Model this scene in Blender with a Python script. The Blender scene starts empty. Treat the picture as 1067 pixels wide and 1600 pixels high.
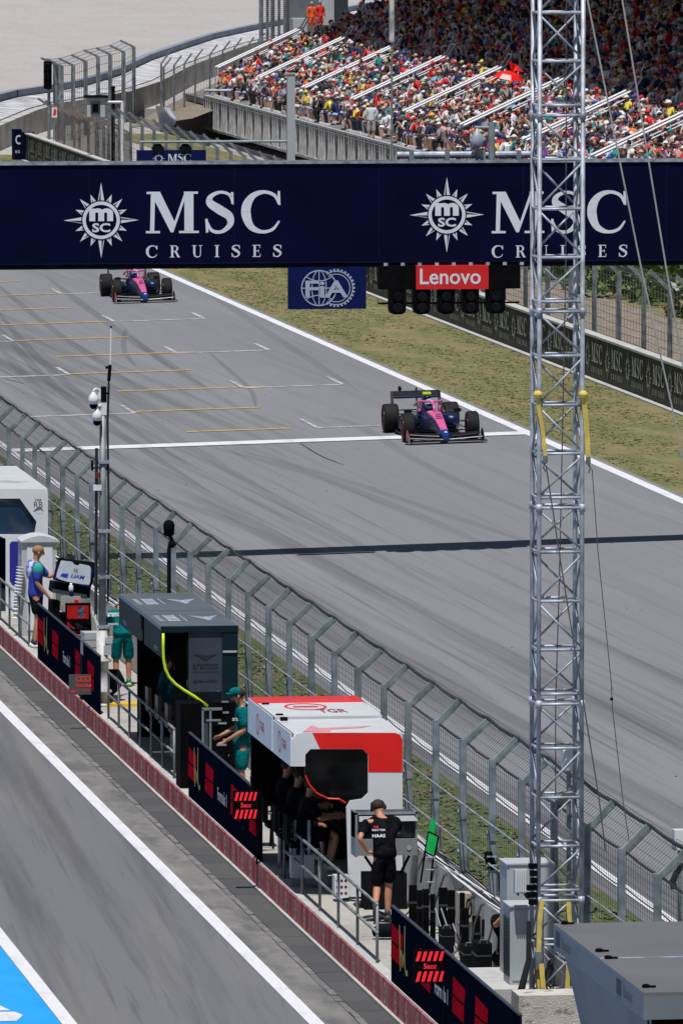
import bpy, bmesh, math, random
import numpy as np
from mathutils import Vector, Matrix, Quaternion
R=math.radians; rnd=random.Random(7)
S=bpy.context.scene; COL=S.collection
# ---------------------------------------------------------------- camera, world, sun, exposure
F,VX,VY,CX,CY,H=14200.,-1400.,-305.,533.5,800.,15.9
TH=math.atan((CY-VY)/F); PH=math.atan((CX-VX)/math.hypot(F,CY-VY))
FW=Vector((math.sin(PH)*math.cos(TH),math.cos(PH)*math.cos(TH),-math.sin(TH)))
RT=Vector((math.cos(PH),-math.sin(PH),0)); UP=RT.cross(FW); CAM=Vector((0,0,H))
cd=bpy.data.cameras.new('camera'); cam=bpy.data.objects.new('camera',cd); COL.objects.link(cam)
cam.location=CAM; cam.rotation_euler=Matrix((RT,UP,-FW)).transposed().to_euler()
cd.sensor_fit='HORIZONTAL'; cd.sensor_width=24; cd.lens=F/1067*24; cd.clip_start=1; cd.clip_end=6000
S.camera=cam
SUNV=Vector((-.08,-.34,1)).normalized()
w=bpy.data.worlds.new("World"); S.world=w; w.use_nodes=True
nt=w.node_tree; sk=nt.nodes.new('ShaderNodeTexSky'); sk.sky_type='NISHITA'; sk.sun_disc=False
sk.sun_elevation=math.asin(SUNV.z); sk.sun_rotation=math.atan2(SUNV.x,SUNV.y)
nt.links.new(sk.outputs[0],nt.nodes['Background'].inputs[0]); nt.nodes['Background'].inputs[1].default_value=.05
sl=bpy.data.lights.new('sun','SUN'); sl.energy=5.0; sl.angle=R(.53); sl.color=(1,.98,.955)
so=bpy.data.objects.new('sun',sl); COL.objects.link(so); so.rotation_euler=SUNV.to_track_quat('Z','Y').to_euler(); so.location=(0,0,60)
S.view_settings.view_transform='Standard'; S.view_settings.look='None'; S.view_settings.exposure=-.08; S.view_settings.gamma=1
def ray(px,py): return FW+RT*((px-CX)/F)-UP*((py-CY)/F)
def G(px,py,z=0.): d=ray(px,py); return CAM+d*((z-H)/d.z)
def PX(px,py,x): d=ray(px,py); return CAM+d*(x/d.x)
def PY(px,py,y): d=ray(px,py); return CAM+d*(y/d.y)
def proj(p):
    v=Vector(p)-CAM; z=v.dot(FW); return CX+F*v.dot(RT)/z, CY-F*v.dot(UP)/z
def tz(x): return 0. if x<22.4 else (.025*(x-22.4) if x<35 else .315)
# ---------------------------------------------------------------- materials
MATS={}
def lin(h):
    h=h.lstrip('#'); return tuple(((int(h[i:i+2],16)/255+.055)/1.055)**2.4 if int(h[i:i+2],16)>10 else int(h[i:i+2],16)/255/12.92 for i in (0,2,4))
def mat(name,col,rough=.6,metal=0.,var=.12,scale=3.,bump=0.,col2=None,emit=0.,stretch=None,spec=None,detail=6,lo=.35,hi=.65,alpha=1.,coat=0.):
    if name in MATS: return MATS[name]
    m=bpy.data.materials.new(name); MATS[name]=m; m.use_nodes=True; n=m.node_tree; b=n.nodes['Principled BSDF']
    b.inputs['Roughness'].default_value=rough; b.inputs['Metallic'].default_value=metal
    if spec is not None: b.inputs['Specular IOR Level'].default_value=spec
    if coat: b.inputs['Coat Weight'].default_value=coat
    tc=n.nodes.new('ShaderNodeTexCoord'); mp=n.nodes.new('ShaderNodeMapping'); n.links.new(tc.outputs['Object'],mp.inputs[0])
    if stretch: mp.inputs['Scale'].default_value=stretch
    no=n.nodes.new('ShaderNodeTexNoise'); no.inputs['Scale'].default_value=scale; no.inputs['Detail'].default_value=detail; n.links.new(mp.outputs[0],no.inputs[0])
    ra=n.nodes.new('ShaderNodeValToRGB'); ra.color_ramp.elements[0].position=lo; ra.color_ramp.elements[1].position=hi
    c2=col2 or tuple(min(1,c*(1+var)) for c in col); c1=col if col2 else tuple(c*(1-var) for c in col)
    ra.color_ramp.elements[0].color=(*c1,1); ra.color_ramp.elements[1].color=(*c2,1)
    n.links.new(no.outputs[0],ra.inputs[0]); n.links.new(ra.outputs[0],b.inputs['Base Color'])
    if bump:
        bp=n.nodes.new('ShaderNodeBump'); bp.inputs['Strength'].default_value=bump; bp.inputs['Distance'].default_value=.02
        n2=n.nodes.new('ShaderNodeTexNoise'); n2.inputs['Scale'].default_value=scale*4; n.links.new(mp.outputs[0],n2.inputs[0]); n.links.new(n2.outputs[0],bp.inputs['Height']); n.links.new(bp.outputs[0],b.inputs['Normal'])
    if emit:
        b.inputs['Emission Color'].default_value=(*col,1); b.inputs['Emission Strength'].default_value=emit
    if alpha<1: b.inputs['Alpha'].default_value=alpha
    return m
def layered(name,base,layers,rough=.9,bump=.3,bscale=40,mask=None):
    """base colour mixed with layers of (colour, noise scale vec, rotation, lo, hi, strength)"""
    m=bpy.data.materials.new(name); MATS[name]=m; m.use_nodes=True; n=m.node_tree; b=n.nodes['Principled BSDF']
    b.inputs['Roughness'].default_value=rough; b.inputs['Specular IOR Level'].default_value=.3
    tc=n.nodes.new('ShaderNodeTexCoord'); prev=None; mk=None
    if mask:
        ge=n.nodes.new('ShaderNodeNewGeometry'); sx=n.nodes.new('ShaderNodeSeparateXYZ'); n.links.new(ge.outputs['Position'],sx.inputs[0]); mk=n.nodes.new('ShaderNodeMapRange'); mk.interpolation_type='SMOOTHSTEP'
        for i_,v_ in enumerate(mask): mk.inputs[i_+1].default_value=v_
        n.links.new(sx.outputs[0],mk.inputs[0])
    for (c,sc,rot,lo,hi,st) in layers:
        mp=n.nodes.new('ShaderNodeMapping'); mp.vector_type='TEXTURE' if rot else 'POINT'
        if rot:
            m2=n.nodes.new('ShaderNodeMapping'); m2.inputs['Rotation'].default_value=(0,0,rot); n.links.new(tc.outputs['Object'],m2.inputs[0])
            mp.vector_type='POINT'; n.links.new(m2.outputs[0],mp.inputs[0])
        else: n.links.new(tc.outputs['Object'],mp.inputs[0])
        mp.inputs['Scale'].default_value=sc
        no=n.nodes.new('ShaderNodeTexNoise'); no.inputs['Scale'].default_value=1; no.inputs['Detail'].default_value=7; no.inputs['Roughness'].default_value=.62
        n.links.new(mp.outputs[0],no.inputs[0])
        mr=n.nodes.new('ShaderNodeMapRange'); mr.inputs[1].default_value=lo; mr.inputs[2].default_value=hi; mr.inputs[4].default_value=st
        n.links.new(no.outputs[0],mr.inputs[0]); fo=mr.outputs[0]
        if mk and sc[1]<.2 and c[0]<.1:
            mu=n.nodes.new('ShaderNodeMath'); mu.operation='MULTIPLY'; n.links.new(fo,mu.inputs[0]); n.links.new(mk.outputs[0],mu.inputs[1]); fo=mu.outputs[0]
        mx=n.nodes.new('ShaderNodeMix'); mx.data_type='RGBA'; n.links.new(fo,mx.inputs[0])
        if prev is None: mx.inputs[6].default_value=(*base,1)
        else: n.links.new(prev,mx.inputs[6])
        mx.inputs[7].default_value=(*c,1); prev=mx.outputs[2]
    n.links.new(prev,b.inputs['Base Color'])
    if bump:
        bp=n.nodes.new('ShaderNodeBump'); bp.inputs['Strength'].default_value=bump; bp.inputs['Distance'].default_value=.03
        n2=n.nodes.new('ShaderNodeTexNoise'); n2.inputs['Scale'].default_value=bscale; n.links.new(tc.outputs['Object'],n2.inputs[0]); n.links.new(n2.outputs[0],bp.inputs['Height']); n.links.new(bp.outputs[0],b.inputs['Normal'])
    return m
A=lambda v:(v,v*1.01,v*1.06)
M_track=layered('track_asphalt',(.175,.179,.19),[((.2,.204,.22),(.22,.03,1),0,.45,.7,.8),((.05,.052,.06),(.8,.011,1),-.035,.5,.66,.48),((.055,.056,.064),(2.6,.02,1),-.03,.53,.68,.45),((.06,.06,.07),(6.5,.045,1),-.012,.56,.66,.45),((.24,.245,.26),(1.3,.05,1),-.05,.6,.72,.35),
   ((.27,.27,.29),(26,15,10),0,.55,.75,.45),((.06,.06,.066),(22,13,10),0,.6,.75,.4),((.05,.05,.055),(5,1.3,4),0,.73,.77,.6)],mask=(25.5,31.5,1.,.28))
M_pit=layered('pit_asphalt',(.135,.138,.15),[((.165,.158,.15),(1.1,.06,1),.05,.48,.68,.8),((.05,.051,.058),(1.5,.03,1),.035,.5,.66,.5),((.06,.062,.07),(6,.12,1),.05,.55,.68,.5),((.25,.25,.27),(34,19,10),0,.55,.75,.5),((.06,.06,.066),(28,15,10),0,.58,.75,.5)])
M_edge=layered('pit_edge_concrete',(.17,.165,.16),[((.1,.1,.105),(2,.4,1),0,.45,.62,.9),((.26,.25,.235),(1.5,.9,1),0,.5,.68,.6),((.06,.06,.065),(9,4,4),0,.6,.75,.5)])
M_grass=layered('short_grass',(.125,.13,.048),[((.23,.18,.09),(.8,.22,1),0,.42,.6,.85),((.26,.2,.12),(2.3,.7,1),0,.56,.68,.7),((.08,.1,.035),(7,3,4),0,.5,.65,.5),((.17,.17,.07),(30,12,10),0,.5,.7,.5)],bump=.8,bscale=25)
M_grass2=layered('verge_grass',(.075,.105,.035),[((.16,.13,.07),(2.2,.5,1),0,.5,.62,.8),((.035,.055,.02),(9,4,4),0,.48,.62,.6),((.24,.19,.12),(6,1,4),0,.62,.7,.7)],bump=.8,bscale=25)
M_gravel=layered('gravel',(.36,.34,.33),[((.33,.3,.285),(.2,.05,1),0,.4,.6,.6),((.47,.45,.44),(9,2.,4),0,.5,.7,.5),((.17,.155,.15),(4,.5,4),0,.6,.7,.6),((.5,.48,.46),(3,.4,4),.3,.62,.72,.5)],bump=.4,bscale=6)
M_dirt=layered('dirt_path',(.2,.165,.13),[((.17,.15,.1),(.8,.2,1),0,.45,.6,.8),((.35,.3,.26),(4,1,1),0,.5,.7,.6)])
M_conc=layered('concrete',(.42,.42,.41),[((.3,.3,.29),(1.4,.8,2),0,.42,.62,.7),((.52,.52,.52),(7,5,6),0,.5,.7,.5)],bump=.15)
M_conc2=layered('concrete_floor',(.36,.34,.31),[((.25,.24,.22),(1.2,.7,2),0,.42,.62,.7),((.44,.42,.39),(6,4,6),0,.5,.7,.5)],bump=.15)
M_ditch_shade=layered('ditch_shade',(.06,.05,.04),[((.03,.028,.024),(.6,.3,1),0,.4,.6,.8)])  # ditch ground coloured dark to give the shade below the stand
WHITE=mat('white_paint',(.72,.73,.75),.6,var=.06,scale=5)
LINE=layered('road_paint',(.6,.605,.64),[((.38,.38,.41),(3,.9,2),0,.5,.7,.6)],bump=.1)
WORN=layered('worn_road_paint',(.43,.435,.46),[((.2,.2,.22),(3,1.5,2),0,.42,.6,.8)],bump=.1)
YLINE=layered('yellow_road_paint',(.5,.33,.1),[((.2,.17,.12),(4,1,2),0,.45,.7,.8)],bump=.1)
BLUEP=layered('blue_road_paint',(.01,.27,.72),[((.03,.33,.72),(1.5,.6,2),0,.45,.7,.6)],bump=.1)
GALV=mat('galvanised_steel',(.25,.29,.32),.5,.4,.2,4,.05)
GALVD=mat('weathered_steel',(.2,.22,.235),.6,.4,.3,3,.1)
FENCEP=mat('painted_fence_post',(.17,.205,.225),.6,.1,.35,4,.1)
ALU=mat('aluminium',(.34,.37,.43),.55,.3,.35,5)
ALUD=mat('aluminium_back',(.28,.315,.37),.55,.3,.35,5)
WIRE=mat('mesh_wire',(.075,.08,.085),.6,.3,.2,4)
CABLE=mat('black_cable',(.012,.012,.014),.55,0,.2,6)
NAVY=mat('navy_board',(.0015,.002,.022),.7,0,.15,1,spec=.06)
NAVY2=mat('brighter_navy_board',(.003,.008,.07),.6,0,.15,1,spec=.1)  # brighter navy for the federation board and the small billboard
LOGO=mat('pale_lettering',(.62,.67,.74),.6,0,.04,2,spec=.2)
LOGOW=mat('faded_lettering',(.6,.6,.57),.8,0,.3,6)
BANNER=mat('olive_banner',(.06,.061,.048),.85,0,.2,2,spec=.1)
BLACK=mat('black_plastic',(.004,.004,.005),.7,0,.3,5,spec=.03)
BLACKM=mat('matt_black',(.007,.008,.01),.8,0,.3,3,spec=.03)
RED=mat('bright_red_paint',(.78,.012,.01),.35,0,.05,2,coat=.3)
REDB=mat('lenovo_red',(.6,.008,.012),.5,0,.06,2)
WSHELL=mat('white_gloss_shell',(.68,.69,.71),.35,0,.04,2,coat=.3)
GREYP=mat('grey_cabinet_paint',(.4,.43,.45),.5,0,.06,2)
GREYD=mat('dark_grey_panel',(.045,.055,.07),.5,0,.12,3,spec=.1)
GREYD2=mat('charcoal_side_panel',(.03,.038,.038),.6,0,.2,1.5,spec=.05)
TEALD=mat('dark_teal_panel',(.003,.016,.022),.5,0,.1,3,spec=.2)
GLASS=mat('tinted_glass',(.01,.03,.06),.06,0,.5,1.2,spec=.8)
SKIN=mat('skin',(.42,.19,.11),.55,0,.1,9)
NEON=mat('neon_yellow_tube',(.6,.78,.02),.5,0,.05,3)
TEAL=mat('teal_cloth',(.0,.16,.18),.85,0,.25,6,.2)
YEL=mat('yellow_strap_webbing',(.6,.46,.1),.7,0,.18,8)
GREENP=mat('green_board',(.0,.45,.09),.5,0,.1,6)
def flat(c,name,rough=.6,**k): return mat(name,c,rough,0,.06,4,**k)
# ---------------------------------------------------------------- object helpers
def root_off(p):
    o=Vector((0,0,0))
    while p is not None: o+=p.location; p=p.parent
    return o
def link(me,name,parent=None,mats=(),smooth=False):
    o=bpy.data.objects.new(name,me); COL.objects.link(o)
    for m in mats: me.materials.append(m)
    if smooth: me.polygons.foreach_set('use_smooth',[True]*len(me.polygons))
    if parent is not None:
        off=root_off(parent); me.transform(Matrix.Translation(-off)); o.parent=parent
    else:
        n=len(me.vertices)
        if n:
            a=np.empty(n*3); me.vertices.foreach_get('co',a); a=a.reshape(-1,3)
            lo,hi=a.min(0),a.max(0); b=Vector(((lo[0]+hi[0])/2,(lo[1]+hi[1])/2,lo[2])); me.transform(Matrix.Translation(-b)); o.location=b
    return o
class MB:
    def __init__(s): s.v=[]; s.f=[]; s.m=[]; s.T=None
    def add(s,vs,fs,m=0):
        b=len(s.v); s.v+=[tuple(s.T@Vector(v)) if s.T else tuple(v) for v in vs]; s.f+=[tuple(b+i for i in f) for f in fs]; s.m+=[m]*len(fs); return s
    def box(s,x0,x1,y0,y1,z0,z1,m=0):
        return s.add([(x0,y0,z0),(x1,y0,z0),(x1,y1,z0),(x0,y1,z0),(x0,y0,z1),(x1,y0,z1),(x1,y1,z1),(x0,y1,z1)],[(0,3,2,1),(4,5,6,7),(0,1,5,4),(1,2,6,5),(2,3,7,6),(3,0,4,7)],m)
    def bar(s,p,q,w,h,m=0,up=(0,0,1)):
        p,q=Vector(p),Vector(q); d=(q-p).normalized(); u=Vector(up)
        if abs(d.dot(u))>.99: u=Vector((1,0,0))
        a=d.cross(u).normalized(); b=a.cross(d); vs=[]
        for c in (p,q):
            for i,j in ((-1,-1),(1,-1),(1,1),(-1,1)): vs.append(c+a*(i*w/2)+b*(j*h/2))
        return s.add(vs,[(0,3,2,1),(4,5,6,7),(0,1,5,4),(1,2,6,5),(2,3,7,6),(3,0,4,7)],m)
    def tube(s,p,q,r,r2=None,n=8,m=0,caps=True): return s.path([p,q],[r,r if r2 is None else r2],n,m,caps)
    def path(s,pts,r,n=8,m=0,caps=True,sq=1.):
        pts=[Vector(p) for p in pts]; k=len(pts); rs=r if isinstance(r,(list,tuple)) else [r]*k
        vs=[]; fs=[]; a0=None
        for i,p in enumerate(pts):
            d=(pts[min(i+1,k-1)]-pts[max(i-1,0)]); d=d.normalized() if d.length>1e-9 else Vector((0,0,1))
            if a0 is None:
                u=Vector((0,0,1)) if abs(d.z)<.9 else Vector((1,0,0)); a0=d.cross(u).normalized()
            else: a0=(a0-d*a0.dot(d)).normalized()
            b=d.cross(a0)
            for j in range(n):
                t=2*math.pi*j/n; vs.append(p+a0*(math.cos(t)*rs[i])+b*(math.sin(t)*rs[i]*sq))
        for i in range(k-1):
            for j in range(n): fs.append((i*n+j,i*n+(j+1)%n,(i+1)*n+(j+1)%n,(i+1)*n+j))
        if caps: fs+= [tuple(range(n-1,-1,-1)),tuple((k-1)*n+j for j in range(n))]
        return s.add(vs,fs,m)
    def lathe(s,o,prof,ax=(0,0,1),n=16,m=0):
        o=Vector(o); ax=Vector(ax).normalized(); u=Vector((0,0,1)) if abs(ax.z)<.9 else Vector((1,0,0)); a=ax.cross(u).normalized(); b=ax.cross(a); vs=[]; fs=[]
        for r,h in prof:
            for j in range(n): t=2*math.pi*j/n; vs.append(o+ax*h+a*(r*math.cos(t))+b*(r*math.sin(t)))
        for i in range(len(prof)-1):
            for j in range(n): fs.append((i*n+j,i*n+(j+1)%n,(i+1)*n+(j+1)%n,(i+1)*n+j))
        fs+=[tuple(range(n-1,-1,-1)),tuple((len(prof)-1)*n+j for j in range(n))]
        return s.add(vs,fs,m)
    def prism(s,pts,o,xd,yd,depth,m=0):
        """2D polygon pts in plane (o,xd,yd), extruded by depth along -normal"""
        o,xd,yd=Vector(o),Vector(xd).normalized(),Vector(yd).normalized(); nn=xd.cross(yd); k=len(pts)
        f=[o+xd*x+yd*y for x,y in pts]; vs=f+[p-nn*depth for p in f]
        return s.add(vs,[tuple(range(k)),tuple(range(2*k-1,k-1,-1))]+[(i,i+k,(i+1)%k+k,(i+1)%k) for i in range(k)],m)
    def poly(s,pts,o,xd,yd,m=0,off=0.):
        o,xd,yd=Vector(o),Vector(xd).normalized(),Vector(yd).normalized(); nn=xd.cross(yd)
        return s.add([o+xd*x+yd*y+nn*off for x,y in pts],[tuple(range(len(pts)))],m)
    def ball(s,c,rx,ry=None,rz=None,n=10,m=0,k=6):
        ry=ry or rx; rz=rz or rx; vs=[];fs=[]
        for i in range(k+1):
            t=math.pi*i/k
            for j in range(n): a=2*math.pi*j/n; vs.append((c[0]+rx*math.sin(t)*math.cos(a),c[1]+ry*math.sin(t)*math.sin(a),c[2]+rz*math.cos(t)))
        for i in range(k):
            for j in range(n): fs.append((i*n+j,(i+1)*n+j,(i+1)*n+(j+1)%n,i*n+(j+1)%n))
        return s.add(vs,fs,m)
    def loft(s,rings,m=0,caps=True):
        n=len(rings[0]); vs=[p for r in rings for p in r]; fs=[]
        for i in range(len(rings)-1):
            for j in range(n): fs.append((i*n+j,i*n+(j+1)%n,(i+1)*n+(j+1)%n,(i+1)*n+j))
        if caps: fs+=[tuple(range(n-1,-1,-1)),tuple((len(rings)-1)*n+j for j in range(n))]
        return s.add(vs,fs,m)
    def build(s,name,mats,parent=None,smooth=False):
        me=bpy.data.meshes.new(name); me.from_pydata(s.v,[],s.f)
        if not isinstance(mats,(list,tuple)): mats=[mats]
        if len(mats)>1: me.polygons.foreach_set('material_index',s.m)
        me.update(); return link(me,name,parent,mats,smooth)
def tag(o,label=None,cat=None,group=None,kind=None):
    if label: o['label']=label
    if cat: o['category']=cat
    if group: o['group']=group
    if kind: o['kind']=kind
    return o
def thing(name,label,cat,loc=(0,0,0),group=None):
    o=bpy.data.objects.new(name,None); COL.objects.link(o); o.location=loc; o.empty_display_size=.2; return tag(o,label,cat,group)
def struct(name,mb,m): return tag(mb.build(name,m),kind='structure')
def dup(o,loc=None,label=None,parent=None):
    c=o.copy(); COL.objects.link(c)
    if parent is not None: c.parent=parent
    if loc is not None: c.location=loc
    if label: c['label']=label
    for ch in list(o.children): dup(ch,parent=c)
    return c
_fc={}
def txt(body,o,xd,yd,w,h,m,name,parent,bold=0.,shear=0.,off=.004,align='L'):
    """text mesh fitted to a w x h box whose lower left corner is o"""
    cu=bpy.data.curves.new('t','FONT'); cu.body=body; cu.offset=bold; cu.shear=shear; cu.resolution_u=3
    ob=bpy.data.objects.new('t',cu); COL.objects.link(ob); dg=bpy.context.evaluated_depsgraph_get(); dg.update()
    me=bpy.data.meshes.new_from_object(ob.evaluated_get(dg)); bpy.data.objects.remove(ob); bpy.data.curves.remove(cu)
    n=len(me.vertices); a=np.empty(n*3); me.vertices.foreach_get('co',a); a=a.reshape(-1,3); lo,hi=a.min(0),a.max(0)
    sx=w/(hi[0]-lo[0]); sy=h/(hi[1]-lo[1]) if h else sx
    o,xd,yd=Vector(o),Vector(xd).normalized(),Vector(yd).normalized(); nn=xd.cross(yd)
    P=np.array(o+nn*off)+np.outer((a[:,0]-lo[0])*sx,xd)+np.outer((a[:,1]-lo[1])*sy,yd)
    me.vertices.foreach_set('co',P.ravel()); me.materials.clear(); me.update(); return link(me,name,parent,[m])
# serif letters (unit height), lists of polygons
def stroke(pts,ws,n=6):
    """variable-width ribbon through pts (Catmull-Rom); returns list of quads"""
    P=[Vector((p[0],p[1],0)) for p in pts]; out=[]; W=[]
    for i in range(len(P)-1):
        p0,p1,p2,p3=P[max(i-1,0)],P[i],P[i+1],P[min(i+2,len(P)-1)]
        for j in range(n):
            t=j/n; out.append(.5*((2*p1)+(p2-p0)*t+(2*p0-5*p1+4*p2-p3)*t*t+(3*p1-p0-3*p2+p3)*t**3)); W.append(ws[i]*(1-t)+ws[i+1]*t)
    out.append(P[-1]); W.append(ws[-1]); L=[];Rr=[]
    for i,p in enumerate(out):
        d=(out[min(i+1,len(out)-1)]-out[max(i-1,0)]).normalized(); nn=Vector((-d.y,d.x,0))*(W[i]/2); L.append(p+nn); Rr.append(p-nn)
    return [[(L[i].x,L[i].y),(Rr[i].x,Rr[i].y),(Rr[i+1].x,Rr[i+1].y),(L[i+1].x,L[i+1].y)] for i in range(len(L)-1)]
def rect(x0,y0,x1,y1): return [(x0,y0),(x1,y0),(x1,y1),(x0,y1)]
def serif(x0,x1,y,t=.055): 
    s=1 if y<.5 else -1; return [(x0,y),(x1,y),(x1,y+s*t),(x0,y+s*t)] if s>0 else [(x0,y-t),(x1,y-t),(x1,y),(x0,y)]
LET={
 'M':(1.28,[serif(0,.34,0),serif(.8,1.28,0),[(.1,.05),(.2,.05),(.22,.8),(.12,.95)],[(.02,1),(.02,.945),(.34,.945),(.34,1)],[(.12,.96),(.34,1),(.72,.22),(.6,.02)],[(.6,.02),(.66,.02),(1.0,.97),(.93,.97)],[(.93,.05),(1.15,.05),(1.15,.96),(.93,.96)],[(.92,.945),(1.26,.945),(1.26,1),(.92,1)]]),
 'S':(.72,stroke([(.66,.74),(.58,.92),(.36,.98),(.14,.88),(.12,.72),(.36,.55),(.58,.4),(.6,.2),(.4,.03),(.16,.06),(.04,.28)],[.05,.07,.07,.11,.19,.22,.2,.14,.08,.08,.05])+[[(.62,.98),(.68,.98),(.69,.68),(.63,.7)],[(.02,.0),(.08,.02),(.06,.34),(.0,.34)]]),
 'C':(.98,stroke([(.9,.72),(.8,.9),(.56,.98),(.3,.9),(.14,.68),(.12,.42),(.24,.14),(.5,.02),(.76,.08),(.92,.28)],[.05,.08,.08,.14,.22,.23,.16,.08,.07,.04])+[[(.88,1.),(.94,1.),(.95,.66),(.88,.68)]]),
 'R':(.82,[rect(.1,.04,.28,.96),serif(0,.4,0,.05),serif(0,.3,1,.05),serif(.62,.84,0,.05),[(.38,.5),(.56,.5),(.82,.03),(.62,.03)]]+stroke([(.2,.965),(.48,.95),(.62,.76),(.5,.54),(.24,.5)],[.06,.08,.17,.09,.06])),
 'U':(.86,[rect(.1,.3,.27,.96),rect(.68,.3,.74,.96),serif(0,.38,1,.05),serif(.56,.86,1,.05)]+stroke([(.185,.32),(.26,.1),(.45,.03),(.65,.1),(.71,.32)],[.17,.12,.08,.07,.06])),
 'I':(.4,[rect(.11,.04,.29,.96),serif(0,.4,0,.05),serif(0,.4,1,.05)]),
 'E':(.7,[rect(.1,.04,.28,.96),serif(0,.66,0,.06),serif(0,.64,1,.06),rect(.28,.47,.5,.53),[(.6,.06),(.66,.06),(.68,.28),(.64,.28)],[(.58,.94),(.64,.94),(.64,.74),(.6,.74)],rect(.48,.38,.53,.62)])}
def lettering(mb,body,o,xd,yd,w,h,off=.006,m=0,space=.1):
    o,xd,yd=Vector(o),Vector(xd).normalized(),Vector(yd).normalized()
    tot=sum(LET[c][0] for c in body)*1.; gap=(w/h-tot)/(max(1,len(body)-1)); k=1.
    if gap<.02: k=(w/h)/(tot+.06*(len(body)-1)); gap=.06*k
    x=0
    for c in body:
        W,ps=LET[c]
        for i,p in enumerate(ps): mb.poly([((x+q[0]*k)*h,q[1]*h) for q in p],o,xd,yd,m,off+.0004*(i%7)+ (0 if i%7 else .0002*(i//7)))
        x+=W*k+gap
def sunburst(mb,o,xd,yd,r,m=0,mdark=1,off=.006):
    for i in range(16):
        a=math.pi/2+2*math.pi*i/16; L=(1. if i%4==0 else (.80 if i%2==0 else .66)); 
        if i%2: L=.74
        ca,sa=math.cos(a),math.sin(a); hw=.155
        def pt(u,v): return ((ca*u-sa*v)*r,(sa*u+ca*v)*r)
        if i%2==1 and False: continue
        mb.poly([pt(.44,-hw*.62),pt(L,0),pt(.44,hw*.62)],o,xd,yd,m,off+.0002*i)
        mb.poly([pt(.46,.012),pt(L-.13,.008),pt(.46,hw*.42)],o,xd,yd,mdark,off+.005)
    n=40
    def ring(r0,r1,mm,of):
        for j in range(n):
            a,b=2*math.pi*j/n,2*math.pi*(j+1)/n
            mb.poly([(r0*math.cos(a),r0*math.sin(a)),(r1*math.cos(a),r1*math.sin(a)),(r1*math.cos(b),r1*math.sin(b)),(r0*math.cos(b),r0*math.sin(b))],o,xd,yd,mm,of)
    ring(.0,.53*r,mdark,off+.007); ring(.41*r,.50*r,m,off+.009)
def msc(o,xd,yd,h,parent,mats,name='lettering'):
    """emblem + MSC + CRUISES, o = lower left of the letters MSC block, h = height of the capital M"""
    o,xd,yd=Vector(o),Vector(xd).normalized(),Vector(yd).normalized(); mb=MB()
    lettering(mb,'MSC',o+yd*(.55*h),xd,yd,3.15*h,h)
    lettering(mb,'CRUISES',o,xd,yd,3.15*h,.29*h)
    c=o+yd*(.87*h)-xd*(1.03*h); sunburst(mb,c,xd,yd,.9*h); ob=mb.build(name,mats,parent)
    return c
def msc_small(c,xd,yd,h,parent,m):
    xd,yd=Vector(xd).normalized(),Vector(yd).normalized()
    txt('m',c-xd*(.22*h)+yd*(-.02*h),xd,yd,.44*h,.24*h,m,'emblem_letter',parent,bold=.03,off=.018)
    txt('SC',c-xd*(.2*h)-yd*(.27*h),xd,yd,.4*h,.2*h,m,'emblem_letter',parent,bold=.02,off=.018)
# ================================================================ GROUND
def GT(px,py):
    z=.15
    for _ in range(6): p=G(px,py,z); z=tz(p.x)
    return G(px,py,z)
def sheet(name,xs,y0,y1,dz,m,zf=tz,ny=1):
    mb=MB(); 
    for k in range(ny):
        a,b=y0+(y1-y0)*k/ny,y0+(y1-y0)*(k+1)/ny
        for i in range(len(xs)-1):
            mb.add([(xs[i],a,zf(xs[i])+dz),(xs[i+1],a,zf(xs[i+1])+dz),(xs[i+1],b,zf(xs[i+1])+dz),(xs[i],b,zf(xs[i])+dz)],[(0,1,2,3)])
    return struct(name,mb,m)
def zg(x):
    if x<50: return tz(x)
    if x<51.6: return .315-(x-50)/1.6*2.4
    if x<66: return -2.085
    return .315
# base terrain: gravel beyond the ditch, one sheet to the horizon (the ditch only runs beside the stand)
mb=MB(); xs=[-900,0,12,22.4,35,50,51.6,66,66.5,300,2500]
def strip(y0,y1,ditch):
    for i in range(len(xs)-1):
        z0=(zg(xs[i]) if ditch else tz(xs[i])); z1=(zg(xs[i+1]) if ditch else tz(xs[i+1]))
        mb.add([(xs[i],y0,z0-.02),(xs[i+1],y0,z1-.02),(xs[i+1],y1,z1-.02),(xs[i],y1,z0-.02)],[(0,1,2,3)])
strip(-300,100,False); strip(100,466,True); strip(466,3500,False)
mb.add([(50,466,.29),(66.5,466,.29),(66,466,-2.1),(51.6,466,-2.1)],[(0,1,2,3)])
struct('ground',mb,M_gravel)
mb=MB(); mb.add([(50,100,.3),(51.6,100,-2.08),(51.6,465.9,-2.08),(50,465.9,.3)],[(0,1,2,3)]); mb.add([(51.6,100,-2.08),(66,100,-2.08),(66,465.9,-2.08),(51.6,465.9,-2.08)],[(0,1,2,3)])
struct('ditch',mb,M_ditch_shade)
sheet('pit_lane',[4,12.0,16.1],-50,500,.0,M_pit)
sheet('pit_lane_edge',[15.62,16.1],-50,500,.004,M_edge)
sheet('inner_verge',[18.3,21.6],60,420,-.004,M_grass2)
sheet('track',[21.6,22.4,35,35.25],40,700,0.0,M_track)
sheet('outer_verge',[35.25,40],60,405,.0,M_grass)
sheet('service_path',[40.2,47.2],60,396,.0,M_dirt)
sheet('bank',[47.2,50],60,430,.0,M_grass)
def line(name,x,w,y0,y1,m,dz=.008): return sheet(name,[x-w/2,x+w/2],y0,y1,dz,m)
line('pit_lane_white_line',15.54,.2,60,400,LINE)
line('garage_white_line',12.34,.2,60,400,LINE)
line('blue_painted_apron',10.2,4.06,60,400,BLUEP,.006)
line('track_right_line',34.95,.28,60,700,LINE)
line('track_left_line',22.0,.18,60,700,LINE)
mb=MB()
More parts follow.
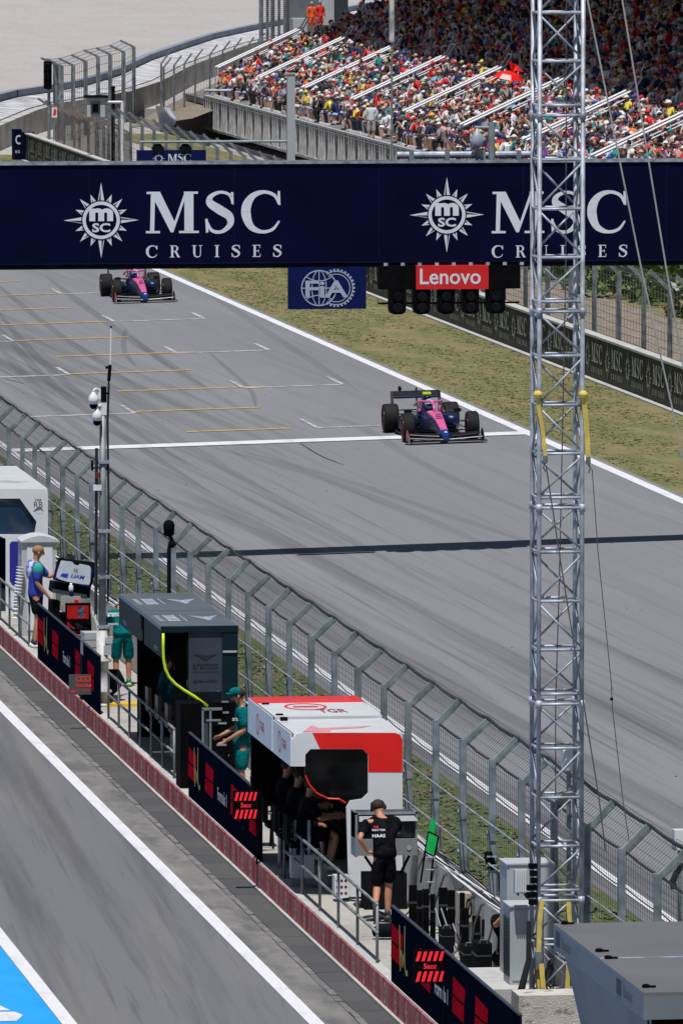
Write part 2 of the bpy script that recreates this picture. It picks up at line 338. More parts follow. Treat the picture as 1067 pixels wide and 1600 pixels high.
def cross(p,q,wd,m,dz=.009):
    a,b=GT(*p),GT(*q); y=(a.y+b.y)/2; mb.add([(a.x,y-wd/2,tz(a.x)+dz),(b.x,y-wd/2,tz(b.x)+dz),(b.x,y+wd/2,tz(b.x)+dz),(a.x,y+wd/2,tz(a.x)+dz)],[(0,1,2,3)]); return a,b,y
def z3(x,y): return x/1.976,400+y/1.976
for (p,q) in [(z3(355,203),z3(630,192)),(z3(548,300),z3(830,290)),(z3(755,408),z3(1058,396)),((496,668.5),(655,663)),(z3(92,497),z3(415,485)),(z3(-130,378),z3(215,367)),(z3(-300,272),z3(45,265)),(z3(190,117),z3(460,108))]:
    a,b,y=cross(p,q,.32,0)
    for e in (a,b):
        x=e.x; mb.add([(x-.06,y,tz(x)+.011),(x+.06,y,tz(x)+.011),(x+.06,y+3.3,tz(x)+.011),(x-.06,y+3.3,tz(x)+.011)],[(0,1,2,3)])
struct('grid_slot_lines',mb,WORN)
mb=MB()
for a in [((173,311),(600,296)),((360,418),(815,403)),((575,543),(900,533)),((5,212),(330,203)),((415,483),(803,466)),((217,367),(585,350)),((45,264),(390,248)),((-60,170),(215,158)),((-60,124),(190,116)),((-60,82),(60,77))]:
    cross(z3(*a[0]),z3(*a[1]),.3,0,.013)
struct('grid_yellow_lines',mb,YLINE)
mb=MB(); ys=222.9
mb.add([(22.1,ys-.55,tz(22.1)+.017),(22.4,ys-.55,.017),(34.8,ys-.55,tz(34.8)+.017),(34.8,ys+.55,tz(34.8)+.017),(22.4,ys+.55,.017),(22.1,ys+.55,.017)],[(0,1,4,5),(1,2,3,4)])
struct('start_line',mb,LINE)
# letters painted on the blue apron
mb=MB()
o=G(0,1590,.012); mb.poly([(0,0),(.28,0),(.42,.55),(.34,.9),(0,.9)],(o.x-.1,o.y-.4,.012),(1,0,0),(0,1,0)); mb.poly([(0,1.05),(.3,1.05),(.2,1.6),(0,1.6)],(o.x-.1,o.y-.4,.012),(1,0,0),(0,1,0))
struct('apron_lettering',mb,LINE)
# grates beside the pit wall
mb=MB(); y=95.
while y<200:
    mb.box(16.2,16.58,y,y+.985,-.01,.012+rnd.random()*.006,rnd.randrange(3)); y+=1.0
mg=[mat('drain_grate_%s'%n,c,.7,.2,.25,14,.4,stretch=(1,9,1)) for n,c in (('a',(.08,.083,.086)),('b',(.09,.092,.092)),('c',(.074,.078,.082)))]
struct('drain_grates',mb,mg)
mb=MB(); y=95.
while y<200:
    d=.3+rnd.random()*.5; mb.box(16.1+rnd.uniform(-.012,.01),16.19,y,y+d,-.01,.01+rnd.random()*.012); y+=d+rnd.random()*.15
struct('rough_concrete_edging',mb,M_edge)
# far gravel rise so the trap fills the view, with low ripples
# ================================================================ PIT WALL STRIP
PF=.4
t=thing('pit_wall_kerb','long low concrete kerb beside the pit lane with a faded red band on its face','kerb',(16.7,130,0))
mb=MB(); mb.box(16.66,16.82,70,215,-.05,PF+.005); mb.box(16.60,16.66,70,215,-.05,.035); mb.build('kerb_body',M_conc,t)
REDBAND=mat('faded_red_band',(.38,.07,.085),.8,0,.3,1.2,stretch=(1,3.2,.6),col2=(.5,.25,.26),spec=.05,lo=.4,hi=.7)
mb=MB(); mb.box(16.645,16.66,70,215,.035,PF-.012); mb.build('red_band',REDBAND,t)
CREST=mat('faded_crest',(.5,.3,.31),.85,0,.3,8)
mb=MB(); y=75.5
while y<210:
    for k in range(12):
        a,b=2*math.pi*k/12,2*math.pi*(k+1)/12; mb.poly([(.1*math.cos(a),.1*math.sin(a)),(.15*math.cos(a),.15*math.sin(a)),(.15*math.cos(b),.15*math.sin(b)),(.1*math.cos(b),.1*math.sin(b))],(16.645,y,.21),(0,-1,0),(0,0,1),0,.003)
    mb.poly(rect(-.03,-.1,.03,.1),(16.645,y,.21),(0,-1,0),(0,0,1),0,.003); mb.poly(rect(-.09,-.02,.09,.02),(16.645,y,.21),(0,-1,0),(0,0,1),0,.0035)
    mb.poly(rect(-.12,-.145,.12,-.125),(16.645,y,.21),(0,-1,0),(0,0,1),0,.0035)
    y+=1.02
mb.build('crests',CREST,t)
mb=MB(); y=70.
while y<215:
    d=2.4; mb.box(16.82,18.13,y,y+d-.02,-.05,PF-rnd.random()*.004); y+=d
tag(mb.build('pit_wall_walkway',M_conc2),kind='structure')
t=thing('concrete_pit_wall','long white concrete wall between the team stands and the debris fence','wall',(18,130,0))
mb=MB(); mb.add([(x,y,z) for y in (70,215) for x,z in ((18.13,-.05),(18.15,.5),(18.17,1.25),(18.44,1.25),(18.46,-.05))],[(0,1,2,3,4),(9,8,7,6,5)]+[(i,i+5,(i+1)%5+5,(i+1)%5) for i in range(5)]); mb.build('wall_body',M_conc,t)
mb=MB()
for y in range(72,215,4): mb.box(18.16,18.19,y,y+.02,.5,1.255)
mb.build('wall_joints',GALVD,t)
# cables lying on the wall
for k,(c,lab) in enumerate([(WHITE,'white cables running along the top of the concrete wall'),(CABLE,'black cables running along the top of the concrete wall')]):
    mb=MB()
    for j in range(3):
        pts=[]; ph=rnd.random()*6
        for i in range(60):
            yy=100+i*1.3; pts.append((18.2+.03*j+.07*k+.05*math.sin(i*.9+ph)+rnd.uniform(-.02,.02),yy,1.27+.012*j))
        mb.path(pts,.011,5)
    tag(mb.build('cable_run',c),lab,'cable')
# ================================================================ DEBRIS FENCE (near side)
FX=18.36; fy=[149.23+2.64*k for k in range(-21,24)]
t=thing('debris_fence','tall debris fence with angled top between the pit wall and the track','fence',(FX,130,1.25))
for i,y in enumerate(fy):
    mb=MB(); jx,jy=rnd.uniform(-.015,.015),rnd.uniform(-.05,.05); mb.bar((FX,y,1.22),(FX+jx,y+jy,3.1),.08,.09); mb.bar((FX+jx,y+jy,3.02),(FX+.34,y+jy,3.36+jx),.09,.07,0,(0,1,0))
    mb.bar((FX+.06,y,1.3),(FX+.005,y,2.3),.05,.06,0,(0,1,0)); mb.box(FX-.1,FX+.1,y-.09,y+.09,1.235,1.26)
    mb.box(FX-.06,FX+.06,y-.05,y+.05,2.0,2.08); mb.lathe((FX-.05,y,1.55),[(.035,0),(.035,.03)],(-1,0,0),8); mb.lathe((FX-.05,y,2.1),[(.035,0),(.035,.03)],(-1,0,0),8)
    mb.build('fence_post',FENCEP,t)
def meshgrid(mb,y0,y1,x,zs,ys,top=None,r=.0032):
    for z in zs: mb.tube((x,y0,z),(x,y1,z),r,n=3,caps=False)
    for y in ys:
        pts=[(x,y,zs[0]),(x,y,zs[-1])]+([(top[0],y,top[1])] if top else []); mb.path(pts,r,3,caps=False)
    if top:
        for k in range(1,5): f=k/4; mb.tube((x+(top[0]-x)*f,y0,zs[-1]+(top[1]-zs[-1])*f),(x+(top[0]-x)*f,y1,zs[-1]+(top[1]-zs[-1])*f),r,n=3,caps=False)
mb=MB(); y0,y1=fy[0],fy[-1]; n=int((y1-y0)/.17)
meshgrid(mb,y0,y1,FX+.055,[1.3+.088*k for k in range(21)],[y0+(y1-y0)*i/n for i in range(n+1)],(FX+.4,3.4)); mb.build('wire_mesh',WIRE,t)
mb=MB()
for x,z,r in ((FX+.36,3.38,.02),(FX+.38,3.35,.016),(FX+.06,3.05,.016),(FX+.06,2.6,.009)):
    pts=[]
    for i in range(len(fy)-1):
        for k in range(3): f=k/3; pts.append((x,fy[i]+2.64*f,z-.03*math.sin(math.pi*f)+rnd.uniform(-.006,.006)))
    pts.append((x,fy[-1],z)); mb.path(pts,r,5)
mb.build('top_cable',mat('twisted_dark_cable',(.03,.033,.037),.6,.3,.3,10),t)
mb=MB()
for z in (1.7,2.25): mb.tube((FX-.06,y0,z),(FX-.06,y1,z),.011,n=5)
mb.build('guard_cable',ALU,t)
# short posts with boxes hanging at intervals (second line behind the fence)
g='short steel posts standing behind the debris fence'
first=None
for i,y in enumerate(fy):
    if i%5!=2: continue
    lab='short grey steel post behind the debris fence'
    if first is None:
        first=thing('short_steel_post',lab,'post',(FX+.12,y+.9,1.25),g)
        mb=MB(); mb.box(FX+.08,FX+.16,y+.84,y+.96,1.23,2.0); mb.box(FX+.06,FX+.18,y+.82,y+.98,2.0,2.03); mb.build('post_body',FENCEP,first)
    else: dup(first,(FX+.12,y+.9,1.25))
# ================================================================ TRACKSIDE WALL with banners (right)
t=thing('trackside_barrier_wall','long low wall beside the grass covered with dark cruise line banners','wall',(40,260,.3))
mb=MB(); mb.box(40,40.2,60,398,.2,1.48); mb.build('wall_body',BANNER,t)
mb=MB(); mb.box(39.94,40.24,60,398,1.48,1.54); mb.build('wall_cap',M_conc,t)
mb=MB(); mb.box(39.8,39.97,60,398,.3,.36); mb.build('foot_kerb',M_conc,t)
first=None; y=396.
mb=MB(); lettering(mb,'MSC',(39.992,-.25,.8),(0,-1,0),(0,0,1),1.75,.52,.004); lettering(mb,'CRUISES',(39.992,-.25,.52),(0,-1,0),(0,0,1),1.75,.15,.004); sunburst(mb,(39.992,.4,.93),(0,-1,0),(0,0,1),.5,0,1,.004)
first=mb.build('banner_lettering',[LOGOW,BANNER],t)
# mesh coordinates are relative to the wall root: place copies along the wall
base=first.location.copy(); first.location=base+Vector((0,396,0))
k=1
while 396-3.3*k>205 :
    c=first.copy(); COL.objects.link(c); c.location=base+Vector((0,396-3.3*k,0)); k+=1
    c.parent=t
# end blocks
for i,(px0,px1,c) in enumerate(((22,35,'left'),(35,55,'right'))):
    a=G(px0,247,.32); b=G(px1,247,.32); y=397.6+ (1.2 if i==0 else .3)
    xa,xb=PY(px0,247,y).x,PY(px1,247,y).x
    tt=thing('wall_end_block',('narrow navy end block with a pale letter at the far end of the trackside wall','plain navy end block closest to the banners at the far end of the trackside wall')[i],'block',((xa+xb)/2,y,.32))
    mb=MB(); mb.box(xa,xb-.02,y,y+1.0,.3,1.55+.1*(1-i)); mb.build('block_body',NAVY,tt)
    if i==0:
        txt('C',(xa+.06,y,1.0),(1,0,0),(0,0,1),.26,.42,LOGO,'block_letter',tt,bold=.02); txt('ES',(xa+.06,y,.62),(1,0,0),(0,0,1),.2,.12,LOGO,'block_letter',tt)
# ---- right service fence posts
fence_y=[248.54+4.18*k for k in range(-7,33)]
t=thing('service_fence','weathered wire fence with leaning arms behind the trackside wall','fence',(41.5,270,.3))
for i,y in enumerate(fence_y):
    mb=MB(); j=rnd.uniform(-.04,.04); mb.box(41.44,41.56,y-.06,y+.06,.25,3.0+j); mb.bar((41.5,y,2.95+j),(40.95,y,3.5+j),.1,.08,0,(0,1,0)); mb.build('fence_post',GALVD,t)
mb=MB()
for z in [.5+.21*k for k in range(12)]:
    pts=[(41.45+rnd.uniform(-.02,.02),yy,z+rnd.uniform(-.04,.04)) for yy in fence_y]; mb.path(pts,.008,3,caps=False)
n=int((fence_y[-1]-fence_y[0])/.5)
for i in range(n): yy=fence_y[0]+.5*i; mb.path([(41.45,yy,.4),(41.45,yy,2.95),(40.98,yy,3.45)],.005,3,caps=False)
for f in (.3,.65,1): mb.tube((41.5-.55*f,fence_y[0],2.95+.5*f),(41.5-.55*f,fence_y[-1],2.95+.5*f),.009,n=3)
mb.build('wire_mesh',GALVD,t)
# ================================================================ GANTRY
GY=188.3
gx0,gx1=10.,44.
zt,zb=8.43,6.35
t=thing('start_gantry','huge navy start gantry beam with white cruise line lettering across the track','gantry',(27,GY,6.2))
mb=MB(); mb.box(gx0,gx1,GY,GY+.7,zb,zt); mb.build('beam',NAVY,t)
mb=MB(); mb.box(gx0,gx1,GY-.03,GY+.05,zt,zt+.05); mb.box(gx0,gx1,GY+.64,GY+.71,zt,zt+.05)
x=gx0
while x<gx1: mb.box(x,x+.04,GY-.03,GY+.0,zt+.05,zt+.08); x+=1.2
mb.build('top_rail',ALUD,t)
SEAM=mat('navy_seam',(.006,.008,.04),.8,spec=.05)
mb=MB()
x=gx0+1.1
while x<gx1: mb.box(x,x+.018,GY-.006,GY,zb+.03,zt-.02); x+=3.05
mb.box(gx0,gx1,GY-.008,GY,zb,zb+.025); mb.box(gx0,gx1,GY-.008,GY,zt-.03,zt-.005)
mb.build('banner_seams',SEAM,t)
mb=MB(); mb.box(gx0,gx1,GY+.02,GY+.3,zb-.1,zb-.01)
mb.build('under_rail',BLACKM,t)
for sx in (gx0+.3,gx1-.3):
    mb=MB()
    for dx in (-.3,.3):
        for dy in (.1,.75): mb.tube((sx+dx,GY+dy,tz(sx)-.02),(sx+dx,GY+dy,zb),.06)
    for k in range(7): mb.tube((sx-.3,GY+.1,.2+k*.9),(sx+.3,GY+.1,.9+k*.9),.03)
    mb.build('gantry_leg',ALUD,t)
mlogo=[LOGO,NAVY]
for px in (228,768):
    a=PY(px,402,GY); hh=PY(px,300,GY).z-PY(px,365,GY).z
    c=PY(px,402,GY); h=(PY(px,299,GY).z-PY(px,364,GY).z)
    w3=PY(px+212,402,GY).x-a.x
    def word(body,o,W,hh_):
        x=0; gap=(W/hh_-sum(LET[c][0] for c in body))/(len(body)-1); k=1.
        if gap<.02: k=(W/hh_)/(sum(LET[c][0] for c in body)+.06*(len(body)-1)); gap=.06*k
        for c in body:
            mb=MB(); lettering(mb,c,o+Vector((x*hh_,0,0)),(1,0,0),(0,0,1),LET[c][0]*k*hh_,hh_) if False else [mb.poly([((x+q[0]*k)*hh_,q[1]*hh_) for q in p],o,(1,0,0),(0,0,1),0,.006+.0004*(i%7)+(0 if i%7 else .0002*(i//7))) for i,p in enumerate(LET[c][1])]
            mb.build('letter_'+c.lower(),LOGO,t); x+=LET[c][0]*k+gap
    word('MSC',PY(px,364,GY),w3,h); word('CRUISES',PY(px,402,GY),w3,h*.29)
    cc=PY(px-70,343.5 if px<500 else 335,GY); mb=MB(); sunburst(mb,cc,(1,0,0),(0,0,1),59/75.)
    mb.build('sun_emblem',mlogo,t); 
    txt('m',cc+Vector((-.25,0,-.02)),(1,0,0),(0,0,1),.5,.27,LOGO,'emblem_letter',t,bold=.05,off=.022)
    txt('SC',cc+Vector((-.19,0,-.25)),(1,0,0),(0,0,1),.38,.19,LOGO,'emblem_letter',t,bold=.03,off=.022)
# FIA board
b0,b1=PY(450,483,GY-.1),PY(572,483,GY-.1)
t=thing('federation_board','square blue board with globe emblem hanging below the gantry left of the start lights','sign',(b0.x+.8,GY-.1,b0.z))
zt2=PY(450,417,GY-.1).z
mb=MB(); mb.box(b0.x,b1.x,GY-.1,GY-.05,b0.z,zt2+.0); mb.build('board',NAVY2,t)
mb=MB(); o=Vector(((b0.x+b1.x)/2,GY-.1,(b0.z+zt2)/2))
EMB=mat('pale_blue_emblem',(.32,.4,.5),.6,0,.05,2)
def ringp(mb,cx,cz,rx,rz,wd,a0=0,a1=360,n=36,off=.004,m=0):
    for k in range(n):
        a,b=R(a0+(a1-a0)*k/n),R(a0+(a1-a0)*(k+1)/n)
        mb.poly([(cx+(rx-wd)*math.cos(a),cz+(rz-wd)*math.sin(a)),(cx+rx*math.cos(a),cz+rz*math.sin(a)),(cx+rx*math.cos(b),cz+rz*math.sin(b)),(cx+(rx-wd)*math.cos(b),cz+(rz-wd)*math.sin(b))],o,(1,0,0),(0,0,1),m,off)
ringp(mb,-.17,0,.38,.38,.025); ringp(mb,-.17,0,.16,.38,.02,off=.005); mb.poly(rect(-.18,-.37,-.16,.37),o,(1,0,0),(0,0,1),0,.006); mb.poly(rect(-.54,-.01,.2,.01),o,(1,0,0),(0,0,1),0,.0065)
ringp(mb,.19,0,.36,.36,.02,-125,125,off=.007); 
for k in range(-10,11): a=R(k*12); ringp(mb,.19,0,.4,.4,.045,k*12-3,k*12+3,1,.0075)
ringp(mb,.19,0,.3,.3,.018,-125,125,off=.008); ringp(mb,-.17,.52,.42,.38,.02,230,310,12,.0085); ringp(mb,-.17,-.52,.42,.38,.02,50,130,12,.009)
mb.build('globe_emblem',EMB,t); txt('FiA',o+Vector((-.46,0,-.2)),(1,0,0),(0,0,1),.9,.36,EMB,'board_letters',t,bold=.02,off=.014)
# start lights
l0=PY(592,452,GY-.15); 
t=thing('start_light_rig','black start light rig with five lamp columns hanging below the gantry','start lights',(28,GY-.1,5.3))
zt2=PY(592,415,GY-.15).z; xr=PY(813,452,GY-.15).x; x1=PY(648,453,GY).x; x2=PY(761,453,GY).x
mb=MB(); mb.box(l0.x,x1,GY-.15,GY+.1,l0.z,zt2); mb.build('side_panel',BLACK,t); mb=MB(); mb.box(x2,xr,GY-.15,GY+.1,l0.z,zt2); mb.build('side_panel',BLACK,t)
mb=MB(); mb.box(x1,x2,GY-.2,GY+.1,l0.z,zt2); mb.build('red_panel',REDB,t)
a=PY(656,444,GY-.2); b=PY(751,444,GY-.2); txt('Lenovo',(a.x,GY-.2,a.z),(1,0,0),(0,0,1),b.x-a.x,.33,LOGO,'panel_lettering',t,bold=.012)
mb=MB(); mb.box(l0.x,xr,GY-.02,GY+.02,PY(600,475,GY).z,PY(600,472,GY).z); mb.build('cross_bar',BLACKM,t)
for k in range(5):
    xa,xb=PY(608+38*k,490,GY-.15).x,PY(634.5+38*k+(0 if k<4 else 3),490,GY-.15).x; z0=PY(620,491,GY-.15).z
    mb=MB(); pts=[]; c=(xa+xb)/2; hw=(xb-xa)/2; pts=[(-hw,zt2-.5),(-hw,z0+.1),(-hw+.03,z0+.03),(-hw+.1,z0),(hw-.1,z0),(hw-.03,z0+.03),(hw,z0+.1),(hw,zt2-.5)]
    mb.prism([(p[0],p[1]) for p in pts],(c,GY-.15,0),(1,0,0),(0,0,1),.22); col=mb.build('lamp_column',BLACK,t)
    for zz in (z0+.14,z0+.37):
        m2=MB(); m2.lathe((c,GY-.15,zz),[(.1,0),(.105,.06),(.09,.07)],(0,-1,0),14); m2.build('lamp_hood',BLACKM,col)
mb=MB()
for k in range(9): mb.box(l0.x+.1+.36*k,l0.x+.18+.36*k,GY-.17,GY-.13,zt2,zt2+.06)
mb.build('clamps',ALU,t)
# things standing on the gantry
zt3=zt+.05
p=PY(620,247,GY+.5); q=PY(832,247,GY+.5)
t=thing('gantry_pipe','horizontal white pipe lying on top of the gantry behind the truss tower','pipe',((p.x+q.x)/2,GY+.5,zt3)); 
mb=MB(); mb.tube((p.x,GY+.5,zt3+.1),(q.x,GY+.5,zt3+.1),.075,n=12); mb.build('pipe_tube',ALU,t); mb=MB()
for k in range(4): mb=MB(); x=p.x+.3+(q.x-p.x-.6)*k/3; mb.box(x-.05,x+.05,GY+.42,GY+.58,zt3-.06,zt3+.19); mb.build('pipe_clamp',GALV,t)
p=PY(745,240,GY+.3); t=thing('dome_camera','silver dome camera on a short bracket standing on top of the gantry','camera',(p.x,GY+.3,zt3))
mb=MB(); mb.lathe((p.x,GY+.3,PY(745,228,GY+.3).z),[(.03,-.3),(.03,-.02),(.1,0),(.13,.05),(.13,.16),(.1,.26),(.04,.32),(.02,.4)],n=14); mb.build('camera_dome',ALU,t,True)
x=PY(768,240,GY+.3).x
mb=MB(); mb.tube((x,GY+.3,zt3-.05),(x,GY+.3,PY(768,190,GY+.3).z),.07,n=10); mb.tube((x,GY+.3,PY(768,198,GY+.3).z),(p.x-.05,GY+.3,PY(768,198,GY+.3).z),.03); mb.build('bracket_post',GALV,t)
# ---- far frame with the small billboard and grey column
yb=330.
t=thing('grey_column','tall pale grey square column rising behind the gantry','post',(42.9,yb,.3))
a=PY(449,115,yb); b=PY(461,115,yb); mb=MB(); mb.box(a.x,b.x,yb,yb+.28,.2,a.z); mb.box(a.x-.03,b.x+.03,yb-.03,yb+.31,a.z,a.z+.04); mb.build('column_body',mat('grey_column_paint',(.36,.38,.41),.6,0,.05,1),t)
t=thing('light_bar_frame','thin horizontal pipe with floodlights joined to the grey column','frame',(38,yb,.3))
a=PY(219,221,yb+.1); b=PY(449,219,yb+.1)
mb=MB(); mb.tube((a.x,yb+.1,a.z),(b.x,yb+.1,a.z),.05,n=8); mb.tube((a.x+.02,yb+.1,a.z-2.6),(a.x+.02,yb+.1,a.z+.02),.04); mb.build('pipe',GALV,t)
for px in (247,290):
    c=PY(px,225,yb+.1); mb=MB(); mb.box(c.x-.2,c.x+.2,yb-.05,yb+.25,c.z-.3,c.z-.08); mb.prism([(-.25,0),(.25,0),(.1,.2),(-.1,.2)],(c.x,yb+.1,c.z-.18),(1,0,0),(0,0,1),.2); mb.build('floodlight',BLACKM,t)
t=thing('small_billboard','small navy cruise line billboard above the gantry on the left','billboard',(38,yb,2))
a=PY(214,262,yb); b=PY(322,262,yb); zz=PY(214,234,yb).z
mb=MB(); mb.box(a.x,b.x,yb,yb+.12,a.z-.6,zz); mb.build('board',NAVY2,t)
mb=MB(); 
for x in (a.x+.3,b.x-.3): mb.box(x-.05,x+.05,yb+.13,yb+.2,.2,zz-.1)
mb.build('legs',GALV,t)
mb=MB(); q=PY(262,252.5,yb); lettering(mb,'MSC',q,(1,0,0),(0,0,1),36/42.7*1.03,12.5/42.7); mb.build('board_lettering',LOGO,t); mb=MB(); lettering(mb,'CRUISES',PY(262,260.5,yb),(1,0,0),(0,0,1),.85,.1); mb.build('board_lettering',LOGO,t); mb=MB(); sunburst(mb,PY(248,247,yb),(1,0,0),(0,0,1),.24); mb.build('board_emblem',[LOGO,NAVY2],t)
p=PY(612,245,300); t=thing('slim_flag_mast','very slim grey mast rising in front of the left half of the crowd','mast',(p.x,300,.3))
mb=MB(); zz=PY(609,-60,300).z; zm=PY(610,65,300).z; mb.tube((p.x,300,.2),(p.x,300,zm),.035); mb.build('lower_mast',GALVD,t); mb=MB(); mb.tube((p.x,300,zm),(p.x,300,zz),.09); mb.build('upper_mast',mat('old_white_mast',(.4,.4,.4),.7,0,.4,4),t)
# ================================================================ FAR BACKGROUND: gravel-side barrier, catch fences, signal, booth
BP=[(-60,262),(60,208),(100,196),(150,188),(200,178),(252,160),(300,133),(357,110),(394,96),(450,82),(540,62),(640,40)]
bp=[G(px,py,.3) for px,py in BP]
t=thing('curved_concrete_barrier','long curving concrete barrier with a white painted top at the edge of the gravel trap','barrier',tuple(bp[4]))
def wallstrip(mb,pts,z0,z1,th,m=0,dz=0.,off=0.):
    for a,b in zip(pts[:-1],pts[1:]):
        d=(b-a).normalized(); nn=Vector((-d.y,d.x,0)); nn=nn if nn.y>0 else -nn; a=a+nn*off; b=b+nn*off
        mb.add([(a.x,a.y,z0),(b.x,b.y,z0),(b.x,b.y,z1),(a.x,a.y,z1),(a.x+nn.x*th,a.y+nn.y*th,z0),(b.x+nn.x*th,b.y+nn.y*th,z0),(b.x+nn.x*th,b.y+nn.y*th,z1+dz),(a.x+nn.x*th,a.y+nn.y*th,z1+dz)],[(0,1,2,3),(3,2,6,7),(5,4,7,6)],m)
mb=MB(); wallstrip(mb,bp,.25,1.45,.5); mb.build('concrete_face',mat('weathered_barrier',(.38,.37,.35),.85,0,.25,.5,.1),t)
b2=[p+Vector((.4,4,0)) for p in bp]; mb=MB(); wallstrip(mb,bp,1.2,1.5,1.7,0,.2,.52); mb.build('white_top',mat('chalky_white_paint',(.4,.4,.42),.85,0,.35,.9),t)
mb=MB(); wallstrip(mb,bp,.25,2.05,.4,0,0,2.3); mb.build('rear_belt',mat('blue_grey_belt',(.19,.22,.27),.8,0,.15,.5),t)
a,b=PY(345,78,560),PY(385,78,560); t2=thing('orange_barrier_block','orange block of barriers behind the curving concrete barrier','barrier',(a.x,560,.3)); mb=MB()
for k in range(3): x=a.x+(b.x-a.x)*k/3; mb.box(x,x+(b.x-a.x)/3-.05,560+k*.2,561,.3,a.z+.55)
mb.build('block_body',flat((.75,.12,.03),'orange_plastic'),t2)
# pale strip of paving behind the stand end and a second rail
mb=MB(); o=[G(200,200,.3),G(260,165,.3),G(400,100,.3),G(470,80,.3),G(470,120,.3),G(300,185,.3)]
mb.add([(p.x,p.y,.325) for p in o],[tuple(range(6))]); struct('stand_end_paving',mb,M_dirt)
# bent catch fence (left, behind the signal)
tops=[(86,100,1),(89,101,0),(96,102,1),(114,101,1),(133.5,95,1),(153,87.5,1),(172,84,1),(193,80,1),(209,72,1)]
ZT=3.8; pts=[G(px,py,ZT) for px,py,_ in tops]
t=thing('catch_fence','tall grey catch fence with a folded top standing behind the traffic signal','fence',(pts[4].x,pts[4].y,.3))
for p,(px,py,k) in zip(pts,tops):
    mb=MB(); mb.box(p.x-.09,p.x+.09,p.y-.09,p.y+.09,.2,ZT); mb.bar((p.x,p.y,ZT),(p.x-.42,p.y+2.2,ZT+.25),.07,.09); mb.build('fence_post',GALVD,t)
mb=MB()
for z in [.6+.4*k for k in range(9)]:
    mb.path([(p.x,p.y-.1,z+rnd.uniform(-.03,.03)) for p in pts],.013,3,caps=False)
for f in (.33,.66,1.): mb.path([(p.x-.42*f,p.y+2.2*f,ZT+.25*f) for p in pts],.02,3,caps=False)
for a,b in zip(pts[:-1],pts[1:]):
    for k in range(6): q=a.lerp(b,k/6); mb.path([(q.x,q.y-.1,.4),(q.x,q.y-.1,ZT),(q.x-.42,q.y+2.2,ZT+.25)],.008,3,caps=False)
mb.build('wire_mesh',GALVD,t)
# ragged shade netting strip on old leaning posts between signal and camera box
t=thing('netting_fence','old netting covered fence with rusty leaning arms behind the wall banners','fence',(42.5,385,.3))
ny_=[PX(px,200,42.3).y for px in (88,100,116,124,138,150,162,176,190,204)]
for i,y in enumerate(ny_):
    mb=MB(); mb.box(42.25,42.35,y-.06,y+.06,.2,2.25); mb.bar((42.3,y,2.2),(41.5,y+.3,2.75),.1,.08,0,(0,1,0)); mb.build('fence_post',mat('rusty_steel',(.14,.11,.1),.8,.2,.4,3),t)
NET=mat('grey_netting',(.1,.1,.1),.9,0,.5,2,alpha=.72); mb=MB()
for i in range(len(ny_)-1):
    a,b=ny_[i],ny_[i+1]; z0=.35 if i%3 else .7
    for k in range(4):
        f0,f1=k/4,(k+1)/4; x0=42.35+.05*math.sin(i*4+k); x1=42.35+.05*math.sin(i*4+k+1); mb.add([(x0,a+(b-a)*f0,z0),(x1,a+(b-a)*f1,z0),(x1,a+(b-a)*f1,2.2+rnd.uniform(-.1,0)),(x0,a+(b-a)*f0,2.2)],[(0,1,2,3)])
mb.build('netting',NET,t)
# traffic signal
p=PY(75,212,399); t=thing('traffic_signal','black three lamp trackside signal on a grey pole at the far end of the wall','traffic light',(p.x,399,.3))
a=PY(69,138,399); b=PY(81,95,399); cx=(a.x+b.x)/2
mb=MB(); mb.tube((cx+.05,399.1,.2),(cx+.05,399.1,a.z+.1),.07); mb.build('pole',GALV,t)
mb=MB(); mb.box(a.x,b.x,399,399.25,a.z,b.z); mb.build('housing',BLACK,t)
for k in range(3):
    zz=a.z+(b.z-a.z)*(k+.5)/3; mb=MB(); mb.lathe((cx-.03,399,zz),[(.15,0),(.17,.25)],(0,-1,-.25),12); mb.build('lamp_visor',BLACKM,t)
a=PY(81,183,398.6); b=PY(87,167,398.6); t=thing('small_red_sign','small white sign with a red mark fixed beside the signal pole','sign',(a.x,398.6,a.z-1.5))
mb=MB(); mb.box(a.x,b.x+.06,398.6,398.63,a.z,b.z); mb.build('sign_plate',WHITE,t); mb=MB(); mb.poly([(.05,.1),(.18,.1),(.2,.35),(.1,.4)],(a.x,398.6,a.z),(1,0,0),(0,0,1),0,.005); mb.build('red_mark',RED,t)
mb=MB(); mb.tube(((a.x+b.x)/2,398.66,.3),((a.x+b.x)/2,398.66,b.z),.02); mb.build('sign_post',GALV,t)
# camera box on L-shaped pole
y=372.; a=PY(136,182,y); b=PY(164,152,y); c=PY(192,262,y); d=PY(192,159,y)
t=thing('timing_box','grey metal timing box with a dark screen hung from a white right angled pole','box',(a.x,y,a.z))
mb=MB(); mb.box(a.x,b.x,y,y+.5,a.z,b.z); mb.build('box_shell',GREYP,t); mb=MB(); mb.box(a.x-.08,b.x+.12,y-.1,y+.6,b.z,b.z+.1); mb.build('box_roof',BLACKM,t)
mb=MB(); w_=b.x-a.x; mb.box(a.x+.2*w_,a.x+.72*w_,y-.06,y,a.z+.12,b.z-.15); mb.build('screen_frame',GREYD,t); mb=MB(); mb.box(a.x+.3*w_,a.x+.62*w_,y-.075,y-.06,a.z+.22,b.z-.25); mb.build('screen',BLACK,t)
t=thing('right_angled_pole','white right angled pole carrying the grey timing box','pole',(c.x,y+.2,.3)); mb=MB(); mb.tube((c.x,y+.2,.2),(c.x,y+.2,d.z+.05),.07); mb.tube((b.x,y+.2,d.z),(c.x,y+.2,d.z),.055); mb.build('pole_tube',WHITE,t)
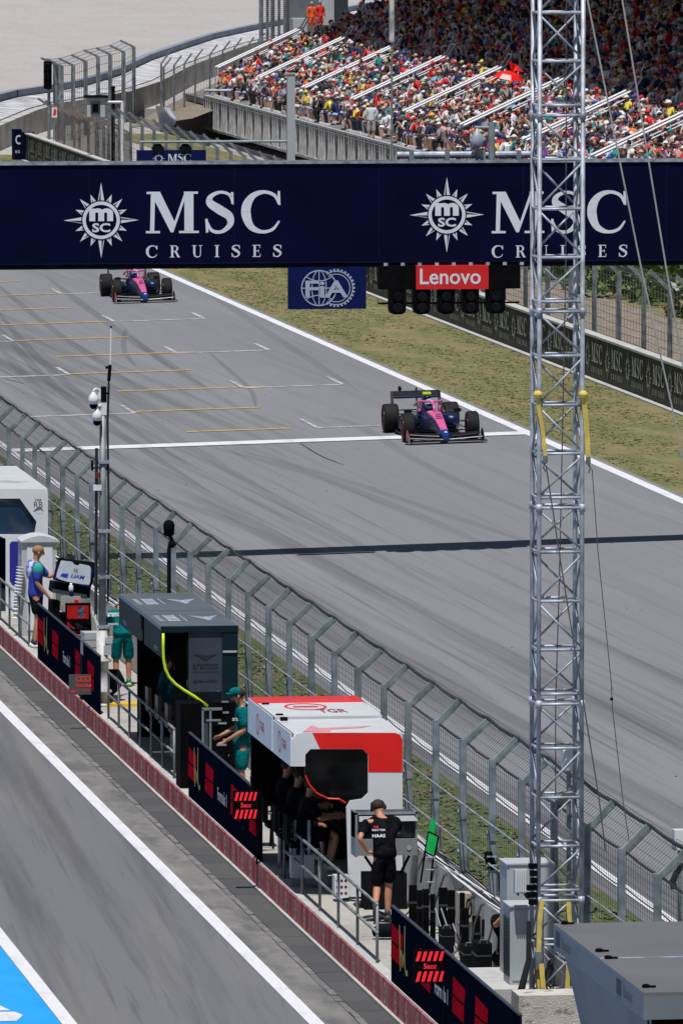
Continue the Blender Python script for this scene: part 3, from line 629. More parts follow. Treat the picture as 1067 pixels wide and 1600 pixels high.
p=PY(177,255,y+4); t=thing('black_pole','plain black pole behind the white right angled pole','pole',(p.x,y+4,.3)); mb=MB(); mb.tube((p.x,y+4,.2),(p.x,y+4,PY(177,137,y+4).z),.08); mb.lathe((p.x,y+4,PY(177,137,y+4).z),[(.1,0),(.1,.06),(.03,.1)]); mb.build('pole_tube',BLACKM,t)
# crumpled sheet against stand end
p=G(248,196,.3); t=thing('plastic_sheet','pale crumpled plastic sheet hanging at the end of the stand railing','sheet',(p.x,p.y,.3))
a=PY(247,200,436); mb=MB(); mb.T=None
n=6; vs=[];fs=[]
for i in range(n+1):
    for j in range(n+1): u,v=i/n,j/n; q=PY(247+24*u,200-36*v+8*u*v-4*u,438); vs.append((q.x+.1*math.sin(5*v),q.y+.35*math.sin(4*u+3*v)+.1*rnd.random(),q.z))
for i in range(n):
    for j in range(n): k=i*(n+1)+j; fs.append((k,k+n+1,k+n+2,k+1))
mb.add(vs,fs); mb.add([(v[0],v[1]+.03,v[2]) for v in vs],[f[::-1] for f in fs]); mb.build('sheet_surface',mat('pale_plastic',(.42,.46,.52),.35,0,.15,2),t,True)
# fence behind stand end (thin posts bent left)
t=thing('stand_end_fence','see-through grey fence with bent post tops at the far end of the grandstand','fence',(55,470,.3))
PP=[(252,165,82),(256,150,88),(272,130,85),(288,129,82),(305,125,75),(328,120,68),(348,118,62),(366,112,58),(385,105,57),(402,100,50)]; prev=None; mw=MB(); mp_=MB()
for i,(px,pb,ptop) in enumerate(PP):
    y=452+i*5.; a=PY(px,pb+40,y); zt_=PY(px,ptop+16,y).z; e=PY(px+8,ptop,y+1)
    mb=MB(); mb.tube((a.x,y,-.5),(a.x,y,zt_),.055,n=6); mb.tube((a.x,y,zt_),(e.x,y,e.z),.05,n=6); mb.build('fence_post',GALVD,t)
    if prev:
        for f in [.04*k for k in range(25)]: mw.tube((prev[0],prev[1],.3+(prev[2]-.3)*f),(a.x,y,.3+(zt_-.3)*f),.006,n=3,caps=False)
        for f in (0,.2,.4,.6,.8): q=[prev[k]*(1-f)+(a.x,y,zt_)[k]*f for k in range(3)]; mw.tube((q[0],q[1],.3),(q[0],q[1],q[2]),.006,n=3,caps=False)
    prev=(a.x,y,zt_)
mw.build('wire_mesh',GALVD,t)
# tall catch fence and booth at the top
t=thing('tall_mesh_screen','tall dark mesh screen on closely spaced posts beyond the far end of the stand','fence',(75,500,.3)); mw=MB(); prev=None
for i,px in enumerate((408,418,426,436,446,452,458)):
    y=488+i*3.2; a=PY(px,75,y); z1=PY(px,-40,y).z; mb=MB(); mb.tube((a.x,y,a.z),(a.x,y,z1),.09 if i%2 else .13,n=6); mb.build('screen_post',GALVD,t)
    if prev:
        for k in range(36): z=a.z+(z1-a.z)*k/36; mw.tube((prev[0],prev[1],z),(a.x,y,z),.013,n=3,caps=False)
    prev=(a.x,y)
mw.build('wire_mesh',GALVD,t)
y=492.; a=PY(458,58,y); b=PY(480,-30,y); c=PY(545,60,y)
t=thing('marshal_booth','pale grey marshal booth at the top beyond the end of the stand','booth',(a.x+1,y,a.z))
mb=MB(); mb.box(a.x,b.x,y,y+1.5,a.z,PY(458,28,y).z); mb.build('booth_panel',GREYP,t)
mb=MB(); q=PY(503,60,y); r_=PY(522,60,y); mb.box(q.x,r_.x,y,y+1.5,q.z-1,b.z); mb.build('booth_door',mat('pale_booth_panel',(.4,.43,.46),.6,0,.05,1),t)
mb=MB(); mb.box(r_.x,c.x,y+.3,y+1.5,q.z-1,b.z); mb.build('booth_wall',GREYD,t); mb=MB(); mb.box(a.x,c.x,y+1.5,y+3,a.z-1,b.z); mb.build('booth_back',mat('booth_back_grey',(.12,.13,.15),.7),t)  # booth back in a darker grey
# ================================================================ GRANDSTAND
Y0,Y1=318.,478.6; SX=58.4; TR,RI=.8,.376; NR=30
M_step=mat('stand_concrete',(.15,.15,.15),.85,0,.25,1.2)
t=thing('grandstand','huge concrete grandstand with raked rows and a roof shading its upper rows','grandstand',(62,400,0))
mb=MB(); mb.box(56.5,SX,Y0,Y1,.4,.7); mb.build('front_deck',M_step,t)
for side in range(2):
    mb=MB()
    for i in range(NR):
        x=SX+TR*i; z=.7+RI*i; mb.add([(x,Y0,z-.376*(i>0)),(x,Y1,z-.376*(i>0)),(x,Y1,z),(x,Y0,z),(x+TR,Y0,z),(x+TR,Y1,z)],[(0,1,2,3),(3,2,5,4)] if side==0 else [])
        if side==1: mb.add([(x,Y1,-2),(x+TR,Y1,-2),(x+TR,Y1,z),(x,Y1,z)],[(0,3,2,1)])
    mb.build(('terrace_rows','end_wall')[side],M_step,t)
mb=MB(); mb.add([(57.6,Y0,-2.2),(57.6,Y1,-2.2),(57.6,Y1,.4),(57.6,Y0,.4)],[(0,1,2,3)]); mb.build('under_wall',mat('undercroft_shade',(.045,.043,.04),.9),t)  # wall coloured near black for the shade beneath the deck
for k in range(9):
    y=Y0+10+k*18.6; mb=MB(); mb.box(57.0,57.5,y,y+.7,-2.2,.4); mb.build('column',mat('dark_concrete_column',(.16,.16,.16),.85),t)
RX=SX+TR*7.4
mb=MB(); z=11.5; mb.box(SX+4.3-.08*8,SX+TR*NR+3,Y0-20,Y1+4,z,z+.5); mb.build('roof',GREYP,t)
for k in range(6):
    y=Y0+8+k*30; mb=MB(); mb.box(SX+TR*NR+1,SX+TR*NR+1.6,y,y+.8,.3,11.5); mb.build('roof_column',GREYP,t)
mb=MB(); x=SX+TR*NR; mb.add([(x,Y0,0),(x,Y1,0),(x,Y1,11.5),(x,Y0,11.5)],[(0,1,2,3)]); mb.build('back_wall',GREYD,t)
# balustrade of paired concrete posts along the deck
t=thing('concrete_balustrade','long balustrade of pale paired concrete posts along the front of the grandstand','balustrade',(55,400,-.3))
pale=mat('pale_concrete_post',(.36,.36,.36),.8,0,.2,3)
mb=MB(); 
for zz,w_ in ((.98,.1),(.82,.05)): mb.box(56.15,56.32,Y0,Y1-12,zz-w_,zz)
mb.box(56.1,56.5,Y0,Y1-12,-.74,-.62); mb.build('rails',pale,t)
y=Y1-13; i=0
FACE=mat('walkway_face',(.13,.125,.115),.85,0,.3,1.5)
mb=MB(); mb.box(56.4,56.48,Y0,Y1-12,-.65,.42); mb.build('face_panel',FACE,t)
mb=MB(); pst=[]
while y>Y0+1:
    for k in range(3):
        pst.append(y-k*.85)
    y-=3.4
for y in pst[:96]:
    mb=MB(); mb.add([(56.06,y-.11,-.62),(56.22,y-.11,-.62),(56.22,y+.11,-.62),(56.06,y+.11,-.62),(56.15,y-.06,.88),(56.28,y-.06,.88),(56.28,y+.06,.88),(56.15,y+.06,.88)],[(0,3,2,1),(4,5,6,7),(0,1,5,4),(1,2,6,5),(2,3,7,6),(3,0,4,7)]); mb.build('baluster',pale,t)
mb=MB()
for y in pst[96:]: mb.box(56.1,56.24,y-.09,y+.09,-.6,.88)
if mb.v: tag(mb.build('more_balusters',pale,t),kind='stuff')
mb=MB(); a=(55,Y1-12,1.3); mb.tube((56.2,Y1-12,1.2),(60,Y1-12,1.2),.08); mb.tube((56.2,Y1-12,-.1),(56.2,Y1-12,1.2),.06); mb.tube((60,Y1-12,.7),(60,Y1-12,1.2),.1)
mb.build('end_rail',ALU,t)
# stair handrails
ry=[355.4+17.6*k for k in range(-2,8)]
RAILP=mat('white_painted_rail',(.62,.62,.65),.5,.1,.06,3)
rail0=None; AISLES=ry
sd=Vector((TR,0,RI)).normalized()
for i,y in enumerate(ry):
    lab=('pale double stair handrail climbing the stand, '+['first','second','third','fourth','fifth','sixth','seventh','eighth','ninth','tenth'][len(ry)-1-i]+' from the far end')
    if rail0 is None:
        rail0=thing('stair_handrail',lab,'handrail',(SX,y,.7),'stair handrails of the grandstand')
        for dy in (0,1.15):
            mb=MB(); yy=y+dy-.57; a=Vector((SX-.1,yy,2.05)); b=Vector((SX+4.45,yy,2.05+4.45*RI/TR))
            mb.tube((a.x,yy,.7),a,.035,n=6); mb.tube(a,b,.062,n=6); mb.tube(a+Vector((1.5,0,.35)),b+Vector((0,0,-.35)),.03,n=6)
            for f in (.33,.66,1): q=a.lerp(b,f); mb.tube((q.x,yy,q.z-1.1),q,.03,n=6)
            mb.build('rail',RAILP,rail0)
        mb=MB(); b=Vector((SX+4.45,y,2.05+4.45*RI/TR)); mb.path([b+Vector((0,-.57,0)),b+Vector((.3,-.57,.5)),b+Vector((.3,.58,.5)),b+Vector((0,.58,0))],.045,6); mb.build('end_loop',RAILP,rail0)
    else: dup(rail0,(SX,y,.7),lab)
# ---- spectators
CL=bpy.data.materials.new('spectator_cloth'); CL.use_nodes=True; n=CL.node_tree; b=n.nodes['Principled BSDF']; b.inputs['Roughness'].default_value=.85
at_=n.nodes.new('ShaderNodeVertexColor'); at_.layer_name='Col'; n.links.new(at_.outputs[0],b.inputs['Base Color'])
PAL={'red':(.62,.015,.02),'white':(.72,.72,.74),'black':(.012,.012,.015),'navy':(.015,.025,.1),'orange':(.8,.16,.02),'teal':(.0,.25,.27),'yellow':(.75,.6,.08),'grey':(.25,.26,.28),'pale blue':(.3,.42,.62),'pink':(.7,.3,.38),'green':(.05,.3,.1),'beige':(.5,.42,.3),'neon':(.6,.85,.05),'purple':(.14,.05,.25),'blue':(.02,.1,.5),'brown':(.06,.035,.025)}
SH=['red']*6+['white']*13+['black']*11+['navy']*5+['orange','teal','yellow','grey','grey','grey','pale blue','pale blue','pink','pink','green','beige','beige','purple','brown','brown']
HT=['red']*7+['white']*8+['black']*7+['navy']*3+['orange','orange','teal','yellow','blue','beige','beige','beige','pink']+['none']*10
SKN=[(.52,.3,.23),(.45,.24,.18),(.3,.16,.11),(.6,.36,.29)]
def seated(shirt,hat,leg,skin,pose,lean):
    """one seated figure facing -x; returns verts, faces, colours per face"""
    mb=MB(); cols=[]
    def c(col): cols.extend([col]*(len(mb.f)-len(cols)))
    lx=-lean; mb.path([(.02,0,.4),(lx*.3,0,.62),(lx*.8,0,.84),(lx,0,.98)],[.15,.15,.18,.09],6,sq=1.25); c(PAL[shirt])
    mb.path([(lx,0,.96),(lx-.03,0,1.06)],[.05,.05],5); mb.ball((lx-.05,0,1.13),.085,.08,.11,7,0,5); c(skin)
    if hat!='none': mb.ball((lx-.035,0,1.175),.105,.1,.085,8,0,4); mb.box(lx-.21,lx-.08,-.07,.07,1.155,1.175); c(PAL[hat])
    else: mb.ball((lx-.01,0,1.165),.1,.095,.095,7,0,4); c((.05,.025,.015))
    for s in (-1,1):
        mb.path([(0,s*.09,.46),(-.42,s*(.1+.05*pose),.5),],[.1,.075],6); c(PAL[leg]); mb.path([(-.42,s*(.1+.05*pose),.5),(-.46+.08*pose,s*.12,.08)],[.07,.045],6); c(PAL[leg] if leg in('navy','black','grey') and pose!=2 else skin); mb.box(-.6+.08*pose,-.4+.08*pose,s*.12-.045,s*.12+.045,0,.08); c(PAL['white'] if pose else PAL['black'])
        mb.path([(lx,s*.18,.92),(lx-.1,s*.25,.68)],[.065,.05],5); c(PAL[shirt]); mb.path([(lx-.1,s*.25,.68),((-.32,s*.1,.62) if pose!=2 else (lx-.28,s*.1,.95))],[.045,.035],5); c(skin)
    return mb.v,mb.f,cols
def person_mesh(args,name='figure'):
    v,f,cols=seated(*args); me=bpy.data.meshes.new(name); me.from_pydata(v,[],f); ca=me.color_attributes.new('Col','BYTE_COLOR','CORNER'); dat=[]
    for p,cc in zip(me.polygons,cols): dat+=[*cc,1.]*p.loop_total
    ca.data.foreach_set('color',dat); me.materials.append(CL); return me
seats=[]
for i in range(-1,26):
    x=SX+TR*i+.45; z=.7+RI*max(i,0); y=Y0+1; k=0
    while y<Y1-1.0:
        near=min((abs(y-a),a) for a in ry)[0]
        y+=.6
        if i<7 and near<.95 or (i<0 and near<2.5): continue
        px,py=proj((x,y,z+.6))
        if px>1110 or px<350 or py>275 or py<-45: continue
        if rnd.random()<(.12 if i<9 else .2): continue
        seats.append((y,x,z,i))
seats.sort()
def sval(s): px,py=proj((s[1],s[0],s[2]+.8)); return 0 if (py<246 and 0<px<1067) else 1
vis=[s for s in seats if sval(s)==0]; nearest=set(vis[:300]); cache={}
ordn=['front','second','third','fourth','fifth','sixth','seventh','eighth','ninth','tenth','eleventh','twelfth','thirteenth','fourteenth','fifteenth','sixteenth']
cnt={}
GR='seated spectators of the grandstand'
VV=[];FF=[];CC=[]
tmpl=[]
for k in range(60):
    a=(rnd.choice(SH),rnd.choice(HT),rnd.choice(['navy','black','pale blue','grey','white','black','navy']),rnd.choice(SKN),rnd.choice([0,1,1,2]),rnd.uniform(0,.34)); tmpl.append((a,seated(*a)))
for s in seats:
    y,x,z,i=s; sx=x+rnd.uniform(-.08,.08)
    if s in nearest:
        a=tmpl[rnd.randrange(60)][0]
        if a not in cache: cache[a]=person_mesh(a)
        o=bpy.data.objects.new('person',cache[a]); COL.objects.link(o); o.location=(sx,y+rnd.uniform(-.05,.05),z); o.rotation_euler=(0,0,rnd.uniform(-.6,.6)); sc_=rnd.uniform(1.0,1.18); o.scale=(sc_,sc_,sc_)
        j=sum(1 for q in ry if q>y)  # handrails on the far (left) side
        side=['first','second','third','fourth','fifth','sixth','seventh','eighth','ninth','tenth'][j] if j<10 else 'last'
        key=(a[0],a[1],i,j); cnt[key]=cnt.get(key,0)+1
        hat=('bare head' if a[1]=='none' else a[1]+' cap')
        # seat number counted from the handrail on the left
        rr=[q for q in ry if q>y]; dist=(min(rr)-y) if rr else (Y1-y); seat=int(dist/.6)
        tag(o,('%s shirt, %s, %s row, seat %d right of %s handrail from far end'%(a[0].replace('pale ','light-').replace(' ','-'),hat,('deck' if i<0 else ordn[i] if i<16 else 'upper'),seat,side)),'person',GR)
    else:
        v,f,cols=tmpl[rnd.randrange(60)][1]; an=rnd.uniform(-.7,.7); jy=rnd.uniform(-.13,.13); hs=rnd.uniform(.95,1.2) if rnd.random()<.96 else 1.35; ca_,sa_=math.cos(an),math.sin(an); b0=len(VV)
        VV+=[(sx+p[0]*ca_-p[1]*sa_,y+jy+p[0]*sa_+p[1]*ca_,z+p[2]*hs) for p in v]; FF+=[tuple(b0+q for q in g_) for g_ in f]; CC+=cols
me=bpy.data.meshes.new('crowd'); me.from_pydata(VV,[],FF); ca=me.color_attributes.new('Col','BYTE_COLOR','CORNER'); dat=[]
lt=np.empty(len(me.polygons),dtype=np.int32); me.polygons.foreach_get('loop_total',lt)
arr=np.repeat(np.c_[np.array(CC),np.ones(len(CC))],lt,axis=0).astype(np.float32); ca.data.foreach_set('color',arr.ravel()); me.materials.append(CL)
o=bpy.data.objects.new('crowd',me); COL.objects.link(o); tag(o,'dense seated crowd filling the farther and upper rows of the grandstand','crowd',kind='stuff')
print('SEATS',len(seats),len(vis))
# red umbrella and flag in the crowd
p=PY(795,118,392); t=thing('red_umbrella','open red umbrella held above the crowd behind the truss tower','umbrella',tuple(p)); mb=MB(); mb.lathe((p.x,p.y,p.z),[(.7,-.1),(.5,.1),(.2,.2),(.02,.24)],(.15,-.1,1),8); mb.build('canopy',RED,t); mb=MB(); mb.tube((p.x,p.y,p.z-.9),(p.x,p.y,p.z+.25),.015); mb.build('shaft',BLACK,t)
p=PY(800,112,394); t=thing('red_flag','pointed red flag waving above the crowd beside the red umbrella','flag',tuple(p)); mb=MB()
mb.add([(p.x,p.y,p.z),(p.x-.15,p.y,p.z+.5),(p.x+.25,p.y+.12,p.z+.3),(p.x+.5,p.y,p.z-.0),(p.x+.2,p.y-.12,p.z+.08)],[(0,1,2,4),(4,2,3)]); mb.build('flag_cloth',RED,t)
mb=MB(); mb.tube((p.x,p.y,p.z-1.2),(p.x+.05,p.y,p.z+.8),.015); mb.build('flag_pole',BLACK,t)
# bushes on the bank
BUSH=mat('bush_leaves',(.05,.1,.02),.8,0,.4,2,col2=(.13,.19,.045))
def shrub(c,w_,h_,n,name,lab):
    t=thing(name,lab,'bush',c); mb=MB()
    for k in range(n):
        a,rr=rnd.random()*6.28,rnd.random()**.5; zz=rnd.random(); r2=w_*(1-.5*zz)*rr*(.7+.5*math.sin(a*3+c[1])); q=Vector((c[0]+r2*math.cos(a),c[1]+2.2*r2*math.sin(a),c[2]+zz*h_)); s_=.1+.12*rnd.random()
        u=Vector((rnd.uniform(-1,1),rnd.uniform(-1,1),rnd.uniform(-1,1))).normalized(); v=u.cross(Vector((rnd.random(),rnd.random(),1))).normalized(); mb.add([q-u*s_,q+v*s_*.6,q+u*s_,q-v*s_*.6],[(0,1,2,3)])
    mb.build('foliage',BUSH,t); mb=MB()
    for k in range(4): mb.tube((c[0]+rnd.uniform(-.2,.2),c[1],c[2]-.1),(c[0]+rnd.uniform(-.6,.6)*w_,c[1]+rnd.uniform(-1,1),c[2]+h_*.7),.04,.015,5)
    mb.build('stem',mat('bark',(.08,.06,.04),.9),t)
for i,(px,py,w_) in enumerate([(1010,468,2.2),(970,455,1.8),(930,440,1.9),(1055,500,1.3),(720,432,1.6),(690,420,1.4)]):
    g_=G(px,py,.3); shrub((min(max(g_.x,48),50.2),g_.y,.2),w_,1.5 if i<4 else 1.1,900 if i<4 else 420,'bush',['large leafy green bush on the bank right of the truss tower','green bush on the bank close to the right side of the tower','green bush under the gantry right of the tower','low bush on the bank at the right edge of the picture','green bush seen through the truss tower below the gantry','small bush just left of the truss tower below the gantry','small green bush below the far end of the balustrade'][i])
# ================================================================ TRUSS TOWER
TY=111.0; xl=PY(841,1400,TY).x; xr=PY(908,1400,TY).x; TW=xr-xl
def ZP(py,y=TY,px=870): return PY(px,py,y).z
t=thing('truss_tower','tall square aluminium truss tower with diagonal bracing standing at the end of the pit wall','tower',((xl+xr)/2,TY+TW/2,.4))
c4=[(xl,TY),(xr,TY),(xr,TY+TW),(xl,TY+TW)]
ztop=ZP(-140)
for (x,y) in c4:
    mb=MB(); mb.tube((x,y,.4),(x,y,ztop),.029,n=10)
    k=-2
    while k<6:
        z=ZP(1400+8-307*k); 
        if .5<z<ztop: mb.tube((x,y,z-.05),(x,y,z+.05),.042,n=10)
        k+=1
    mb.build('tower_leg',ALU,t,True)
for k in range(-2,6):
    y_top=1101-307*k; rungs=[y_top+q for q in (0,69,146,222,291)]
    for r_ in rungs:
        z=ZP(r_); mb=MB()
        if z<.45 or z>ztop: continue
        for i in range(4): a,b=c4[i],c4[(i+1)%4]; mb.tube((*a,z),(*b,z),.018,n=8)
        mb.build('rung_frame',ALU,t,True)
    for j in range(4):
        z1,z0=ZP(rungs[j])-.03,ZP(rungs[j+1])+.03
        if z0<.45: continue
        mf=MB()
        for i in range(4):
            a,b=c4[i],c4[(i+1)%4]; flip=(j%2==0)^(i%2==1)
            # outer faces: alternate direction
            p,q=((*a,z1),(*b,z0)) if flip else ((*a,z0),(*b,z1))
            mf.tube(p,q,.014,n=8)
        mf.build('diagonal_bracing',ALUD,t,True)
# straps on the tower
def strap(name,lab,pts,y,wd=.07,th=.012):
    P=[PY(a,b,y) for a,b in pts]; t=thing(name,lab,'strap',tuple(P[0])); mb=MB()
    for a,b in zip(P[:-1],P[1:]): mb.bar(a,b,wd,th,0,(0,1,0))
    mb.build('webbing',YEL,t); return t,P
t1,P=strap('yellow_strap','yellow strap knotted round the left leg halfway up the truss tower',[(840,616),(842,640),(847,668),(852,712)],TY-.05,.05)
mb=MB(); mb.ball(P[0],.06,.05,.05); mb.build('knot',YEL,t1); mb=MB(); q=P[-1]; mb.tube(q,q+Vector((.0,0,-.09)),.03); mb.path([q+Vector((0,0,-.09)),q+Vector((-.03,0,-.14)),q+Vector((.01,0,-.2))],.012); mb.build('shackle',GALVD,t1)
t1,P=strap('yellow_strap','yellow strap knotted round the right leg halfway up the truss tower',[(911,616),(914,640),(917,680),(919,714)],TY-.05,.062)
mb=MB(); mb.ball(P[0],.06,.05,.05); mb.build('knot',YEL,t1); mb=MB(); q=P[-1]; mb.tube(q,q+Vector((.0,0,-.09)),.03); mb.path([q+Vector((0,0,-.09)),q+Vector((.03,0,-.14)),q+Vector((0,0,-.2))],.012); mb.build('shackle',GALVD,t1)
t1,P=strap('yellow_strap','long yellow ratchet strap hanging down the front left leg to the concrete block',[(847,1407),(843,1440),(841,1500),(844,1560),(848,1578)],TY-.16,.06)
mb=MB(); q=P[2]; mb.box(q.x-.04,q.x+.04,q.y-.05,q.y+.02,q.z-.12,q.z+.1); mb.build('ratchet',GALVD,t1); mb=MB(); mb.path([q+Vector((.03,-.03,-.05)),q+Vector((.05,-.06,-.35)),q+Vector((.09,-.05,-.62))],.035,6); mb.build('loose_tail',YEL,t1)
t1,P=strap('yellow_strap','short yellow strap hanging behind the tower and over the right side of the block',[(888,1410),(890,1440),(888,1500),(885,1580)],TY-.14,.055); mb=MB(); mb.box(P[-1].x-.04,P[-1].x+.04,TY-.2,TY-.1,P[-1].z-.05,P[-1].z+.03); mb.build('strap_end',BLACKM,t1)
def wire(name,lab,pts,ys,r,m,cat='cable'):
    P=[PY(a,b,ys if not isinstance(ys,(list,tuple)) else ys[i]) for i,(a,b) in enumerate(pts)]
    mb=MB(); mb.path(P,r,6); return tag(mb.build(name,m),lab,cat),P
WG=mat('pale_steel_wire',(.42,.42,.4),.5,.4,.1,3); WD=mat('dark_steel_wire',(.1,.1,.11),.5,.4,.1,3)
wire('guy_wire','pale guy wire slanting down just right of the tower top',[(914,-20),(1002,420),(1067,714),(1100,860)],110.,.011,WG)
wire('guy_wire','pale guy wire slanting down nearest the right edge of the picture',[(969,-20),(1041,420),(1067,570),(1110,820)],110.,.011,WG)
wire('tower_rope','thin rope hanging inside the truss tower',[(885,-30),(884,420),(874,900),(868,1100),(868,1380)],TY+.3,.008,WD)
wire('guy_wire','thin dark wire running from the left strap across the tower to the right',[(853,727),(876,880),(915,1120),(935,1243),(946,1330)],[TY-.05,TY-.1,TY-.15,TY-.2,TY-.2],.009,WD)
o,P=wire('guy_wire','thin wire with a turnbuckle hanging right of the tower over the track',[(925,733),(934,860),(955,1068),(957,1110),(973,1250),(985,1330)],110.2,.006,WD)
q=PY(955.5,1080,110.2); t=thing('turnbuckle','small metal turnbuckle on the thin wire right of the tower','turnbuckle',tuple(q)); mb=MB(); mb.path([q+Vector((0,0,.07)),q+Vector((-.025,0,0)),q+Vector((0,0,-.06)),q+Vector((.025,0,0)),q+Vector((0,0,.07))],.006,5); mb.build('frame_ring',ALU,t); mb=MB(); mb.ball((q.x,q.y,q.z-.1),.022); mb.build('ball_joint',BLACK,t)
# antenna cylinder and cabinets around the foot
q=PY(886,1210,TY+.9); t=thing('white_antenna_drum','white cylindrical antenna on a bracket behind the tower bracing','antenna',(q.x,TY+.9,q.z-.2)); mb=MB(); mb.lathe((q.x,TY+.9,PY(886,1205,TY+.9).z),[(.07,0),(.075,.02),(.085,.26),(.07,.29)],n=16); mb.build('drum',WSHELL,t,True); mb=MB(); mb.tube((q.x+.02,TY+.9,.5),(q.x+.02,TY+.9,PY(886,1205,TY+.9).z),.03); mb.build('mast_tube',GALVD,t)
def cabinet(name,lab,x0,x1,y0,y1,z0,z1,m,side=None):
    t=thing(name,lab,'cabinet',((x0+x1)/2,(y0+y1)/2,z0)); mb=MB(); mb.box(x0,x1,y0,y1,z0,z1); mb.build('housing',m,t)
    mb=MB(); mb.box(x0+.03,x1-.03,y0-.012,y0,z0+.06,z1-.04); mb.build('door',m,t)
    mb=MB(); mb.box(x0-.015,x1+.015,y0-.02,y1+.02,z1,z1+.02); mb.build('top_lid',m,t)
    if side:
        mb=MB(); n=int((z1-z0-.2)/.04)
        for k in range(n): mb.box(x0-.012,x0,y0+.05,y1-.05,z0+.1+.04*k,z0+.125+.04*k)
        mb.build('side_grille',side,t)
    return t
ca=113.6; pz=PY(790,1542,113.5).z; px0=PY(768,1542,113.3).x
mb=MB(); mb.box(px0,18.12,113.2,115.4,.38,pz); tag(mb.build('concrete_plinth',M_conc),'low concrete plinth carrying the two grey cabinets','plinth')
x0=PY(797,1400,ca).x; x1=PY(850,1400,ca).x; z1=PY(820,1418,ca).z
cabinet('tall_grey_cabinet','tall grey electrical cabinet with a ribbed side at the left foot of the tower',x0,x1,ca,ca+.55,pz,z1,GREYP,GREYD)
x0=PY(792,1400,114.5).x; x1=PY(866,1400,114.5).x; zt_=PY(820,1352,114.5).z
cabinet('upper_grey_cabinet','grey cabinet standing behind and above the tall ribbed cabinet',x0,x1,114.5,115.1,pz,zt_,GREYP)
q0,q1=PY(804,1397,ca-.2),PY(824,1360,ca-.2); t=thing('ribbed_radio_unit','white ribbed radio unit in front of the upper grey cabinet','radio unit',(q0.x+.08,ca-.2,q0.z))
mb=MB(); mb.box(q0.x,q1.x,ca-.2,ca-.1,q0.z,q1.z); mb.build('housing',GREYP,t); mb=MB(); 
for k in range(5): x=q0.x+.01+k*(q1.x-q0.x-.02)/5; mb.box(x,x+.018,ca-.225,ca-.2,q0.z+.02,q1.z-.01)
mb.build('ribs',WSHELL,t); mb=MB(); mb.tube((q0.x+.05,ca-.15,q0.z-.03),(q0.x+.05,ca-.15,q0.z),.015); mb.path([(q1.x-.03,ca-.15,q0.z),(q1.x,ca-.16,q0.z-.05),(q1.x+.12,ca-.2,q0.z-.15),(q1.x+.16,ca-.25,q0.z-.7),(q1.x+.02,ca-.4,q0.z-1.3)],.02); mb.build('cable',CABLE,t)
mb=MB(); a=PY(832,1370,TY-.1); 
for k in range(6): mb.box(a.x-.05+rnd.uniform(-.03,.03),a.x+.05,TY-.18,TY-.06,a.z+.1-.09*k,a.z+.16-.09*k)
tag(mb.build('cable_clamp_bundle',BLACK),'black clamps and connectors bolted to the left leg of the tower','clamp')
P=[PY(px,py,TY-.3) for px,py in ((826,1440),(826,1500),(815,1545),(802,1600),(797,1640))]; mb=MB(); mb.path(P,[.03,.035,.045,.045,.045],8); tag(mb.build('thick_cable',CABLE),'thick black cable trunk running down past the left of the concrete block','cable')
q=PY(860,1500,TY+.1); mb=MB()
for k in range(7):
    P=[]; rr=rnd.uniform(.05,.1)
    for j in range(14): a=j/13*6.28; P.append((q.x+rr*math.sin(a)*.6+rnd.uniform(-.01,.01),TY+.1+k*.01,q.z-.16+.17*math.cos(a)-.02*k))
    mb.path(P,.008,5)
tag(mb.build('coiled_cable',WD),'coil of thin grey cable hung inside the foot of the tower','cable')
bx0,bx1=PY(807,1560,109.9).x,PY(935,1560,109.9).x; zt_=PY(815,1557,109.9).z
t=thing('concrete_ballast_block','stained white concrete ballast block in front of the tower foot','block',((bx0+bx1)/2,110.1,.4))
STAIN=layered('stained_concrete',(.5,.48,.44),[((.2,.15,.1),(4,6,5),.4,.57,.62,.85),((.36,.34,.3),(3,3,3),0,.45,.6,.7)],bump=.4)
mb=MB(); mb.prism([(0,0),(bx1-bx0,0),(bx1-bx0-.05,zt_-.4),(.03,zt_-.4)],(bx0,109.9,.4),(1,0,0),(0,0,1),.6); mb.build('block_body',STAIN,t)
# ================================================================ PIT STANDS
def logo_blob(mb,o,xd,yd,w_,h_):
    lettering
def face(px,y): return [(PY(a,b,y).x,PY(a,b,y).z) for a,b in px]
O3=lambda y:((0,y,0),(1,0,0),(0,0,1))
# --- white and red stand (third)
Y=127.09; Zt=2.77; xa,xb=16.53,18.13; Yb=132.0
t=thing('white_red_team_stand','white team stand with bright red front panel and dark window, nearest the tower but one','team stand',(17.3,129,PF)); hs=t
mb=MB(); mb.prism(face([(457,1198),(457,1156),(463,1148),(475,1145),(618,1145),(626,1148),(629,1156),(629,1402),(545,1402),(541,1262),(547,1252),(566,1249),(575,1240),(575,1180),(567,1171),(485,1171),(477,1180),(477,1198)],Y),*O3(Y),.05); mb.build('front_panel',WSHELL,t)
mb=MB(); mb.poly(face([(488,1145.3),(617,1145.6),(625,1148.5),(628.6,1156),(628.6,1207),(575.3,1207),(575.3,1180),(567,1170.6),(500,1170.6)],Y),(0,Y,0),(1,0,0),(0,0,1),0,.004); mb.build('red_panel',RED,t)
mb=MB(); mb.prism(face([(476,1170),(576,1170),(576,1250),(541,1254),(515,1248),(490,1234),(476,1212)],Y+.06),(0,Y+.06,0),(1,0,0),(0,0,1),.02); mb.build('window',mat('black_glass',(.004,.004,.005),.1,0,.2,1),t)
mb=MB(); P=[PY(a,b,Y+.03) for a,b in ((477,1212),(483,1226),(495,1240),(512,1248),(530,1249),(540,1255))]; mb.path(P,.012,5); mb.build('red_trim',RED,t)
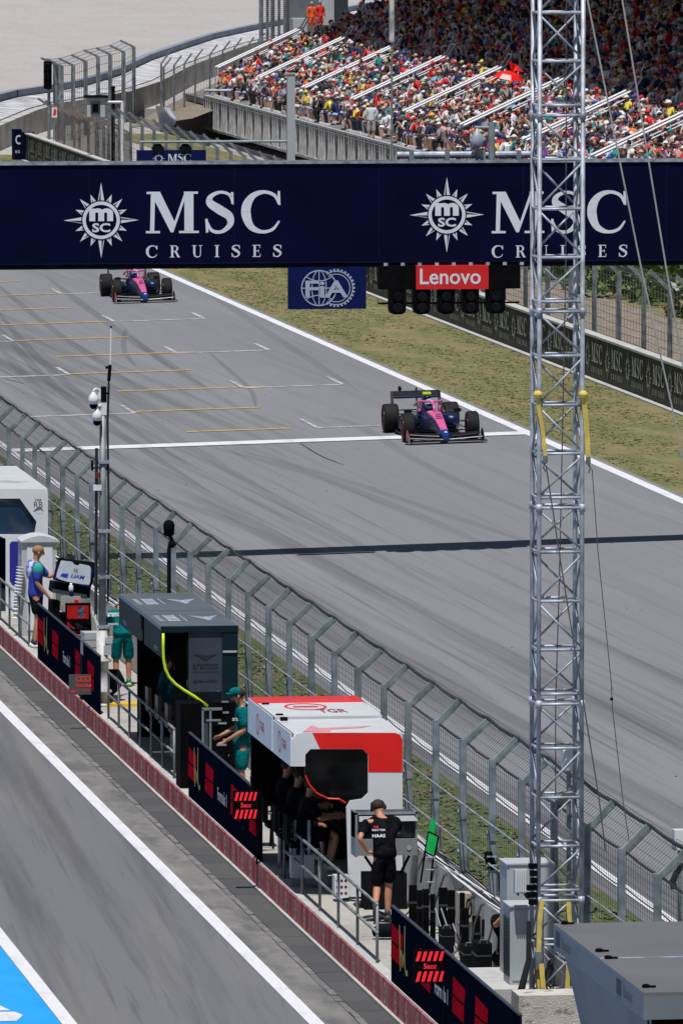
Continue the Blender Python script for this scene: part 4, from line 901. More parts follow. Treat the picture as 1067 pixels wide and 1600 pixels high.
mb=MB(); mb.box(xa+.02,xb,Y+.05,129.1,Zt-.05,Zt); mb.box(xa,xa+.04,Y+.05,129.1,2.3,Zt-.0); mb.build('front_roof_section',WSHELL,t)
mb=MB(); mb.box(xa+.02,xb,129.22,Yb,Zt-.03,Zt+.03); mb.box(xa,xa+.04,129.22,Yb,2.3,Zt+.03); mb.build('rear_roof_section',WSHELL,t)
mb=MB(); mb.box(xa+.01,xb+.01,131.2,Yb+.04,Zt-.02,Zt+.042); mb.build('red_roof_edge',RED,t)
mb=MB(); mb.box(xb-.05,xb,Y+.05,Yb,PF,Zt-.05); mb.build('track_side_wall',WSHELL,t)
mb=MB(); mb.box(xa+.04,xb-.05,Yb-.06,Yb-.01,1.2,Zt-.05); mb.box(xa+.5,xb-.05,Yb-.06,Yb-.01,PF,1.2); mb.build('rear_wall',BLACK,t)
mb=MB(); mb.box(17.45,xb-.05,Y+.3,Yb-.2,1.18,1.26); mb.box(17.6,xb-.06,Y+.3,Yb-.2,1.35,2.1); mb.build('desk_with_screens',BLACK,t)
for y_ in (130.6,128.1): 
    txt('TGR',(xa-.001,y_,2.48),(0,-1,0),(0,0,1),.5,.13,mat('grey_red_logo',(.45,.12,.13),.6),'side_lettering',t,bold=.02)
    mb=MB(); 
    for k in range(14): a,b=R(k*360/14),R((k+1)*360/14); mb.poly([(.13*math.cos(a),.13*math.sin(a)),(.16*math.cos(a),.16*math.sin(a)),(.16*math.cos(b),.16*math.sin(b)),(.13*math.cos(b),.13*math.sin(b))],(xa-.001,y_+.25,2.53),(0,-1,0),(0,0,1),0,.004)
    mb.build('side_emblem',REDB,t)
mb=MB()
for k in range(20): a,b=R(k*18),R((k+1)*18); mb.poly([(.27*math.cos(a),.4*math.sin(a)),(.31*math.cos(a),.5*math.sin(a)),(.31*math.cos(b),.5*math.sin(b)),(.27*math.cos(b),.4*math.sin(b))],(17.2,130.6,Zt+.03),(1,0,0),(0,1,0),0,.004)
mb.poly(rect(-.18,-.08,.18,.08),(17.2,130.6,Zt+.03),(1,0,0),(0,1,0),0,.005); mb.build('roof_emblem',REDB,t)
txt('TGR',(17.3,129.7,Zt+.03),(1,0,0),(0,1,0),.42,.5,mat('dark_red_letters',(.25,.03,.05),.6),'roof_lettering',t,bold=.02)
mb=MB(); mb.poly([(0,0),(.25,.9),(.32,.5),(1.1,.75),(.9,.45),(.45,.3),(.4,0)],(16.72,127.3,Zt),(1,0,0),(0,1,0),0,.004); mb.build('roof_swoosh',mat('pale_red',(.6,.25,.27),.5),t)
for x,y_ in ((16.62,131.0),(16.62,129.4),(16.62,128.9)): mb=MB(); mb.box(x,x+.1,y_,y_+.1,Zt,Zt+.05); mb.build('roof_catch',BLACKM,t)
# --- dark grey stand (second)
Y=143.8; Zt=2.8; xa,xb=16.61,17.85; Yb=149.9
t=thing('dark_grey_team_stand','long dark grey team stand with a bright yellow tube at its front','team stand',(17.2,147,PF))
ROOFG=mat('dark_grey_roof',(.1,.115,.135),.4,.1,.1,1.5)
for (n_,u0,u1) in (('front_roof_section',Y,146.6),('rear_roof_section',146.66,Yb)):
    mb=MB(); mb.box(xa,xb,u0,u1,Zt-.06,Zt); mb.build(n_,ROOFG,t)
mb=MB(); mb.box(xa-.004,xb+.004,Y-.012,Y,Zt-.1,Zt+.002); mb.build('roof_lip',TEALD,t)
for (u0,u1) in ((Y+.02,146.2),(146.75,Yb)):
    mb=MB(); mb.box(xa,xa+.04,u0,u1,2.3,Zt-.06); mb.build('side_panel',GREYD2,t)
mb=MB(); x0,x1=PY(295,1000,Y).x,PY(347,1000,Y).x; mb.box(x0,x1,Y+.02,Y+.06,PF,Zt-.1); mb.build('front_door_panel',GREYD,t)
mb=MB()
for k in range(9): z=PY(300,1084,Y).z-.055*k; mb.box(x0+.01,x1-.01,Y+.005,Y+.02,z,z+.02)
mb.build('door_slats',BLACKM,t)
mb=MB(); mb.box(x1,xb,Y,Y+.5,PF,Zt-.1); mb.build('corner_pillar',TEALD,t); mb=MB(); mb.box(x1+.01,xb-.02,Y-.02,Y,PY(350,1018,Y).z-.02,PY(350,1018,Y).z+.01); mb.build('pillar_hinge',GREYP,t)
mb=MB(); mb.box(xb-.05,xb,Y+.5,Yb,PF,Zt-.06); mb.build('track_side_wall',GREYD2,t); mb=MB(); mb.box(xa+.3,xb-.05,Yb-.06,Yb-.01,PF,Zt-.06); mb.build('rear_wall',BLACK,t)
mb=MB(); mb.box(17.3,xb-.06,Y+.4,Yb-.2,1.2,1.3); mb.box(17.5,xb-.06,Y+.4,Yb-.2,1.3,2.2); mb.build('desk_with_screens',BLACK,t); mb=MB(); mb.box(xa+.25,x0,Y+.3,Y+.34,PF,Zt-.06); mb.build('opening_shade_sheet',BLACK,t)  # black sheet added across the opening for the dark inside the stand
DL=mat('black_door_lettering',(.012,.014,.018),.5)
a,b=PY(301,1046,Y+.02),PY(341,1046,Y+.02)
txt('aramco',a,(1,0,0),(0,0,1),b.x-a.x,.09,DL,'door_lettering',t,bold=.012); txt('FORMULA ONE TEAM',a-Vector((0,0,.06)),(1,0,0),(0,0,1),b.x-a.x,.03,DL,'door_lettering',t)
a,b=PY(310,1067,Y+.02),PY(339,1067,Y+.02); txt('MAADEN',a,(1,0,0),(0,0,1),b.x-a.x,.045,DL,'door_lettering',t,bold=.02); mb=MB(); mb.lathe((a.x-.05,Y+.02,a.z+.022),[(.03,0),(.03,.006)],(0,-1,0),12); mb.build('round_mark',DL,t)
def wings(o,xd,yd,w_,h_,m,parent,name,n=6):
    mb=MB()
    for s in (-1,1):
        for k in range(n): f=k/n; mb.poly([(s*.06*w_,h_*(-.35+.6*f)),(s*w_*(.5-.32*(1-f)),h_*(-.1+.5*f)),(s*w_*(.5-.3*(1-f)),h_*(-.02+.5*f)),(s*.06*w_,h_*(-.28+.6*f))][::s],o,xd,yd,0,.004)
    mb.poly([(-.06*w_,.2*h_),(-.06*w_,-.4*h_),(.06*w_,-.4*h_),(.06*w_,.2*h_)],o,xd,yd,0,.005); return mb.build(name,m,parent)
q=PY(321,1027,Y+.02); wings(q,(1,0,0),(0,0,1),.44,.13,DL,t,'winged_emblem')
RL=mat('pale_roof_lettering',(.3,.35,.4),.6)
for yc in (145.2,148.3):
    wings((17.5,yc,Zt),(1,0,0),(0,1,0),.5,1.1,RL,t,'roof_wings'); mb=MB(); mb.bar((17.13,yc+.55,Zt+.005),(17.13,yc-.55,Zt+.005),.02,.004); mb.build('roof_divider',RL,t)
    txt('aramco',(16.98,yc+.5,Zt),(0,-1,0),(1,0,0),1.05,-.0 or .2,RL,'roof_lettering',t,bold=.05) if False else None
    mb=MB()
    for k in range(4): mb.poly(rect(16.84,yc-.5+.27*k,17.04,yc-.3+.27*k),(0,0,Zt),(1,0,0),(0,1,0),0,.004)
    mb.poly(rect(16.85,yc-.56,16.88,yc+.56),(0,0,Zt),(1,0,0),(0,1,0),0,.006); mb.poly(rect(17.0,yc-.56,17.03,yc+.56),(0,0,Zt),(1,0,0),(0,1,0),0,.006)
    for k in range(5): mb.poly(rect(16.7,yc-.5+.22*k,16.78,yc-.36+.22*k),(0,0,Zt),(1,0,0),(0,1,0),0,.004)
    mb.build('roof_lettering',RL,t)
for yy in (144.4,148.9): txt('aramco',(xa,yy+.35,2.36),(0,-1,0),(0,0,1),.5,.07,RL,'side_lettering',t)
P=[PY(a,b,Y-.03) for a,b in ((255,990),(255,1010),(255.5,1030),(258,1045),(264,1058),(274,1069),(288,1079),(303,1088),(325,1104))]; mb=MB(); mb.path(P,.022,8); mb.build('yellow_tube',NEON,t,True)
# --- white stand (first, left edge)
Y=173.3; Zt=2.8; xa,xb=15.95,17.83; Yb=179.4
t=thing('white_team_stand','white team stand with angular tinted windscreen cut by the left edge of the picture','team stand',(17,176,PF))
mb=MB(); mb.prism(face([(-20,1000),(-20,835),(8,842),(9,1000)],Y),*O3(Y),.05)
mb=MB(); mb.prism(face([(-60,764),(70,764),(75,769),(75,1000),(9,1000),(9,842),(0,838),(-60,838),(-60,835),(54,835),(57,815),(31,779),(-60,779)],Y),*O3(Y),.05); mb.build('front_panel',WSHELL,t)
mb=MB(); mb.prism(face([(-60,778),(32,778),(58,815),(54,836),(-60,836)],Y+.06),(0,Y+.06,0),(1,0,0),(0,0,1),.02); mb.build('windscreen',GLASS,t)
mb=MB(); mb.box(xa,xb,Y+.05,Yb,Zt-.06,Zt); mb.build('roof',WSHELL,t); mb=MB(); mb.box(xb-.05,xb,Y+.05,Yb,PF,Zt-.06); mb.build('track_side_wall',WSHELL,t); mb=MB(); mb.box(xa,xb-.05,Yb-.4,Yb-.35,PF,Zt-.06); mb.build('rear_wall',NAVY,t)
mb=MB(); mb.prism(face([(15,850),(18,846),(40,846),(40,915),(20,915),(15,908)],Y),(0,Y-.004,0),(1,0,0),(0,0,1),.003); mb.build('blue_panel',flat((.01,.012,.25),'deep_blue_panel'),t)
GL=flat((.12,.12,.14),'dark_grey_lettering'); a=PY(54,783,Y); txt('VISA',a,(1,0,0),(0,0,1),.14,.045,GL,'front_lettering',t,bold=.02); a=PY(53,793,Y); txt('RB',a,(1,0,0),(0,0,1),.17,.11,GL,'front_lettering',t); a=PY(51,800,Y)
mb=MB(); mb.poly([(0,0),(.05,.05),(.1,.1),(.16,.09),(.22,0),(.16,.05),(.1,.04)],a,(1,0,0),(0,0,1),0,.005); mb.build('front_bull_mark',GL,t); a=PY(57,803,Y); txt('Cash App',a,(1,0,0),(0,0,1),.13,.02,flat((.05,.4,.15),'green_letters'),'front_lettering',t)
mb=MB()
for xx,yy in ((16.2,177.5),(16.7,175)): mb.poly([(0,0),(.3,.5),(.55,.6),(.8,.2),(1.,.3),(.7,-.1),(.4,.1)],(xx,yy,Zt),(1,0,0),(0,1,0),0,.004)
mb.build('roof_bull_marks',flat((.35,.35,.37),'faint_grey_mark'),t)
# white cabinet beside it
Y=168.6; x0,x1=PY(34,900,Y).x,PY(87,900,Y).x; z1=PY(60,847,Y).z
t=thing('white_arched_cabinet','tall white cabinet with an arched top behind the man at the left edge','cabinet',((x0+x1)/2,Y,PF))
mb=MB(); mb.box(x0,x1,Y,Y+.7,PF,z1); mb.build('housing',flat((.42,.43,.44),'pale_cabinet_frame'),t); mb=MB(); mb.box(x0+.1,x1-.06,Y-.015,Y,PF+.1,z1-.08); mb.build('door',WSHELL,t)
mb=MB(); arc=[(x0-.02+(x1-x0+.09)*k/10,z1+.02+.1*math.sin(math.pi*k/10)) for k in range(11)]; mb.prism([(x0-.02,z1)]+arc+[(x1+.07,z1)],(0,Y-.05,0),(1,0,0),(0,0,1),.85); mb.build('arched_top',flat((.5,.51,.53),'pale_cabinet_top'),t)
mb=MB(); P=[PY(a,b,Y-.1) for a,b in ((32,886),(31,900),(29,915),(27,930),(26,945),(25,965))]; prof=[]
for i in range(46):
    f=i/45*5; k=min(int(f),4); q=P[k].lerp(P[k+1],f-k); prof.append(q)
mb.path(prof,[.05 if i%3 else .085 for i in range(46)],10); tag(mb.build('ribbed_hose',WSHELL),'white ribbed air hose hanging left of the arched cabinet','hose')
# --- grey canopy bottom right
xa,xb,Y,Yb,Zt=16.6,18.2,97.65,103.9,2.9
t=thing('grey_team_stand','grey flat roofed team stand in the bottom right corner','team stand',(17.4,101,PF))
CANR=mat('satin_grey_roof',(.15,.15,.155),.45,.2,.06,.8); CANS=mat('satin_grey_side',(.16,.185,.2),.5,.1,.08,1.5,spec=.2)
mb=MB(); mb.box(xa,xb,Y,100.62,Zt-.04,Zt); mb.build('front_roof_section',CANR,t); mb=MB(); mb.box(xa,xb,100.68,Yb,Zt-.04,Zt); mb.build('rear_roof_section',CANR,t)
mb=MB(); mb.box(xa,xa+.04,Y,Yb,Zt-.3,Zt-.04); mb.build('side_fascia',CANS,t); mb=MB(); mb.box(xa+.04,xb,Y,Y+.04,Zt-.3,Zt-.04); mb.build('front_fascia',CANS,t); mb=MB(); mb.box(xa+.012,xb,100.62,100.68,Zt-.03,Zt+.006); mb.build('roof_seam',ALU,t)
mb=MB(); mb.add([(xa+.1,Y+.1,Zt-.3),(xa+.1,Yb-.1,Zt-.3),(xa+.25,Yb-.9,PF+1.1),(xa+.35,Yb-1.6,PF+.8),(xa+.35,Y+.4,PF+.8)],[(0,1,2,3,4)]); mb.build('side_window',mat('pale_grey_panel',(.2,.235,.26),.5,0,.12,1,spec=.15),t); mb=MB(); mb.box(xa+.36,xb,Y+.1,Yb-.1,PF,PF+.9); mb.box(xb-.06,xb,Y+.1,Yb-.1,PF+.9,Zt-.3); mb.build('lower_body',BLACKM,t)
mb=MB(); mb.box(xa+.1,xb,Y+.3,Y+.34,PF,Zt-.3); mb.build('front_opening',BLACK,t)
for i,(px,py) in enumerate(((882,1445),(936,1488),(950,1499),(1009,1544))):
    q=G(px,py,Zt); mb=MB(); mb.lathe((q.x,q.y,Zt),[(.045,0),(.045,.03),(.02,.04)],n=10); mb.box(q.x+.02,q.x+.11,q.y-.02,q.y+.03,Zt,Zt+.02); mb.build('roof_catch',BLACK,t)
for yy in (103.3,99.0):
    txt('Revolut',(xa,yy,Zt-.22),(0,-1,0),(0,0,1),.62,.13,GL,'side_lettering',t,bold=.01); mb=MB()
    for k in range(3): mb.poly(rect(.11*k,-.09,.11*k+.09,.09),(xa,yy+.45,Zt-.15),(0,-1,0),(0,0,1),0,.004)
    mb.build('side_squares',GREYD,t)
q=G(932,1610,.0+.9); mb=MB(); mb.lathe((xa+.25,105.3,.72),[(.1,0),(.3,.0),(.33,.06),(.33,.2),(.3,.26),(.1,.26)],(1,0,0),24); mb2=mb.build('spare_tyre',BLACKM); mb2.location+=Vector((0,0,0)); tag(mb2,'black rubber tyre under the grey stand beside the concrete block','tyre')
# ================================================================ RAILINGS AND PRINTED PANELS
def railing(y0,y1,n,lab,x=16.76,h=.8,r=.022):
    t=thing('steel_railing',lab,'railing',(x,(y0+y1)/2,PF)); 
    for zz in (h,h*.52):
        mb=MB(); mb.tube((x,y0-.02,PF+zz),(x,y1+.02,PF+zz),r,n=8); mb.build('rail',GALVD,t,True)
    for k in range(n): y=y0+(y1-y0)*k/(n-1); mb=MB(); mb.tube((x,y,PF),(x,y,PF+h),r*.95,n=8); mb.build('post',GALVD,t,True)
railing(166.3,175.5,6,'grey steel railing below the white team stand at the left edge')
railing(143.3,152.9,7,'grey steel railing in front of the dark grey team stand')
railing(119.9,129.6,6,'grey steel railing in front of the white and red team stand')
YY=[(153.6,164.0),(131.7,140.7),(107.0,118.0)]
PRED=mat('printed_red',(.42,.008,.022),.8,0,.1,3,spec=0); PYE=mat('printed_olive_yellow',(.28,.27,.04),.6); PWH=mat('printed_white',(.55,.56,.62),.6)
labs=['long black printed panel beneath the man at the left edge','long black printed panel between the dark grey and the white and red stands','long black printed panel in the bottom foreground by the tower']
def panel(y0,y1,lab,offs):
    X=16.68; t=thing('printed_panel',lab,'panel',(X,(y0+y1)/2,PF)); mb=MB(); mb.box(X,X+.03,y0,y1,PF-.06,PF+1.0); mb.build('board',mat('blue_black_board',(.004,.006,.016),.8,0,.15,.8,spec=0),t)
    mb=MB(); mb.box(X-.004,X+.036,y0,y1,PF+1.0,PF+1.02); mb.build('top_edge',GREYD,t)
    for kind,y in offs:
        q=(X,y,PF+.3)
        if kind=='red':
            mb=MB(); mb.poly([(0,0),(1.0,-.02),(1.05,.2),(.05,.2)],(X,y,PF+.33),(0,-1,0),(0,0,1),0,.004); mb.poly([(.06,.23),(1.06,.23),(1.12,.42),(.1,.46)],(X,y,PF+.33),(0,-1,0),(0,0,1),0,.004); mb.build('red_mark',PRED,t)
        elif kind=='sig':
            mb=MB()
            for st,ws in (([(0,.55),(.05,.2),(.1,-.05)],[.07]*3),([(.5,.6),(.48,.25),(.52,.1)],[.07]*3),([(.05,.1),(.2,.22),(.3,.05),(.42,.2),(.6,0),(.8,.02)],[.06]*6)):
                for k,pp in enumerate(stroke(st,[w_*1.2 for w_ in ws],5)): mb.poly(pp,(X,y,PF+.3),(0,-1,0),(0,0,1),0,.004+.0002*k)
            mb.build('signature_mark',PYE,t)
        else: txt('Formula 1',(X,y,PF+.36),(0,-1,0),(0,0,1),1.15,.2,PWH,'panel_lettering',t,bold=.02)
panel(*YY[0],labs[0],[('red',164.0),('sig',162.8),('red',161.4),('txt',159.5),('red',157.5),('red',155.5)])
panel(*YY[1],labs[1],[('red',140.7),('sig',139.9),('red',138.5),('txt',136.9),('red',135.3),('red',133.0)])
panel(*YY[2],labs[2],[('red',118.0),('sig',117.2),('red',115.4),('txt',114.0),('red',112.5),('red',110.6)])
LED=mat('red_led',(.85,.02,.04),.5,0,.05,2,emit=.35)
def hatch(name,lab,px0,py0,px1,py1,y,xoff=0):
    a,b=PY(px0,py1,y),PY(px1,py0,y); w_,h_=b.x-a.x,b.z-a.z; t=thing(name,lab,'sign',(a.x+w_/2,y,a.z)); mb=MB(); mb.box(a.x-.02,b.x+.02,y,y+.04,a.z-.02,b.z+.02); mb.build('board',BLACK,t)
    for r0,r1 in ((0,.34),(.68,1.)):
        n=5; mb=MB()
        for k in range(n):
            u0=k/n; u1=u0+.115; d=.1
            mb.poly([(w_*max(0,u0),h_*r0),(w_*min(1,u1),h_*r0),(w_*min(1,u1+d),h_*r1),(w_*min(1,u0+d),h_*r1)],(a.x,y,a.z),(1,0,0),(0,0,1),0,.004)
        mb.build('stripe_row',LED,t)
    txt('5acc',(a.x+w_*.28,y,a.z+h_*.42),(1,0,0),(0,0,1),w_*.45,h_*.18,LED,'sign_lettering',t,bold=.03)
    mb=MB(); mb.tube((a.x+w_+.0,y+.06,PF),(a.x+w_+.0,y+.06,b.z),.015); mb.build('support',BLACK,t)
hatch('striped_light_board','small black board with red diagonal stripes at the end of the middle printed panel',366,1238,402,1280,131.4)
hatch('striped_light_board','small black board with red diagonal stripes above the foreground printed panel',649,1487,694,1535,113.2)
a,b=PY(108,1086,154.9),PY(149,1054,154.9); t=thing('team_direction_sign','grey sign with red rings and an arrow at the foot of the camera mast','sign',((a.x+b.x)/2,154.9,a.z))
mb=MB(); mb.box(a.x,b.x,154.9,154.93,a.z,b.z); mb.build('board',mat('mid_grey_sign',(.075,.075,.08),.6),t); LR=mat('bright_red_print',(.8,.04,.03),.5)
mb=MB(); w_=b.x-a.x
for k in range(4):
    for j in range(14): u,v=R(j*360/14),R((j+1)*360/14); r0,r1=.034,.052; c=(.17+.075*k); mb.poly([(c+r0*math.cos(u),.27+r0*math.sin(u)),(c+r1*math.cos(u),.27+r1*math.sin(u)),(c+r1*math.cos(v),.27+r1*math.sin(v)),(c+r0*math.cos(v),.27+r0*math.sin(v))],(a.x,154.9,a.z),(1,0,0),(0,0,1),0,.004+.0005*k)
mb.build('four_rings',LR,t); mb=MB(); mb.poly([(.02,.06),(.08,.1),(.08,.075),(.12,.075),(.12,.045),(.08,.045),(.08,.02)],(a.x,154.9,a.z),(1,0,0),(0,0,1),0,.004); mb.build('arrow',LR,t)
txt('Revolut',(a.x+.12,154.9,a.z+.13),(1,0,0),(0,0,1),.27,.06,LR,'sign_lettering',t,bold=.03); txt('F1 TEAM',(a.x+.15,154.9,a.z+.05),(1,0,0),(0,0,1),.24,.035,LR,'sign_lettering',t)
# ================================================================ CAMERA MAST
MX,MY=16.9,155.15
def mz(py): return PY(158,py,MY).z
t=thing('camera_mast','tall grey pole with two white dome cameras and a whip aerial at the left','mast',(MX,MY,PF))
x_=lambda px,py: PY(px,py,MY).x
mb=MB(); mb.lathe((MX,MY,PF),[(.16,0),(.16,.03),(.1,.05),(.1,.22),(.17,.24),(.17,.27),(.11,.29),(.11,.75),(.16,.77),(.16,.8),(.1,.83),(.1,mz(985)-PF)],n=16); mb.build('base_section',mat('dirty_white_pole',(.42,.42,.41),.6,0,.3,5),t,True)
mb=MB(); mb.tube((MX,MY,mz(985)),(x_(161,650),MY,mz(645)),.063,.058,n=12); mb.build('main_pole',GALVD,t,True)
for py in (980,902,830,722): mb=MB(); z=mz(py); xx=MX+(x_(161,650)-MX)*(985-py)/335; mb.box(xx-.08,xx+.13,MY-.08,MY+.08,z-.02,z+.03); mb.build('clamp',ALU,t)
mb=MB(); mb.path([(MX-.11,MY,mz(960)),(MX-.1,MY+.02,mz(850)),(MX-.09,MY,mz(700))],.03,6); mb.path([(MX+.1,MY,mz(940)),(MX+.12,MY,mz(820)),(MX+.1,MY,mz(660)),(x_(170,600),MY,mz(600))],.022,6); mb.build('cables',CABLE,t)
q=(x_(170,570),MY); mb=MB(); mb.tube((x_(168,690),MY,mz(690)),(q[0],MY,mz(590)),.014); mb.tube((q[0],MY,mz(595)),(x_(172,570),MY,mz(570)),.03); mb.box(x_(165,575),x_(173,575),MY-.03,MY+.03,mz(576),mz(572)); mb.build('aerial_base',BLACK,t); mb=MB(); mb.tube((x_(172.5,570),MY,mz(569)),(x_(173.5,511),MY,mz(512)),.014,n=8); mb.build('whip_aerial',WSHELL,t); mb=MB(); mb.tube((x_(173.5,511),MY,mz(512)),(x_(173.5,511),MY,mz(509)),.017); mb.build('aerial_tip',BLACK,t)
mb=MB(); mb.box(x_(153,640),x_(166,640),MY-.06,MY+.06,mz(648),mz(629)); mb.box(x_(152,610),x_(157,610),MY-.05,MY+.05,mz(623),mz(607)); mb.build('junction_housing',WSHELL,t); mb=MB(); mb.box(x_(158,610),x_(166,610),MY-.06,MY+.06,mz(628),mz(604)); mb.box(x_(160,614),x_(171,614),MY-.03,MY+.03,mz(616),mz(613)); mb.build('black_bracket',BLACK,t)
for (pc,pt,pb) in ((145,612,642),(150.5,637,668)):
    xx=x_(pc,pb); z0=mz(pb); mb=MB(); mb.lathe((xx,MY-.1,z0+.13),[(.085,0),(.088,.08),(.08,.13),(.04,.18),(.025,.21)],n=14); mb.path([(xx,MY-.1,z0+.32),(xx+.01,MY-.1,z0+.37),(xx+.05,MY-.07,z0+.39),(xx+.11,MY-.02,z0+.34)],.022,8); d=mb.build('dome_camera',WSHELL,t,True); mb=MB(); mb.ball((xx,MY-.1,z0+.12),.07,.07,.085,12); mb.build('lens_dome',BLACK,d,True)
mb=MB(); mb.tube((x_(144,730),MY,mz(731)),(x_(168,730),MY,mz(731)),.014)
for px in (144,168): mb.tube((x_(px,730),MY,mz(735)),(x_(px,730),MY,mz(719)),.02)
mb.build('antenna_arm',BLACK,t); mb=MB(); mb.box(x_(145,762),x_(158,762),MY-.08,MY,mz(766),mz(757)); mb.build('small_white_box',WSHELL,t); mb=MB(); mb.box(x_(149,742),x_(156,742),MY-.1,MY,mz(746),mz(738)); mb.build('red_lamp',flat((.12,.01,.01),'dull_red_lamp'),t)
mb=MB(); mb.box(x_(163,1020),x_(175,1020),MY-.1,MY+.04,mz(1005),mz(995)); mb.box(x_(161,1020),x_(173,1020),MY-.1,MY+.04,mz(1023),mz(1008)); mb.build('grey_boxes',GREYP,t)
# stacked silver cases left of the mast
t=None
for k,(py,lab) in enumerate(((1024,'lowest silver equipment case left of the camera mast'),(1012,'middle silver equipment case left of the camera mast'),(1000,'topmost silver equipment case left of the camera mast'))):
    y=156.2; a,b=PY(130,py,y),PY(157,py,y); t=thing('silver_case',lab,'case',((a.x+b.x)/2,y,a.z),'stacked silver cases'); mb=MB(); mb.box(a.x,b.x,y,y+.4,a.z,a.z+.12); mb.build('case_shell',GREYP,t); mb=MB()
    for x in (a.x,b.x-.02): mb.box(x-.004,x+.024,y-.006,y+.406,a.z-.003,a.z+.123)
    mb.build('case_corners',ALU,t)
y=156.2; a,b=PY(128,1100,y),PY(160,1026,y); t=thing('black_case_stand','black stand under the stacked silver cases','stand',(a.x+.15,y,PF)); mb=MB(); mb.box(a.x,b.x,y,y+.4,PF,PY(130,1028,y).z); mb.build('stand_body',BLACK,t)
# ================================================================ RACING CARS
CPINK=mat('pink_car_paint',(.62,.1,.28),.3,0,.05,4,coat=.5); CBLUE=mat('dark_blue_car_paint',(.005,.012,.06),.35,0,.2,4,coat=.25,spec=.3); CARB=mat('carbon_fibre',(.006,.007,.01),.45,0,.3,20,spec=.2); TYRE=mat('tyre_rubber',(.011,.011,.012),.75,0,.2,10,spec=.2); CBR=mat('blue_nose_tip',(.01,.04,.2),.3,0,.05,3); SILV=mat('bare_metal_edge',(.16,.15,.15),.35,.6,.1,9)
def ring(y,w_,zb,zt,tw=.7,n=12):
    r=[]; 
    for j in range(n):
        a=2*math.pi*j/n+math.pi/n; cx=math.copysign(abs(math.cos(a))**.6,math.cos(a)); sz=math.copysign(abs(math.sin(a))**.6,math.sin(a)); f=1-(1-tw)*(sz+1)/2; r.append((cx*w_*f,y,(zb+zt)/2+sz*(zt-zb)/2))
    return r
def racing_car(lab,cam_m):
    t=thing('racing_car',lab,'racing car',(0,0,0))
    mb=MB(); mb.loft([ring(-1.02,.07,.12,.2),ring(-.6,.11,.15,.34),ring(0,.17,.18,.5),ring(.6,.22,.16,.6),ring(1.05,.3,.1,.64),ring(1.6,.35,.08,.6),ring(2.2,.36,.08,.66),ring(3.0,.22,.1,.55),ring(3.9,.1,.15,.42)]); mb.build('body',CBLUE,t,True)
    mb=MB(); mb.loft([ring(2.02,.12,.5,.96),ring(2.25,.14,.5,.99),ring(2.9,.09,.45,.84),ring(3.8,.04,.35,.6)]); mb.build('engine_cover',CBLUE,t,True); mb=MB(); mb.lathe((0,2.03,.85),[(.09,0),(.1,.05)],(0,-1,0),12); mb.build('air_intake',BLACK,t)
    for s in (-1,1):
        mb=MB(); mb.loft([[(p[0]*1+s*.52,p[1],p[2]) for p in ring(y,w_,a,b,.8)] for y,w_,a,b in ((1.45,.16,.25,.48),(1.7,.22,.12,.54),(2.5,.2,.1,.5),(3.3,.1,.1,.34))]); mb.build('sidepod',CBLUE,t,True)
        mb=MB(); mb.path([(s*.3,1.2,.62),(s*.52,1.22,.64)],.014,5); mb.loft([[(p[0]+s*.62,p[1],p[2]) for p in ring(y,.1,.6,.7,1)] for y in (1.2,1.27)]); mb.build('mirror',CARB,t)
        mb=MB(); mb.loft([[(p[0]+s*.26,p[1],p[2]) for p in ring(y,.05,a,b)] for y,a,b in ((1.5,.6,.68),(1.7,.6,.74),(1.85,.6,.74))]); mb.build('headrest_side',CPINK,t,True)
    mb=MB()
    secs=[(-.72,.085,.312),(-.3,.1,.425),(0,.11,.507),(.4,.125,.577),(.8,.155,.63),(1.1,.17,.655)]
    mb.loft([[(-w_,y,z-.012),(-w_*.6,y,z+.008),(w_*.6,y,z+.008),(w_,y,z-.012),(w_,y,z-.09),(-w_,y,z-.09)] for y,w_,z in secs]); mb.build('nose_panel',CPINK,t)
    mb=MB(); mb.loft([[(-w_,y,z-.06),(-w_*.6,y,z),(w_*.6,y,z),(w_,y,z-.06),(w_,y,z-.12),(-w_,y,z-.12)] for y,w_,z in ((-1.06,.075,.2),(-.9,.095,.26),(-.725,.115,.315))]); mb.build('nose_tip',CBR,t)
    txt('A',(-.04,-1.0,.245),(1,0,0),(0,.9,.3),.08,.1,LOGO,'nose_mark',t,bold=.05,off=.012)
    mb=MB(); 
    for k in range(3): mb.bar((-.08+.02*k,.1+.18*k,.545+.03*k),(.08,.1+.18*k,.545+.03*k),.05,.01)
    mb.build('nose_lettering',flat((.2,.05,.15),'dark_pink_lettering'),t)
    mb=MB(); mb.path([(-.33,2.1,.74),(-.31,1.7,.84),(-.24,1.4,.88),(-.12,1.22,.885),(0,1.17,.88),(.12,1.22,.885),(.24,1.4,.88),(.31,1.7,.84),(.33,2.1,.74)],.03,8); mb.path([(0,1.17,.87),(0,1.0,.78),(0,.9,.62)],[.035,.03,.04],8); mb.build('halo',CPINK,t,True)
    mb=MB(); mb.loft([[(x,y,z) for x,y,z in ((-w_,y0,.04),(w_,y0,.04),(w_,y0,.08),(-w_,y0,.08))] for y0,w_ in ((.75,.45),(1.1,.72),(3.0,.72),(3.6,.5))]); mb.build('floor',CARB,t)
    # front wing
    mb=MB(); N=12
    def wing(y0,y1,z0,z1,w_,dip):
        for k in range(N):
            a,b=-w_+2*w_*k/N,-w_+2*w_*(k+1)/N; za=lambda x,z:z+dip*(abs(x)/w_)**2
            mb.add([(a,y0,za(a,z0)),(b,y0,za(b,z0)),(b,y1,za(b,z1)),(a,y1,za(a,z1)),(a,y0,za(a,z0)-.015),(b,y0,za(b,z0)-.015),(b,y1,za(b,z1)-.015),(a,y1,za(a,z1)-.015)],[(0,1,2,3),(7,6,5,4),(4,5,1,0),(3,2,6,7)])
